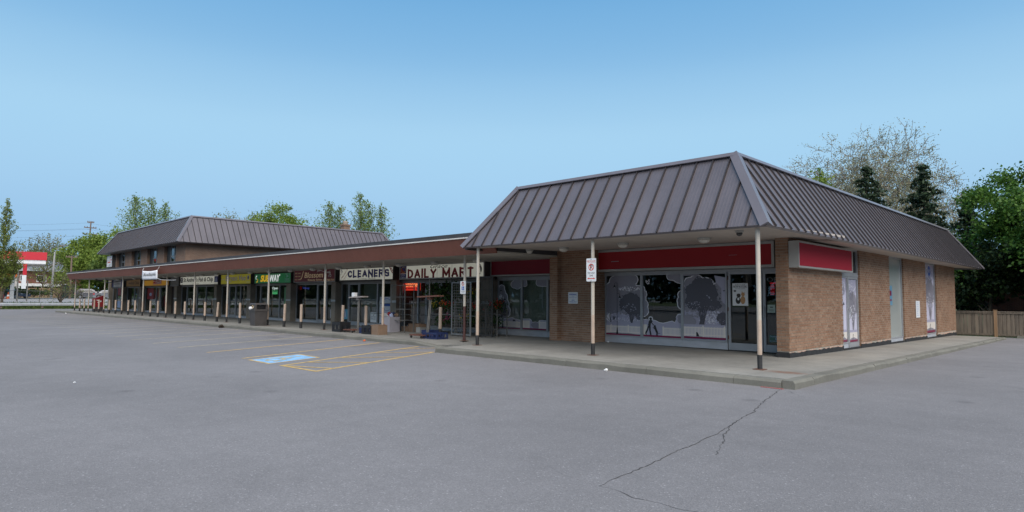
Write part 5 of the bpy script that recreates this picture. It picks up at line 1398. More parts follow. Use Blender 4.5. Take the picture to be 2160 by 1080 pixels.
# posters on glass
def poster(label, F, u0, u1, v0, v1, m, d=.008):
    t = thing('poster', label, 'poster', F.p((u0 + u1) / 2, v0, d))
    m_ = MB(); m_.fbox(F, u0, u1, v0, v1, d, d + .002); obj('sheet', m_, m, t); return t
t = poster('white poster of a puppy and a kitten on the glass shop door', F, -8.44, -7.98, 1.41, 2.05, M['white']); D = .0115
lettering(t, [('BORN TO SHINE', -8.36, -8.06, 1.99, 2.02), ('NOW IN STORE', -8.41, -8.01, 1.92, 1.98, dict(bold=.02)), ('ASK US ABOUT ADOPTION', -8.35, -8.07, 1.885, 1.905)], F, M['inkgrey'], D)
m_ = MB(); m_.fpoly(F, ring(-8.27, 1.56, .075, 20, .10), D); m_.fpoly(F, ring(-8.255, 1.70, .06, 18, .055), D + .0003); m_.fpoly(F, [(-8.32, 1.7), (-8.30, 1.75), (-8.27, 1.745)][::-1], D + .0006); m_.fpoly(F, [(-8.24, 1.745), (-8.21, 1.75), (-8.195, 1.70)][::-1], D + .0009); obj('puppy_picture', m_, M['potdark'], t)
m_ = MB(); m_.fpoly(F, ring(-8.265, 1.60, .03, 14, .04), D + .0015); obj('puppy_bib', m_, M['white'], t)
m_ = MB(); m_.fpoly(F, ring(-8.13, 1.57, .07, 20, .115), D + .002); m_.fpoly(F, ring(-8.125, 1.73, .055, 18, .05), D + .0023); m_.fpoly(F, [(-8.17, 1.75), (-8.155, 1.83), (-8.125, 1.77)][::-1], D + .0026); m_.fpoly(F, [(-8.11, 1.77), (-8.085, 1.815), (-8.075, 1.74)][::-1], D + .0029); obj('kitten_picture', m_, mat('ginger_print', (.45, .24, .10), .5), t)
m_ = MB(); m_.fpoly(F, [(-8.40, 1.80), (-8.33, 1.80), (-8.33, 1.855), (-8.40, 1.855)], D); obj('small_logo', m_, M['inkgrey'], t)
m_ = MB(); put_text(m_, F, 'OPEN', -7.44, -6.86, 2.08, 2.2, .006); put_text(m_, F, 'PARK', -7.42, -7.24, 1.53, 1.55, .006); obj('glass_lettering', m_, M['inkgrey'], d2)
t = thing('led_hours_board', 'red lit opening hours board inside the right hand glass door', 'sign', F.p(-7.15, 1.72, -.1))
m_ = MB(); m_.fbox(F, -7.40, -6.86, 1.70, 2.06, -.10, -.06); obj('board', m_, M['inkblack'], t)
m_ = MB()
for i in range(8):
    put_bar(m_, F, (-7.37, 2.03 - i * .042), (-7.25, 2.03 - i * .042), .016, -.058); put_bar(m_, F, (-7.14, 2.03 - i * .042), (-7.03, 2.03 - i * .042), .024, -.058); put_bar(m_, F, (-6.98, 2.03 - i * .042), (-6.9, 2.03 - i * .042), .016, -.058)
put_bar(m_, F, (-7.38, 2.045), (-6.9, 2.045), .03, -.0575)
obj('led_rows', m_, mat('led_rows_red', (.2, .01, .01), .4, emit=(1, .02, .04), estr=.35), t); t.children[-1]['kind'] = 'stuff'
t = poster('small pale green notice left of centre on the narrow glass door', F, -7.43, -7.22, 1.23, 1.45, mat('notice_green', (.42, .52, .46), .6))
m_ = MB(); put_bar(m_, F, (-7.36, 1.38), (-7.28, 1.38), .03, D); put_bar(m_, F, (-7.39, 1.31), (-7.26, 1.31), .012, D); put_bar(m_, F, (-7.39, 1.28), (-7.26, 1.28), .012, D); obj('printed_lines', m_, M['inkgrey'], t)
t = poster('green and white decal at the foot of the narrow glass door', F, -7.40, -7.0, .42, .62, mat('decal_green', (.05, .12, .09), .5))
m_ = MB(); put_text(m_, F, 'THANK YOU', -7.38, -7.04, .56, .60, D); put_text(m_, F, 'PLEASE RECYCLE', -7.38, -7.04, .44, .47, D); put_annulus(m_, F, -7.2, .52, .02, .032, D, 14); obj('printed_lines', m_, M['inkpale'], t)
t = poster('pale sheet with dark blots beside the corner pier on the glass door', F, -7.0, -6.86, 1.12, 1.50, mat('notice_green_2', (.42, .52, .46), .6))
m_ = MB(); m_.fpoly(F, ring(-6.95, 1.38, .03, 10, .06), D); m_.fpoly(F, ring(-6.93, 1.22, .04, 10, .04), D); obj('printed_blots', m_, M['inkblack'], t)
poster('plain white sheet low beside the corner pier on the glass door', F, -6.97, -6.86, .82, 1.10, M['white'])
t = poster('blue and pink poster in the middle side window', FS, 25.72, 26.3, 1.42, 2.12, mat('poster_blue', (.11, .26, .38), .5), .0075)
m_ = MB(); put_bar(m_, FS, (25.85, 1.85), (26.2, 1.85), .18, .0112); put_bar(m_, FS, (25.85, 1.6), (26.2, 1.6), .06, .0112); obj('printed_shapes', m_, M['pr_mag'], t)
m_ = MB(); put_annulus(m_, FS, 32.0, 2.85, .1, .22, .0125); put_bar(m_, FS, (32.0, 2.5), (32.0, 2.75), .06, .0125); obj('blue_logo', m_, M['inkblue'], SW[3])
t = poster('white and pink offer sheet low on the right salon window', FW, -31.2, -30.62, .42, .88, M['white'])
lettering(t, [('SPRING', -31.1, -30.7, .75, .82), ('SPECIAL', -31.15, -30.66, .63, .70), ('30% OFF', -31.15, -30.66, .48, .58, dict(bold=.02))], FW, M['pr_mag'], .0115)
t = poster('light blue poster low on the narrow cleaners window', FW, -29.9, -29.45, .40, .92, mat('poster_sky', (.13, .38, .52), .5))
m_ = MB(); m_.fpoly(FW, [(-29.78, .5), (-29.6, .5), (-29.63, .75), (-29.7, .86), (-29.76, .75)], .0115); obj('printed_figure', m_, M['inkpale'], t)
t = poster('white notice low on the wide blinded cleaners window', FW, -27.35, -26.82, .32, .82, M['white'])
lettering(t, [('SHOES', -27.3, -26.88, .72, .79), ('&', -27.12, -27.04, .64, .70), ('LEATHER', -27.3, -26.86, .56, .62), ('REPAIR', -27.3, -26.88, .46, .52)], FW, M['inkgrey'], .0115)
t = poster('big white laundry poster with a blue arch and band in the cleaners window', FW, -26.55, -25.35, .30, 1.58, mat('poster_white', (.62, .64, .70), .5))
m_ = MB(); put_bar(m_, FW, (-26.4, 1.19), (-25.5, 1.19), .12, .012)
for i in range(14):
    t0, t1 = math.pi * i / 14, math.pi * (i + 1) / 14; put_bar(m_, FW, (-25.95 + .3 * math.cos(t0), 1.3 + .2 * math.sin(t0)), (-25.95 + .3 * math.cos(t1), 1.3 + .2 * math.sin(t1)), .025, .0122 + i * .00003); put_bar(m_, FW, (-25.95 + .3 * math.cos(t0), 1.08 - .17 * math.sin(t0)), (-25.95 + .3 * math.cos(t1), 1.08 - .17 * math.sin(t1)), .02, .0127 + i * .00003)
put_text(m_, FW, 'HIGH QUALITY \u2022 LOW PRICE', -26.5, -25.4, .80, .86, .012); put_text(m_, FW, 'SAME DAY SERVICE', -26.5, -25.5, .69, .75, .012)
obj('blue_print', m_, M['inkblue'], t)
t = thing('neon_sign', 'blue lit window word in the left salon window', 'neon sign', FW.p(-34.2, 1.92, -.15))
m_ = MB(); put_text(m_, FW, 'Waxing', -34.55, -33.8, 1.95, 2.10, -.1, bold=.01, shear=.2); obj('tube_letters', m_, M['neonblue'], t)
m_ = MB(); m_.fbox(FW, -34.6, -33.75, 1.93, 2.12, -.13, -.12); obj('backing', m_, M['inkblack'], t)
t = thing('neon_sign', 'small red lit sign at the left edge of the salon window', 'neon sign', FW.p(-34.85, 1.95, -.15))
m_ = MB(); put_annulus(m_, FW, -34.8, 2.04, .05, .1, -.1, 14); obj('tube_letters', m_, mat('neon_red', (.4, .02, .02), .4, emit=(.8, .03, .03), estr=.25), t)
m_ = MB(); m_.fbox(FW, -34.92, -34.68, 1.92, 2.16, -.13, -.12); obj('backing', m_, M['inkblack'], t)
t = thing('neon_sign', 'white and green lit open sign in the sandwich shop window', 'neon sign', FW.p(-38.1, 1.7, -.15))
m_ = MB(); put_text(m_, FW, 'Open', -38.45, -37.7, 1.93, 2.14, -.1, bold=.045); obj('tube_letters', m_, M['neonwhite'], t)
m_ = MB(); m_.fbox(FW, -38.45, -37.7, 1.86, 1.90, -.11, -.1); m_.fbox(FW, -38.42, -37.75, 1.68, 1.82, -.11, -.1); obj('green_bar', m_, M['neongreen'], t)
t = thing('led_sign', 'bright red lit scrolling sign in the first grocery window', 'led sign', FW.p(-24.0, 1.9, -.12))
m_ = MB(); m_.fbox(FW, -24.62, -23.5, 1.88, 2.24, -.12, -.06); obj('red_panel', m_, M['ledred'], t)
lettering(t, [('LITECOIN', -24.52, -23.58, 2.05, 2.20, dict(bold=.01))], FW, M['ledorange'], -.055)
m_ = MB()
put_bar(m_, FW, (-24.55, 1.97), (-24.45, 1.97), .06, -.056); put_bar(m_, FW, (-24.4, 1.98), (-23.95, 1.98), .04, -.0558); put_bar(m_, FW, (-23.68, 1.92), (-23.68, 2.02), .08, -.0556); put_bar(m_, FW, (-23.9, 1.94), (-23.9, 2.03), .03, -.0554); obj('dark_segments', m_, M['leddark'], t)
t = poster('green menu board poster at the right of the sandwich shop window', FW, -36.6, -35.85, .95, 2.1, mat('menu_green', (.10, .28, .12), .5))
m_ = MB(); m_.fpoly(FW, ring(-36.2, 1.55, .18, 16, .12), .0115); m_.fpoly(FW, ring(-36.2, 1.2, .22, 16, .13), .0115); obj('food_picture', m_, M['inkgold'], t)
t = poster('dark red promo panel in the left laundry window', FW, -71.8, -69.6, 1.5, 2.2, M['darkred'])
poster('pale promo panel low in the left laundry window', FW, -71.8, -69.7, .32, .95, M['inkpale'])
t = poster('red and white poster high in the orange pizza shop window', FW, -62.6, -60.9, 1.2, 2.15, M['darkred'])
m_ = MB(); m_.fpoly(FW, ring(-61.7, 1.62, .35, 16, .14), .0115); obj('printed_shape', m_, M['inkpale'], t)

# ================================================================== SOFFIT LIGHTS, CAMERA
def soffit_light(x, y, z, label, grp='round white lights under the soffits'):
    t = thing('soffit_light', label, 'ceiling light', (x, y, z - .14), grp)
    m_ = MB(); m_.lathe((x, y, z - .045), [(.165, 0), (.175, .02), (.175, .044)], 20); obj('base', m_, M['signframe'], t)
    m_ = MB(); m_.lathe((x, y, z - .14), [(.05, 0), (.105, .02), (.14, .055), (.155, .094)], 20); obj('diffuser', m_, M['lampglass'], t, smooth=True)
    return t
for (x, y), l in zip(((-14.25, 15.2), (-12.75, 15.2), (-10.41, 15.0), (-7.93, 15.0)), ('white soffit light nearest the left end of the brick shop', 'white soffit light in front of the front brick wall', 'white soffit light above the left end of the long red sign', 'white soffit light above the right half of the long red sign')):
    soffit_light(x, y, 3.115 + .085 * (y - 13) / 4.9, l)
LL = [(-17.5, 'white soffit light behind the first post of the brick shop'), (-19.97, 'white soffit light over the middle of the grocery sign'), (-22.35, 'white soffit light over the left end of the grocery sign'), (-24.77, 'white soffit light between the cleaners and grocery signs'), (-27.25, 'white soffit light over the middle of the cleaners sign'), (-29.7, 'white soffit light over the left end of the cleaners sign'), (-32.1, 'white soffit light over the plum salon sign'), (-34.6, 'white soffit light between the salon and sandwich signs'), (-37.07, 'white soffit light over the green sandwich sign'), (-39.58, 'white soffit light between the sandwich and olive signs'), (-42.05, 'white soffit light over the olive restaurant sign'), (-44.68, 'white soffit light between the olive and fish signs'), (-47.14, 'white soffit light over the right half of the fish sign'), (-49.6, 'white soffit light over the middle of the fish sign'), (-52.1, 'white soffit light over the left end of the fish sign'), (-55.64, 'white soffit light right of the white banner'), (-59.6, 'white soffit light between the clinic sign and the banner'), (-64.5, 'white soffit light over the clinic sign')]
for x, l in LL: soffit_light(x, 15.9, 2.983, l)
t = thing('security_camera', 'small grey dome camera under the eave near the corner post', 'camera', (-6.39, 13.7, 3.0))
m_ = MB(); m_.lathe((-6.39, 13.7, 3.075), [(.075, 0), (.09, .01), (.09, .05)], 16); obj('mount', m_, M['signframe'], t)
m_ = MB(); m_.lathe((-6.39, 13.7, 3.0), [(.015, 0), (.045, .012), (.065, .04), (.07, .074)], 16); obj('dome', m_, M['cargl'], t, smooth=True)

# ================================================================== BOLLARDS
def bollard(x, y, label, lean=(0, 0), h=1.08):
    t = thing('bollard', label, 'bollard', (x, y, zw(x, y)), 'tan and black steel bollards along the shop row kerb')
    m_ = MB(); z = zw(x, y); T = lambda f: (x + lean[0] * f * h, y + lean[1] * f * h, z + f * h)
    m_.tube([T(.27), T(.985)], .062, 14); m_.tube([T(.985), T(1.0)], [.062, .045], 14); obj('shaft', m_, M['tan'], t)
    m_ = MB(); m_.tube([T(-.01), T(.27)], .065, 14); obj('foot_band', m_, M['black'], t)
    return t
for x, y, l, ln in (
    (-69.3, 14.15, 'bollard right beside the far end post of the canopy', (0, 0)), (-67.6, 14.15, 'bollard just left of the second far post, left of the mailbox', (0, 0)),
    (-64.1, 14.15, 'bollard in front of the left side of the red mailbox', (0, 0)), (-62.6, 14.15, 'bollard in front of the right side of the red mailbox', (0, 0)),
    (-59.4, 14.15, 'bollard right of the mailbox, first before the laundry window', (0, 0)), (-57.6, 14.15, 'bollard in front of the middle of the laundry window', (0, 0)),
    (-54.2, 14.15, 'bollard left in front of the clinic window', (0, 0)), (-52.5, 14.15, 'bollard right in front of the clinic window', (0, 0)),
    (-49.0, 14.15, 'bollard left in front of the orange pizza shop window', (0, 0)), (-47.4, 14.15, 'bollard right in front of the orange pizza shop window', (0, 0)),
    (-44.0, 14.15, 'bollard in front of the dark service door', (0, 0)), (-42.3, 14.15, 'bollard at the left edge of the fish shop window', (0, 0)),
    (-39.0, 14.15, 'upright bollard before the middle of the fish shop window', (0, 0)), (-37.2, 14.15, 'bollard leaning to the right at the right end of the fish shop', (.14, 0)),
    (-34.1, 14.15, 'bollard in front of the olive restaurant window', (.01, 0)), (-32.2, 14.6, 'bollard mostly hidden behind the litter bin', (0, 0)),
    (-29.05, 14.15, 'slightly leaning bollard before the right end of the sandwich shop', (.05, 0)), (-27.4, 14.15, 'bollard in front of the left salon window', (.01, 0)),
    (-24.1, 14.3, 'leaning bollard standing behind the black crate', (.05, 0)), (-22.62, 14.5, 'thin bollard behind the first trolley stand', (0, 0)),
    (-18.35, 14.9, 'bollard behind the second trolley stand and blue crates', (.02, 0))):
    bollard(x, y, l, ln)

# ================================================================== LITTER BIN, MAILBOX
def frustum(mb_, cx, cy, z0, z1, w0, d0, w1, d1):
    v = [(cx + sx * w / 2, cy + sy * d / 2, z) for z, w, d in ((z0, w0, d0), (z1, w1, d1)) for sx, sy in ((-1, -1), (1, -1), (1, 1), (-1, 1))]
    mb_.add(v, [(3, 2, 1, 0), (4, 5, 6, 7), (0, 1, 5, 4), (1, 2, 6, 5), (2, 3, 7, 6), (3, 0, 4, 7)])
x, y = -30.95, 13.75; z = zw(x, y)
t = thing('litter_bin', 'square dark grey litter bin with a hooded top on the shop row kerb', 'litter bin', (x, y, z))
m_ = MB(); frustum(m_, x, y, z, z + .72, .55, .55, .64, .64); obj('body', m_, M['bin'], t)
m_ = MB(); frustum(m_, x, y, z + .722, z + .80, .69, .69, .68, .68); frustum(m_, x, y, z + 1.02, z + 1.10, .64, .64, .56, .56)
for sx in (-1, 1):
    for sy in (-1, 1): frustum(m_, x + sx * .28, y + sy * .28, z + .80, z + 1.02, .1, .1, .08, .08)
m_.box(x - .25, x + .25, y + .25, y + .31, z + .80, z + 1.02); obj('hood', m_, M['bin'], t)
m_ = MB(); m_.box(x - .23, x + .23, y - .22, y + .2, z + .78, z + .99); obj('liner', m_, M['inkblack'], t)
m_ = MB(); m_.ball((x - .2, y - .3, z + .85), .11, 8, 5, .8); obj('bin_bag', m_, M['white'], t)
m_ = MB(); FBn = front(y - .32)
put_annulus(m_, FBn, x + .05, z + .92, .05, .075, .012, 12); put_bar(m_, FBn, (x + .14, z + .86), (x + .22, z + .98), .03, .012); obj('faded_emblem', m_, M['inkgold'], t)
x, y = -66.6, 14.95; z = zw(x, y)
t = thing('mailbox', 'red street mailbox with a sloping top and grey base at the far walkway', 'mailbox', (x, y, z))
m_ = MB(); m_.box(x - .36, x + .36, y - .33, y + .33, z, z + .42); obj('base', m_, M['bin'], t)
m_ = MB(); m_.prism([(x - .38, y - .36, z + .422), (x - .38, y + .36, z + .422), (x - .38, y + .36, z + 1.42), (x - .38, y - .36, z + 1.14)], (.76, 0, 0)); obj('body', m_, M['mailred'], t)
m_ = MB(); FM = side(x + .38); put_bar(m_, FM, (y - .18, z + 1.02), (y + .2, z + .92), .07, .004); put_bar(m_, FM, (y - .1, z + .8), (y + .2, z + .92), .07, .0045); obj('white_emblem', m_, M['inkwhite'], t)
m_ = MB(); m_.fbox(front(y - .36), x - .3, x + .3, z + .88, z + .95, .001, .02); obj('letter_slot', m_, M['frame_dark'], t)

# ================================================================== GOODS IN FRONT OF THE GROCERY
def crate(name, label, cat, x, y, w, d, h, m, group=None, rz=0, open_=True):
    z = zw(x, y) + .002
    t = thing(name, label, cat, (x, y, z), group)
    m_ = MB(); wl_ = .02
    m_.box(x - w / 2, x + w / 2, y - d / 2, y + d / 2, z, z + .02); obj('bottom', m_, m, t)
    m_ = MB(); n = 4
    for sy in (-1, 1):
        yy0, yy1 = (y - d / 2, y - d / 2 + wl_) if sy < 0 else (y + d / 2 - wl_, y + d / 2)
        m_.box(x - w / 2, x + w / 2, yy0, yy1, z + h * .72, z + h); m_.box(x - w / 2, x + w / 2, yy0, yy1, z + .021, z + h * .22)
        for k in range(n + 1):
            u = x - w / 2 + (w - .05) * k / n; m_.box(u, u + .05, yy0, yy1, z + h * .22 + .0005, z + h * .72 - .0005)
        for k in range(n):
            if k % 2 == 0: u = x - w / 2 + (w - .05) * (k + .5) / n; m_.box(u, u + .05, yy0 + .003, yy1 - .003, z + h * .22, z + h * .72)
    for sx in (-1, 1):
        xx0, xx1 = (x - w / 2, x - w / 2 + wl_) if sx < 0 else (x + w / 2 - wl_, x + w / 2)
        m_.box(xx0, xx1, y - d / 2 + wl_, y + d / 2 - wl_, z + h * .72, z + h); m_.box(xx0, xx1, y - d / 2 + wl_, y + d / 2 - wl_, z + .021, z + h * .22)
        for k in range(3): v_ = y - d / 2 + wl_ + (d - .09) * k / 2; m_.box(xx0, xx1, v_, v_ + .05, z + h * .22 + .0005, z + h * .72 - .0005)
    obj('side_walls', m_, m, t)
    return t
crate('plastic_crate', 'black plastic crate in front of the leaning bollard by the cleaners', 'crate', -23.65, 14.0, .62, .5, .40, M['crate_black'], 'plastic crates on the walkway')
crate('plastic_crate', 'black plastic crate right of the first trolley stand', 'crate', -21.42, 14.0, .62, .5, .33, M['crate_black'], 'plastic crates on the walkway')
crate('plastic_crate', 'small blue plastic crate between the first trolley stand and a black crate', 'crate', -21.98, 14.12, .40, .4, .22, M['crate_blue'], 'plastic crates on the walkway')
crate('plastic_crate', 'long low blue crate at the foot of the second trolley stand', 'crate', -17.62, 14.1, .8, .5, .22, M['crate_blue'], 'plastic crates on the walkway')
crate('plastic_crate', 'blue crate on the walkway behind the second trolley stand', 'crate', -18.35, 14.45, .5, .4, .26, M['crate_blue'], 'plastic crates on the walkway')
crate('plastic_crate', 'black crate on the ground behind the white carton', 'crate', -22.75, 16.5, .6, .45, .36, M['crate_black'], 'plastic crates on the walkway')
crate('plastic_crate', 'black crate against the pier left of the cardboard boxes', 'crate', -22.0, 16.6, .55, .45, .33, M['crate_black'], 'plastic crates on the walkway')
def carton(label, x, y, w, d, h, m=None, flaps=True, z=None, group='cardboard boxes by the grocery', name='cardboard_box'):
    z = (zw(x, y) + .002) if z is None else z
    t = thing(name, label, 'box', (x, y, z), group); m = m or M['card']
    m_ = MB(); m_.box(x - w / 2, x + w / 2, y - d / 2, y + d / 2, z, z + h); obj('body', m_, m, t)
    if flaps:
        m_ = MB(); m_.prism([(x - w / 2, y - d / 2, z + h + .002), (x + w / 2, y - d / 2, z + h + .002), (x + w / 2, y - .01, z + h + .012), (x - w / 2, y - .01, z + h + .012)], (0, 0, .006))
        m_.prism([(x - w / 2, y + .01, z + h + .012), (x + w / 2, y + .01, z + h + .012), (x + w / 2, y + d / 2, z + h + .002), (x - w / 2, y + d / 2, z + h + .002)], (0, 0, .006)); obj('flap', m_, m, t)
    return t
carton('brown cardboard box hiding the foot of the post by the cleaners', -20.92, 14.0, .52, .42, .36)
carton('flat brown cardboard box left end of the row under the red lit sign', -22.2, 16.3, .5, .35, .20)
carton('long brown cardboard box in the middle of the row under the red lit sign', -21.55, 16.3, .7, .4, .33)
carton('small pale grey box right end of the row of cardboard boxes', -21.1, 16.15, .28, .3, .2, M['signframe'])
t = carton('big white carton full of bags left of the grocery pier', -22.3, 15.5, .56, .5, .62, mat('white_card', (.36, .345, .385), .8, var=.06), False, name='white_carton', group=None)
x, y, z = -22.3, 15.5, zw(-22.3, 15.5)
m_ = MB(); m_.fpoly(front(15.248), ring(-22.4, z + .25, .07, 16), .002); obj('red_stamp', m_, M['inkred'], t)
m_ = MB(); m_.prism([(x - .27, y - .252, z + .62), (x + .27, y - .252, z + .62), (x + .15, y - .37, z + .78), (x - .3, y - .37, z + .72)][::1], (0, .008, 0)); obj('flap', m_, M['white'], t)
for i, (dx, dy, r_, mm, l) in enumerate(((-.12, .0, .12, 'darkred', 'dark red bag'), (.1, .05, .13, 'crate_blue', 'blue bag'), (.17, -.1, .08, 'inkpale', 'white bag'), (.18, .12, .10, 'card', 'brown paper bag'))):
    m_ = MB(); m_.ball((x + dx, y + dy, z + .66), r_, 9, 6, 1.0); m_.v = [(p_[0] + rr.uniform(-.4, .4) * r_, p_[1] + rr.uniform(-.4, .4) * r_, p_[2] + rr.uniform(-.3, .5) * r_) for p_ in m_.v]; b_ = obj('packed_bag', m_, M[mm], None); tag(b_, l + ' on top of the big white carton', 'bag', 'bags packed in the white carton')
# trolley stands: T-shaped stock trolleys
def trolley(label, x, y, top_z, lean, wtop, m):
    z = zw(x, y)
    t = thing('trolley_stand', label, 'trolley', (x, y, z), 'T shaped trolley stands on the walkway')
    m_ = MB(); m_.box(x - .62, x + .1, y - .25, y - .19, z + .09, z + .13); m_.box(x - .62, x + .1, y + .19, y + .25, z + .09, z + .13)
    for k in range(4): m_.box(x - .62 + k * .22, x - .56 + k * .22, y - .188, y + .188, z + .095, z + .128)
    obj('deck_frame', m_, M['rust'], t)
    for sx in (-.55, .03):
        for sy in (-.22, .22):
            m_ = MB(); m_.tube([(x + sx, y + sy - .02, z + .05), (x + sx, y + sy + .02, z + .05)], .045, 12); m_.box(x + sx - .012, x + sx + .012, y + sy - .03, y + sy + .03, z + .06, z + .089); obj('wheel', m_, M['tyre'], t)
    m_ = MB(); m_.tube([(x + .05, y, z + .11), (x + .05 + lean, y, z + top_z)], .025, 8); m_.tube([(x + .12, y, z + .11), (x + .12 + lean, y, z + top_z)], .018, 8); obj('upright', m_, M['galvold'], t)
    m_ = MB(); a = x + .05 + lean; m_.prism([(a - wtop * .5, y - .14, z + top_z), (a + wtop * .5, y - .14, z + top_z + .04), (a + wtop * .5, y + .14, z + top_z + .04), (a - wtop * .5, y + .14, z + top_z)], (0, 0, .05)); m_.box(a - .1, a + .1, y - .06, y + .06, z + top_z - .07, z + top_z - .002); obj('top_bar', m_, m, t)
    return t
trolley('T shaped trolley with a white topped bar before the cleaners door', -22.55, 14.05, 1.38, .02, .98, mat('worn_white', (.27, .24, .225), .8, var=.3, scale=12))
trolley('T shaped trolley with a rusty red bar before the flower racks', -17.95, 13.95, 1.42, .16, 1.15, M['rust'])
m_ = MB(); x, y, z = -22.7, 14.02, zw(-22.7, 14) + 1.435; m_.box(x - .12, x + .06, y - .07, y + .07, z, z + .17); b_ = obj('paper_bag', m_, M['white'], None); tag(b_, 'small white bag standing on the first trolley bar', 'bag')

# wire racks and cage gates
def lattice(mb_, F, u0, u1, v0, v1, step, r_=.004, d=0, stepv=None):
    u = u0
    while u <= u1 + 1e-4: mb_.fbox(F, u - r_, u + r_, v0, v1, d - r_, d + r_); u += step
    v = v0
    while v <= v1 + 1e-4: mb_.fbox(F, u0, u1, v - r_, v + r_, d + r_ * 1.1, d + r_ * 3); v += stepv or step
def gate(label, Y, u0, u1, v1, step, m, rz=0, grp='wire mesh cage gates before the grocery', stepv=None, wm='galvold'):
    Fg = front(Y); z = zw(u0, Y) + .03
    t = thing('mesh_gate', label, 'mesh gate', Fg.p((u0 + u1) / 2, z), grp)
    m_ = MB(); m_.fbox(Fg, u0, u0 + .045, z, v1, -.02, .02); m_.fbox(Fg, u1 - .045, u1, z, v1, -.02, .02); m_.fbox(Fg, u0 + .045, u1 - .045, v1 - .045, v1, -.02, .02); m_.fbox(Fg, u0 + .045, u1 - .045, z + .02, z + .065, -.02, .02); obj('frame', m_, m, t)
    m_ = MB(); lattice(m_, Fg, u0 + .06, u1 - .06, z + .08, v1 - .06, step, .006, 0, stepv); g_o = obj('wire_mesh', m_, M[wm], t); g_o['kind'] = 'stuff'
    return t
gate('tall square mesh cage gate between the flower racks', 15.65, -18.6, -17.5, 2.15, .105, M['aluold'])
gate('dark folded mesh gate right of the maroon post', 15.9, -17.42, -16.62, 2.35, .07, M['frame_dark'], stepv=.4, wm='frame_dark')
t = thing('cage_post', 'thin grey cage post at the left end of the flower racks', 'post', (-19.5, 15.3, zw(-19.5, 15.3)))
m_ = MB(); m_.tube([(-19.5, 15.3, zw(-19.5, 15.3)), (-19.5, 15.3, 2.3)], .025, 8); obj('upright', m_, M['galvold'], t)
m_ = MB(); m_.box(-19.58, -19.42, 15.22, 15.38, zw(-19.5, 15.3), zw(-19.5, 15.3) + .012); obj('foot', m_, M['galvold'], t)
def rack(label, x0, x1, y0, y1, H, shelves, m, solid=False):
    z = zw(x0, y0)
    t = thing('wire_rack', label, 'rack', ((x0 + x1) / 2, (y0 + y1) / 2, z), 'steel racks before the grocery')
    m_ = MB()
    for x in (x0, x1):
        for y in (y0, y1): m_.box(x - .016, x + .016, y - .016, y + .016, z, z + H)
    obj('uprights', m_, m, t); t.children[-1]['kind'] = 'stuff'
    for h in shelves:
        s_ = MB(); s_.box(x0 + .017, x1 - .017, y0 - .012, y0 + .012, z + h - .02, z + h); s_.box(x0 + .017, x1 - .017, y1 - .012, y1 + .012, z + h - .02, z + h)
        k = y0 + .05
        while k < y1 - .03: s_.box(x0, x1, k, k + .012, z + h - .012, z + h - .002); k += .09
        obj('shelf', s_, m, t)
    return t
rack('open steel rack left of the row of cardboard boxes', -22.3, -21.35, 15.5, 15.95, 1.95, (.95, .50, 1.45, 1.93), M['galvold'])
rack('low flower rack behind the second trolley stand', -20.6, -18.95, 16.2, 16.7, 1.0, (.25, .78), M['galvold'])
rack('flower rack behind the tall square mesh gate', -18.8, -17.4, 16.0, 16.5, 1.3, (.3, .75, 1.25), M['galvold'])
rack('flower rack behind the dark folded gate', -17.35, -16.75, 16.25, 16.75, 1.0, (.3, .85), M['galvold'])
FG = front(17.55)
t = thing('security_bars', 'security bars across the grocery and cleaners windows', 'bars', FG.p(-22.5, .8))
for v in (.78, 1.27):
    m_ = MB(); m_.fbox(FG, -26.6, -20.4, v - .012, v + .012, 0, .02); obj('bar', m_, M['galvold'], t)
for u in (-24.4, -23.0, -21.9, -20.5):
    m_ = MB(); m_.fbox(FG, u, u + .02, .3, 2.2, -.022, -.002); obj('bar', m_, M['galvold'], t)

# plants on the racks
M['foliage_dark'] = mat_leaf('potted_leaves', (.012, .035, .010), (.05, .10, .02))
nr = np.random.default_rng(7)
def leaf_cloud(name, m, pts, size, parent=None, elong=1.5, up=0.0, rs=None, kind=None):
    """one small bent-diamond leaf at every point"""
    rs = rs or nr
    pts = np.asarray(pts, float); n = len(pts)
    d = rs.normal(size=(n, 3)); d[:, 2] += up; d /= np.linalg.norm(d, axis=1)[:, None] + 1e-9
    b = np.cross(d, rs.normal(size=(n, 3))); b /= np.linalg.norm(b, axis=1)[:, None] + 1e-9
    s_ = size * rs.uniform(.6, 1.3, size=(n, 1))
    A = pts - d * s_ * elong * .5; B = pts + b * s_ * .5; Cc = pts + d * s_ * elong * .5; D_ = pts - b * s_ * .5
    off = np.array(wpos(parent)) if parent is not None else 0
    co = (np.stack([A, B, Cc, D_], 1) - off).reshape(-1, 3).astype(np.float32)
    me = bpy.data.meshes.new(name)
    me.vertices.add(4 * n); me.vertices.foreach_set('co', co.ravel())
    me.loops.add(4 * n); me.loops.foreach_set('vertex_index', np.arange(4 * n, dtype=np.int32))
    me.polygons.add(n); me.polygons.foreach_set('loop_start', np.arange(0, 4 * n, 4, dtype=np.int32)); me.polygons.foreach_set('loop_total', np.full(n, 4, dtype=np.int32))
    me.update(calc_edges=True); me.validate()
    me.materials.append(m)
    o = bpy.data.objects.new(name, me); COL.objects.link(o)
    if parent is not None: o.parent = parent
    if kind: o['kind'] = kind
    return o
INK = dict(yellow=mat('petal_yellow', (.62, .46, .02), .6), orange=mat('petal_orange', (.60, .14, .02), .6), red=mat('petal_red', (.50, .025, .02), .6), pink=mat('petal_pink', (.42, .04, .16), .6), white=M['inkwhite'])
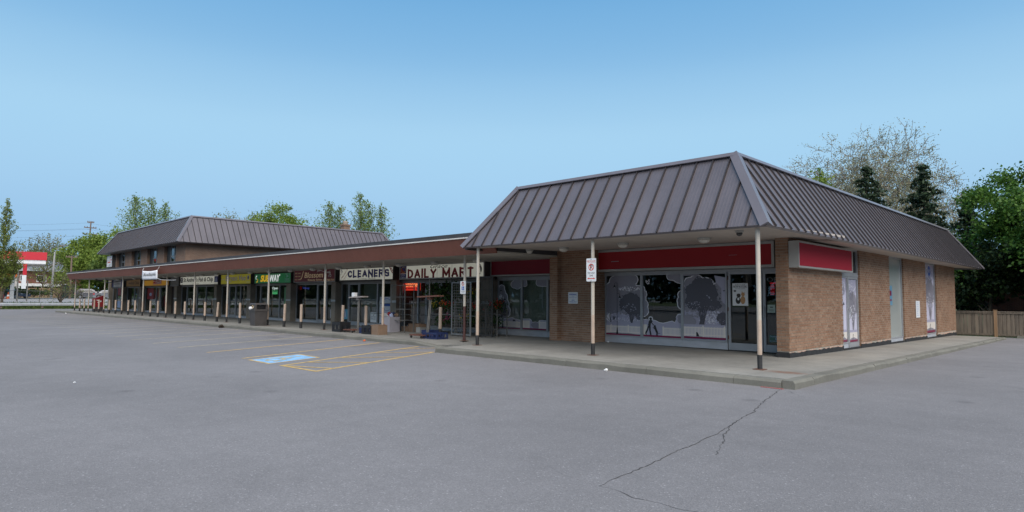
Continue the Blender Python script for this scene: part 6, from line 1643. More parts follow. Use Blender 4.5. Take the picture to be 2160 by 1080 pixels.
def pot_plant(label, x, y, z, r_, h, flower=None, nf=26, hang=False):
    t = thing('potted_plant', label, 'plant', (x, y, z), 'potted flowers on the racks')
    m_ = MB(); m_.lathe((x, y, z), [(r_ * .5, 0), (r_ * .72, r_ * .9), (r_ * .76, r_ * .95)], 12); obj('pot', m_, M['potdark'], t)
    p = nr.normal(size=(240, 3)) * np.array([r_ * .75, r_ * .75, h * .28]) + np.array([x, y, z + r_ * .95 + h * .4])
    p[:, 2] = np.maximum(p[:, 2], z + r_ * .6)
    o = leaf_cloud('foliage', M['foliage_dark'], p, r_ * .3, t)
    if flower:
        q = nr.normal(size=(nf, 3)) * np.array([r_ * .7, r_ * .5, h * .2]) + np.array([x, y - r_ * .5, z + r_ * .95 + h * .7])
        m_ = MB()
        for c in q: m_.ball(c, r_ * .15, 6, 4, .8)
        b_ = obj('blossoms', m_, INK[flower], t); b_['kind'] = 'stuff'
    return t
zz = zw(-19, 16)
for x, y, h, r_, fl, l in (
    (-20.4, 16.35, .78, .17, 'yellow', 'yellow flowering pot at the left end of the low rack'), (-19.95, 16.4, .78, .17, 'orange', 'orange flowering pot on the low rack'), (-19.5, 16.35, .78, .16, 'red', 'red flowering pot on the low rack'), (-19.1, 16.4, .78, .15, None, 'plain green pot at the right end of the low rack'),
    (-20.2, 16.4, .25, .16, None, 'bushy green pot on the bottom shelf of the low rack'), (-19.6, 16.4, .25, .16, 'pink', 'pink flowering pot on the bottom shelf of the low rack'),
    (-18.5, 16.2, 1.25, .15, 'yellow', 'yellow flowers high behind the square mesh gate, left pot'), (-18.1, 16.2, 1.25, .15, 'yellow', 'yellow flowers high behind the square mesh gate, right pot'), (-18.6, 16.2, .75, .15, None, 'green pot on the middle shelf behind the square mesh'), (-17.8, 16.2, .75, .16, 'red', 'red flowers on the middle shelf behind the square mesh'),
    (-18.45, 16.2, .3, .17, 'yellow', 'yellow flowers low behind the square mesh gate'), (-17.8, 16.25, .3, .16, None, 'green pot low behind the square mesh gate'),
    (-17.22, 16.5, .85, .15, 'red', 'red flowers behind the dark folded gate, left pot'), (-16.88, 16.5, .85, .15, 'red', 'red flowers behind the dark folded gate, right pot'), (-17.05, 16.5, .3, .15, None, 'green pot low behind the dark folded gate')):
    pot_plant(l, x, y, zz + h + .002, r_, .36, fl)
for x, y, l in ((-20.3, 16.3, 'dark hanging fern basket left above the low rack'), (-19.5, 16.4, 'dark hanging fern basket right above the low rack')):
    t = thing('hanging_basket', l, 'hanging basket', (x, y, 1.6), 'hanging fern baskets')
    m_ = MB(); m_.lathe((x, y, 1.62), [(.06, 0), (.16, .09), (.19, .18)], 12); obj('basket', m_, M['potdark'], t)
    m_ = MB()
    for k in range(3): a = k * 2.1; m_.tube([(x + .18 * math.cos(a), y + .18 * math.sin(a), 1.8), (x, y, 2.30)], .004, 4)
    m_.tube([(x, y, 2.3), (x, y, 2.98)], .004, 4); obj('hanger', m_, M['wire'], t)
    p = nr.normal(size=(420, 3)) * np.array([.2, .2, .2]) + np.array([x, y, 1.78]); leaf_cloud('foliage', M['foliage_dark'], p, .08, t)

# litter
rr = random.Random(21)
def crumple(name, label, x, y, r_, m, z=None):
    m_ = MB(); z = zg(x, y) if z is None else z
    m_.ball((x, y, z + r_ * .55), r_, 7, 5, .6); m_.v = [(a + rr.uniform(-.3, .3) * r_, b + rr.uniform(-.3, .3) * r_, max(z + .001, c + rr.uniform(-.2, .2) * r_)) for a, b, c in m_.v]
    tag(obj(name, m_, m), label, 'litter')
crumple('crumpled_paper', 'crumpled white paper on the asphalt against the front kerb', -8.5, 11.58, .045, M['white'])
crumple('orange_peel', 'small orange scrap on the asphalt before the grocery kerb', -19.9, 12.72, .05, M['orange'])
crumple('paper_scrap', 'tiny white paper scrap on the open asphalt at left', -13.81, 2.8, .022, M['white'])
crumple('paper_scrap', 'small white scrap beside the far end of the kerb', -66.0, 12.5, .06, M['white'])
crumple('leaf_litter', 'dark clump of leaves in the gutter before the olive restaurant', -32.9, 12.75, .14, M['soil'])
crumple('paper_scrap', 'tiny white scrap on the walkway by the print window corner', -12.6, 17.3, .035, M['white'], zw(-12.6, 17.3))
m_ = MB()
for k in range(9): m_.box(-5.05 + k * .045, -5.05 + k * .045 + .03, 11.60 - k * .001, 11.63, zg(-5, 11.6) + .006, zg(-5, 11.6) + .012)
m_.box(-5.06, -4.64, 11.605, 11.625, zg(-5, 11.6) + .002, zg(-5, 11.6) + .0055)
tag(obj('tape_strip', m_, mat('tape_red', (.45, .12, .12), .6)), 'short strip of red and white tape at the corner of the kerb', 'tape')

# ================================================================== TREES
def grow(rr, P, p, d, L, r, lev, tubes, tips):
    segs = P.get('segs', 4); pts = [p]; rad = [r]
    for i in range(segs):
        d = d + rr.normal(size=3) * P['wob']; d[2] += P['up'][lev]; d = d / np.linalg.norm(d)
        p = p + d * L / segs; pts.append(p); rad.append(r * (1 - (i + 1) / segs * P.get('taper', .5)))
    tubes.append((pts, rad, lev))
    if lev == 0:
        tips.extend(pts[1:]); return
    n = P['n'][lev]
    for k in range(n):
        t = 1.0 if k == 0 else rr.uniform(P['t0'][lev], 1.0)
        f = t * segs; i = min(segs - 1, int(f)); q = pts[i] + (pts[i + 1] - pts[i]) * (f - i)
        e1 = np.cross(d, np.array([.3, .8, .52])); e1 /= np.linalg.norm(e1); e2 = np.cross(d, e1); ph = k * 2.4 + rr.uniform(-.6, .6) + lev
        a = e1 * math.cos(ph) + e2 * math.sin(ph)
        ang = P['ang'][lev] * rr.uniform(.6, 1.3) * (.5 if k == 0 else 1)
        nd = d * math.cos(ang) + a * math.sin(ang)
        grow(rr, P, q, nd, L * P['ratio'][lev] * rr.uniform(.75, 1.2) * (P.get('topshort', 1) if k == 0 else (1.25 - .5 * t)), max(r * (1 - .5 * t) * .62, P.get('rmin', .004)), lev - 1, tubes, tips)

def tree(name, label, loc, H, W, trunk_h, leaf, bark, P, leaves, sigma, size, seed, group=None, D=None, lev=3, cat='tree', leaf_droop=0, r0=None, thin_sides=3):
    rr = np.random.default_rng(seed)
    tubes, tips = [], []
    r0 = r0 or H * .018
    grow(rr, P, np.zeros(3), np.array([0, 0, 1.0]), 1.0, r0, lev, tubes, tips)
    tips = np.array(tips)
    top = np.percentile(tips[:, 2], 99.5)
    cxy = np.median(tips[:, :2], 0) / max(np.median(tips[:, 2]), 1e-3)
    def straight(q): q = np.array(q); q[..., 0] -= cxy[0] * q[..., 2]; q[..., 1] -= cxy[1] * q[..., 2]; return q
    tips = straight(tips); tubes = [(list(straight(pts)), rad, lv) for pts, rad, lv in tubes]
    sx = np.percentile(np.abs(tips[:, 0] - np.median(tips[:, 0])), 98); sy = np.percentile(np.abs(tips[:, 1] - np.median(tips[:, 1])), 98)
    S = np.array([W / 2 / max(sx, 1e-3), (D or W) / 2 / max(sy, 1e-3), (H - trunk_h) / top]); base = np.array(loc) + np.array([0, 0, trunk_h])
    t = thing(name, label, cat, loc, group)
    m_ = MB(); b0 = Vector(loc)
    m_.tube([b0 + Vector((0, 0, -.1)), b0 + Vector((0, 0, .12)), b0 + Vector((0, 0, trunk_h + .02))], [r0 * 1.6, r0 * 1.15, r0], 8, caps=False)
    for pts, rad, lv in tubes:
        m_.tube([base + q * S for q in pts], rad, 7 if lv >= lev - 1 else (5 if lv > 0 else thin_sides), caps=False)
    obj('trunk', m_, bark, t, smooth=True)
    tp = base + tips * S
    if leaves:
        idx = rr.integers(0, len(tp), leaves); q = tp[idx] + rr.normal(size=(leaves, 3)) * np.array(sigma)
        q[:, 2] -= leaf_droop * rr.random(leaves)
        q[:, 2] = np.maximum(q[:, 2], loc[2] + .15)
        leaf_cloud('crown', leaf, q, size, t, rs=rr)
    return t

def tree_env(name, label, loc, H, W, z0, leaf, bark, clumps, per, sig, size, seed, group=None, cat='tree', D=None, hollow=.35, flat=1.0):
    """crown of leaf clumps filling an uneven dome, hung on limbs that leave the trunk"""
    rr = np.random.default_rng(seed); t = thing(name, label, cat, loc, group); base = np.array(loc, float)
    D = D or W; ch = H - z0; cen = base + np.array([0, 0, z0 + ch * .45]); cl = []
    ph = rr.uniform(0, 6.28, 6)
    while len(cl) < clumps:
        v = rr.normal(size=3); v /= np.linalg.norm(v); a = math.atan2(v[1], v[0])
        lump = 1 + .13 * math.sin(3 * a + ph[0]) + .10 * math.sin(5 * a + 4 * v[2] + ph[1]) + .10 * math.sin(7 * v[2] + 2 * a + ph[2])
        r = (hollow + (1 - hollow) * rr.random() ** .55) * lump
        q = np.array([v[0] * W / 2, v[1] * D / 2, v[2] * ch * (.55 if v[2] > 0 else .45)]) * r
        if v[2] < -.55 and rr.random() < .5: continue
        cl.append(cen + q)
    cl = np.array(cl)
    m_ = MB(); r0 = H * .02
    m_.tube([Vector(base + [0, 0, -.1]), Vector(base + [0, 0, .15]), Vector(base + [0, 0, z0 + .3])], [r0 * 1.5, r0 * 1.1, r0 * .9], 8, caps=False)
    for q in cl[::max(1, len(cl) // 46)]:
        s0 = base + np.array([0, 0, z0 + .1 + ch * .3 * rr.random()]); mid = s0 * .45 + q * .55 + rr.normal(size=3) * .12 * W / 6; mid[2] += .06 * ch * (1 if q[2] > mid[2] else -.5)
        m_.tube([Vector(s0), Vector((s0 + mid) / 2 + rr.normal(size=3) * .05), Vector(mid), Vector(q)], [r0 * .5, r0 * .36, r0 * .22, .012], 5, caps=False)
    obj('trunk', m_, bark, t, smooth=True)
    n = clumps * per; idx = np.repeat(np.arange(clumps), per)
    sc_ = rr.uniform(.6, 1.25, clumps)[idx][:, None]
    q = cl[idx] + rr.normal(size=(n, 3)) * np.array([1, 1, .7 * flat]) * sig * sc_
    q[:, 2] = np.maximum(q[:, 2], loc[2] + .1)
    leaf_cloud('crown', leaf, q, size, t, rs=rr); return t

def tree_fine(name, label, loc, H, W, z0, leaf, bark, npts, leaves, size, seed, group=None, cat='tree', D=None, r0=None, rmin=.014, shape=.5, shell=.55, sides=3, sig=.18):
    """fine branched tree: branches fork again and again towards twig ends spread through an uneven dome"""
    rr = np.random.default_rng(seed); t = thing(name, label, cat, loc, group); base = np.array(loc, float); D = D or W; ch = H - z0
    ph = rr.uniform(0, 6.28, 5); P_ = []
    while len(P_) < npts:
        v = rr.normal(size=3); v[2] = abs(v[2]) * 1.0 - .25; v /= np.linalg.norm(v); a = math.atan2(v[1], v[0])
        lump = 1 + .10 * math.sin(3 * a + ph[0] + v[2]) + .08 * math.sin(5 * a + 5 * v[2] + ph[1]) + .06 * math.sin(9 * a + ph[2] + 7 * v[2])
        r = (shell + (1 - shell) * rr.random()) * lump * (1 if rr.random() < .8 else .7)
        P_.append(base + np.array([v[0] * W / 2 * r, v[1] * D / 2 * r, z0 + ch * (shape * .55 + v[2] * r * (1 - shape * .55))]))
    P_ = np.array(P_); r0 = r0 or H * .016; m_ = MB()
    m_.tube([Vector(base + [0, 0, -.1]), Vector(base + [0, 0, .15]), Vector(base + [.05, 0, z0])], [r0 * 1.6, r0 * 1.15, r0], 8, caps=False)
    tips = []
    def rec(pts, node, rad, depth):
        n = len(pts)
        if n <= 3 or depth > 9:
            for q in pts:
                mid = (node + q) / 2 + rr.normal(size=3) * .06 * np.linalg.norm(q - node)
                m_.tube([Vector(node), Vector(mid), Vector(q)], [max(rad * .8, rmin), rmin, rmin * .6], sides, caps=False); tips.append(mid); tips.append(q)
            return
        k = 5 if depth == 0 else (3 if n > 9 else 2)
        c = pts[rr.choice(n, k, replace=False)]
        for _ in range(4):
            lab = np.argmin(((pts[:, None] - c[None]) ** 2).sum(2), 1)
            c = np.array([pts[lab == i].mean(0) if (lab == i).any() else c[i] for i in range(k)])
        for i in range(k):
            sub = pts[lab == i]
            if not len(sub): continue
            to = c[i] - node; d_ = np.linalg.norm(to); e = node + to * rr.uniform(.42, .62) + rr.normal(size=3) * .07 * d_
            r1 = max(rmin, rad * (len(sub) / n) ** .42)
            b = (node + e) / 2 + rr.normal(size=3) * .06 * d_
            m_.tube([Vector(node), Vector(b), Vector(e)], [min(rad, r1 * 1.15), r1, r1 * .92], 6 if depth < 2 else (4 if depth < 4 else sides), caps=False)
            rec(sub, e, r1 * .92, depth + 1)
    rec(P_, base + np.array([.05, 0, z0 - .05]), r0, 0)
    obj('trunk', m_, bark, t)
    tips = np.array(tips)
    if leaves:
        idx = rr.integers(0, len(tips), leaves); leaf_cloud('crown', leaf, tips[idx] + rr.normal(size=(leaves, 3)) * sig, size, t, rs=rr)
    return t

def tree_spire(name, label, loc, spires, leaf, bark, per_m, size, seed, group=None, z0=1.2, r0=.14, cat='tree', power=.8, asc=.9):
    """upright tree: each spire (dx, dy, height, width) is a leader with short rising branches, thinner towards its tip"""
    rr = np.random.default_rng(seed); t = thing(name, label, cat, loc, group); base = np.array(loc, float); m_ = MB(); pts = []
    for i, (dx, dy, H, W) in enumerate(spires):
        foot = base + np.array([0, 0, -.1 if i == 0 else z0 * .5])
        def L(f): return foot + np.array([dx * min(1, f * 1.8) + .07 * math.sin(f * 9 + i), dy * min(1, f * 1.8) + .07 * math.cos(f * 7 + i), H * f])
        m_.tube([Vector(L(f)) for f in np.linspace(0, 1, 12)], [r0 * (1 - .93 * f) for f in np.linspace(0, 1, 12)], 6, caps=False)
        nb = int(H * 9); 
        for k in range(nb):
            f = z0 / H + (1 - z0 / H) * (k + rr.random()) / nb
            g = (1 - f) / (1 - z0 / H); l = W / 2 * min(1, 3.5 * (1 - g) + .45) * max(g, .03) ** power * rr.uniform(.45, 1.2) + .08
            a = k * 2.4 + rr.uniform(-.5, .5); d = np.array([math.cos(a), math.sin(a), asc * rr.uniform(.6, 1.4)]); p0 = L(min(f, .995))
            q1 = p0 + d * l * .55; q2 = p0 + d * l + np.array([0, 0, .25 * l])
            m_.tube([Vector(p0), Vector(q1), Vector(q2)], [.022, .013, .005], 3, caps=False)
            n = max(2, int(per_m * l)); s_ = rr.uniform(.2, 1.08, n)[:, None]
            pts.append(p0 + (q2 - p0) * s_ + rr.normal(size=(n, 3)) * (.05 + .09 * l))
    obj('trunk', m_, bark, t, smooth=True); leaf_cloud('crown', leaf, np.concatenate(pts), size, t, rs=rr); return t

LM = dict(
    maple=mat_leaf('leaf_maple', (.034, .088, .014), (.11, .215, .035), .5, .32),
    fresh=mat_leaf('leaf_fresh', (.12, .19, .03), (.24, .32, .065), .6, .35),
    mid=mat_leaf('leaf_mid', (.045, .085, .02), (.12, .18, .04), .6, .3),
    mid2=mat_leaf('leaf_mid_light', (.13, .20, .05), (.26, .34, .10), .6, .4), pale2=mat_leaf('leaf_pale_green', (.15, .17, .09), (.27, .29, .16), .7, .35),
    olive=mat_leaf('leaf_olive', (.12, .155, .035), (.24, .285, .07), .6, .4),
    pale=mat_leaf('leaf_pale', (.20, .20, .12), (.38, .38, .25), .7, .35),
    needle=mat_leaf('needles', (.014, .027, .016), (.045, .075, .034), .6, .2),
    dark=mat_leaf('leaf_dark', (.008, .018, .006), (.03, .055, .014), .6, .2))
P_BROAD = dict(wob=.12, up=[.02, .04, .06, .1], n=[0, 5, 6, 7], t0=[0, .3, .3, .25], ang=[.9, .8, .85, .8], ratio=[.6, .6, .62, .72])
P_TALL = dict(wob=.10, up=[.10, .14, .15, .1], n=[0, 5, 6, 8], t0=[0, .2, .2, .15], ang=[.6, .55, .6, .5], ratio=[.6, .5, .5, .6])
P_BARE = dict(wob=.17, up=[.02, .02, .0, .0, .08], n=[0, 7, 7, 7, 9], t0=[0, .25, .3, .3, .3], ang=[.8, .7, .75, .75, .75], ratio=[.6, .6, .62, .66, .75], rmin=.012, taper=.45)

# right: maples over the fence, bare tree and spruces behind the roof
tree_env('maple_tree', 'big dense green maple overhanging the wooden fence at the right', (-1.9, 44.6, -.1), 9.1, 11.8, 1.5, LM['maple'], M['bark'], 300, 420, .45, .115, 5, 'trees behind the fence')
tree_env('maple_tree', 'second green maple further right behind the wooden fence', (6.6, 46.5, -.1), 10.6, 11, 1.7, LM['maple'], M['bark'], 200, 240, .5, .16, 15, 'trees behind the fence')
tree_fine('honey_locust', 'wide bare crowned tree with sparse pale leaves behind the mansard roof', (-17.3, 63.5, 0), 16.6, 15.2, 4.2, LM['pale'], M['twig'], 6800, 60000, .085, 19, r0=.27, rmin=.02)
def conifer(label, loc, H, W, seed, n=26):
    rr = np.random.default_rng(seed); t = thing('spruce_tree', label, 'tree', loc, 'spruces behind the mansard roof')
    m_ = MB(); L_ = Vector(loc); m_.tube([L_, L_ + Vector((0, 0, H * .97))], [H * .018, .02], 7); pts = []
    k = 0
    for i in range(n):
        f = .12 + .86 * i / n
        for j in range(6):
            a = k * 2.4 + rr.uniform(-.4, .4); k += 1
            l = W / 2 * (1 - f) ** .95 * rr.uniform(.3, 1.3) + .06
            p0 = np.array([loc[0], loc[1], loc[2] + f * H]); dr = np.array([math.cos(a), math.sin(a), rr.uniform(-.25, .12)])
            seg = [p0 + dr * l * s_ + np.array([0, 0, -.10 * l * s_ * s_ + .16 * l * max(0, s_ - .7)]) for s_ in (0, .35, .7, 1)]
            m_.tube([Vector(q) for q in seg], [.03, .022, .014, .006], 3, caps=False)
            m2 = int(9 + 36 * l)
            s_ = rr.uniform(.15, 1.05, m2); pts.append(p0 + dr * (l * s_)[:, None] + np.stack([np.zeros(m2), np.zeros(m2), -.10 * l * s_ * s_ + .16 * l * np.maximum(0, s_ - .7)], 1) + rr.normal(size=(m2, 3)) * np.array([.10, .10, .07]))
    obj('trunk', m_, M['bark'], t); leaf_cloud('crown', LM['needle'], np.concatenate(pts), .12, t, elong=2.6, rs=rr); return t
conifer('dark spruce left of centre in front of the bare tree crown', (-13.9, 50.2, 0), 11.6, 8.6, 3)
conifer('dark spruce with an open ragged top at the right of the bare tree', (-10.5, 50.6, 0), 11.3, 8.2, 4)
conifer('low dark spruce between the other two and the maple', (-7.9, 49.5, 0), 8.4, 6.5, 8)
tree('shrub_tree', 'small bright green treetop just above the right hand ridge', (-20.8, 56.0, 0), 12.3, 4.4, 3, LM['fresh'], M['bark'], P_TALL, 5200, (.25, .25, .22), .17, 21)
for i, (x, y, h, w) in enumerate(((-6.0, 42.6, 4.6, 3.4), (-3.2, 43.4, 3.6, 3.4), (-.4, 42.8, 3.9, 3.6), (2.8, 43.2, 3.8, 3.6))):
    tree('evergreen_shrub', ('tall dark evergreen shrub behind the brick shop corner', 'dark evergreen shrub behind the fence left of its post line', 'dark evergreen shrub under the maple crown', 'dark evergreen shrub at the right edge behind the fence')[i], (x, y, -.12), h, w, .3, LM['dark'], M['bark'], P_TALL, 9000, (.28, .28, .26), .14, 40 + i, 'dark shrubs behind the fence', cat='shrub')
# brick house behind the fence
t = thing('brick_house', 'dim red brick house behind the fence under the maple', 'house', (0, 51, -.1))
m_ = MB(); m_.box(-7, 9, 48.5, 56, -.2, 2.6); wl_o = obj('wall', m_, M['housebrick'], t)
m_ = MB(); m_.prism([(-7.5, 48.0, 2.602), (-7.5, 56.5, 2.602), (-7.5, 52.2, 4.9)], (17, 0, 0)); obj('roof', m_, M['slate'], t)
m_ = MB(); m_.box(-1.2, .4, 48.44, 48.495, .9, 2.1); wo = obj('window', m_, M['white'], t); m_ = MB(); m_.box(-1.1, .3, 48.42, 48.438, 1.0, 2.0); obj('pane', m_, M['cargl'], wo)

# wooden fence
t = thing('wooden_fence', 'weathered grey board fence with a capped brown post at the right', 'fence', (-2, 38.4, -.12))
x = -6.75; rr = random.Random(8)
while x < 9:
    w = .143
    m_ = MB(); m_.box(x, x + w, 38.38 + rr.uniform(-.004, .004), 38.40, -.10, 1.00 + rr.uniform(-.01, .01)); obj('board', m_, M['wood_fence'], t); x += w + .012
for x in (-6.9, -5.16, -2.7, -.25, 2.2, 4.65, 7.1):
    m_ = MB(); m_.box(x - .06, x + .06, 38.29, 38.376, -.15, 1.14); m_.box(x - .075, x + .075, 38.275, 38.39, 1.142, 1.17); obj('post', m_, M['wood_post'], t)
m_ = MB(); m_.box(-6.8, 9, 38.345, 38.374, .98, 1.06); obj('top_rail', m_, M['wood_fence'], t)
m_ = MB(); m_.box(-6.8, 9, 38.33, 38.45, 1.062, 1.098); obj('cap_rail', m_, M['wood_fence'], t)
m_ = MB(); m_.box(-6.8, 9, 38.345, 38.374, -.06, .02); obj('bottom_rail', m_, M['wood_fence'], t)
m_ = MB(); m_.box(-4.3, 12, 37.75, 37.98, -.25, -.02); obj('kerb', m_, M['kerb'], lot)

# left: guard rail, trees along the street
t = thing('guard_rail', 'long galvanised guard rail along the far left edge of the lot', 'guard rail', (-86.6, 12, zg(-86.6, 12)))
for a, b in ((-30, 14.0), (14.05, 60)):
    m_ = MB(); z = .26
    prof = [(0, .30), (.07, .36), (.07, .42), (0, .47), (.07, .52), (.07, .58), (0, .63)]
    vs = [(-86.5 + px_, yy, z + pz - .28) for yy in (a, b) for px_, pz in prof] + [(-86.53 + px_, yy, z + pz - .28) for yy in (a, b) for px_, pz in prof]
    k = len(prof); fs = [(i, i + 1, k + i + 1, k + i) for i in range(k - 1)] + [(2 * k + i + 1, 2 * k + i, 3 * k + i, 3 * k + i + 1) for i in range(k - 1)] + [(0, k, 3 * k, 2 * k), (k - 1, 3 * k - 1, 4 * k - 1, 2 * k - 1)]
    m_.add(vs, fs); obj('rail_beam', m_, M['galv'], t)
y = -29
while y < 60:
    m_ = MB(); m_.box(-86.75, -86.56, y - .09, y + .09, -.4, .62); obj('rail_post', m_, M['polewood'], t); y += 3.6
gp = np.random.default_rng(2)
n = 26000; xs_ = gp.uniform(-90.8, -86.7, n); ys_ = gp.uniform(-25, 52, n); zs_ = np.array([zg(a, b) for a, b in zip(xs_, ys_)]) + gp.uniform(0, .12, n)
leaf_cloud('verge_grass', M['grass'], np.stack([xs_, ys_, zs_], 1), .12, None, elong=2.5, up=1.5, rs=gp, kind='stuff')
n = 9000; xs_ = gp.uniform(-86.5, -85.9, n); ys_ = gp.uniform(-25, 52, n); zs_ = np.array([zg(a, b) for a, b in zip(xs_, ys_)]) + gp.uniform(0, .09, n) * gp.random(n)
leaf_cloud('kerb_weeds', M['grass'], np.stack([xs_, ys_, zs_], 1), .09, None, elong=2.2, up=1.5, rs=gp, kind='stuff')

def zt(x, y): return zg(x, y) - .03
P_COL = dict(wob=.07, up=[.25, .25, .25, .02], n=[0, 4, 5, 30], t0=[0, .2, .2, .05], ang=[.5, .5, .7, .75], ratio=[.5, .5, .35, .26], segs=6)
tree_spire('columnar_tree', 'tall narrow columnar tree with thin leaves behind the guard rail at far left', (-90.0, 11.0, zt(-90, 11)), [(0, 0, 11.8, 3.9), (-.4, -.8, 6.5, 2.6), (.2, .9, 5.6, 2.6)], LM['olive'], M['bark'], 70, .11, 6, z0=1.4, r0=.15, power=.95)
tree_fine('bare_shrub', 'bare multi stemmed brown tree behind the guard rail', (-89.2, 16.3, zt(-89.2, 16.3)), 4.7, 4.6, .5, LM['olive'], M['bark'], 420, 900, .09, 31, r0=.13, rmin=.011, shell=.35, sig=.12)
tree_env('street_tree', 'bright green broad tree beyond the left end of the canopy', (-136, 31.0, zt(-136, 31)), 11.2, 14, 1.2, LM['fresh'], M['bark'], 170, 190, .75, .26, 51, 'street trees at the far left')
tree_env('street_tree', 'yellow green tree close against the upper storey end wall', (-128, 32.6, zt(-128, 32)), 11.8, 9.5, 1.2, LM['fresh'], M['bark'], 120, 190, .65, .25, 52, 'street trees at the far left')
tree('street_tree', 'dark green low tree beneath the left end of the canopy', (-126, 31.5, zt(-126, 31)), 6.5, 8, .6, LM['mid'], M['bark'], P_BROAD, 8000, (.5, .5, .5), .36, 53, 'street trees at the far left')
tree_fine('street_tree', 'thin pale half bare tree beside the house roof', (-152, 25.0, zt(-152, 25)), 12.4, 12.0, 5, LM['pale2'], M['twig'], 700, 3500, .2, 54, 'street trees at the far left', rmin=.02, sig=.3)
tree_fine('street_tree', 'small thin tree standing before the house front', (-141, 23.0, zt(-141, 23)), 7.0, 5.5, 2.4, LM['olive'], M['bark'], 260, 500, .16, 55, 'street trees at the far left', rmin=.016)
tree('street_tree', 'round green tree behind the house roof ridge', (-176, 31, zt(-176, 31)), 9.8, 15, 2, LM['mid'], M['bark'], P_BROAD, 9000, (.6, .6, .5), .5, 56, 'street trees at the far left')
tree('street_tree', 'green tree behind the petrol station canopy', (-158, 16.5, zt(-158, 16)), 8.0, 12, 2, LM['mid'], M['bark'], P_BROAD, 6000, (.6, .6, .5), .5, 57, 'street trees at the far left')
tree_spire('poplar_tree', 'airy green treetop behind the left end of the upper roof', (-110.6, 30.8, .5), [(0, .6, 16.2, 5.6), (-.6, -1.4, 14.6, 7.0), (.5, 2.6, 14.0, 6.0)], LM['mid2'], M['bark'], 16, .17, 61, 'treetops behind the upper roof', z0=3, power=.6)
tree_fine('poplar_tree', 'grey green half leafed treetop above the middle of the upper roof', (-95.5, 38.5, .3), 13.6, 11, 5, LM['pale2'], M['barkgrey'], 900, 12000, .14, 62, 'treetops behind the upper roof', sig=.3)
tree_env('poplar_tree', 'yellow green broad treetop above the right half of the upper roof', (-90.6, 43.2, .3), 14.3, 9.5, 5, LM['fresh'], M['bark'], 110, 170, .5, .17, 63, 'treetops behind the upper roof')
tree_env('poplar_tree', 'small yellow green treetop right of the broad one', (-85.3, 46.6, .3), 11.6, 5, 5, LM['fresh'], M['bark'], 40, 140, .45, .16, 64, 'treetops behind the upper roof')
tree_spire('poplar_tree', 'spiky green treetop left behind the brick chimney', (-66.8, 38.9, .1), [(0, 0, 11.9, 4.4), (-.3, -1.2, 10.6, 4.2)], LM['mid2'], M['bark'], 30, .12, 65, 'treetops behind the upper roof', z0=3, r0=.12, power=.6)
tree_spire('poplar_tree', 'tall green treetop right behind the brick chimney', (-64.6, 41.4, .1), [(0, 0, 12.4, 4.4), (-.3, -.9, 11.9, 4.0), (.4, 1.6, 10.6, 4.0)], LM['mid2'], M['bark'], 30, .12, 66, 'treetops behind the upper roof', z0=3, r0=.12, power=.6)

# utility pole with wires, second pole, street lamp
def pole(label, x, y, H, arms, lean=0):
    z = zt(x, y); t = thing('utility_pole', label, 'pole', (x, y, z), 'wooden utility poles at the far left')
    m_ = MB(); m_.tube([(x, y, z), (x + lean * .3, y + lean, z + H)], [.19, .11], 9); obj('pole', m_, M['polewood'], t)
    for f, w in arms:
        m_ = MB(); m_.box(x - .06, x + .06, y - w / 2 + lean * f, y + w / 2 + lean * f, z + H * f - .08, z + H * f + .08)
        for s_ in (-.45, .45, -.25, .25): m_.lathe((x, y + lean * f + s_ * w, z + H * f + .081), [(.05, 0), (.07, .08), (.03, .2)], 6)
        obj('cross_arm', m_, M['polewood'], t)
    return t
pole('tall leaning utility pole rising above the green trees', -140.8, 29.5, 14.4, ((.985, 1.1), (.915, 2.0), (.83, 2.3)), .35)
pole('short utility pole beside the house and the canopy end', -124.0, 23.9, 7.0, ((.97, 1.6),))
t = thing('overhead_wires', 'thin power wires running between the poles at the far left', 'wires', (-140.8, 29.5, 12))
for dz, dy in ((14.9, -.4), (13.9, .9), (13.8, -.9), (12.7, 1.0)):
    m_ = MB()
    pts = [(-140.8 + k * 5.2, 29.5 + dy + k * 2.3, dz - 1.9 * 4 * (k / 9) * (1 - k / 9)) for k in range(10)]; m_.tube(pts, .012, 3)
    pts = [(-140.8 - k * 2.0, 29.5 + dy - k * 6.0, dz - 1.6 * 4 * (k / 9) * (1 - k / 9)) for k in range(10)]; m_.tube(pts, .012, 3); obj('wire', m_, M['wire'], t)
t = thing('street_lamp', 'grey concrete street lamp pole in front of the house', 'street lamp', (-127.5, 22.0, zt(-127, 22)))
m_ = MB(); z = zt(-127, 22); m_.tube([(-127.5, 22.0, z), (-127.5, 22.2, z + 7.6)], [.20, .11], 10); obj('pole', m_, M['poleconc'], t)
m_ = MB(); m_.tube([(-127.5, 22.2, z + 7.5), (-127.2, 22.5, z + 8.2), (-126.6, 23.1, z + 8.6)], .05, 6); obj('arm', m_, M['galv'], t)
m_ = MB(); m_.prism([(-126.9, 22.8, z + 8.56), (-126.1, 23.6, z + 8.66), (-126.1, 23.6, z + 8.78), (-126.9, 22.8, z + 8.74)], (.18, -.18, 0)); obj('lamp_head', m_, M['galvold'], t)

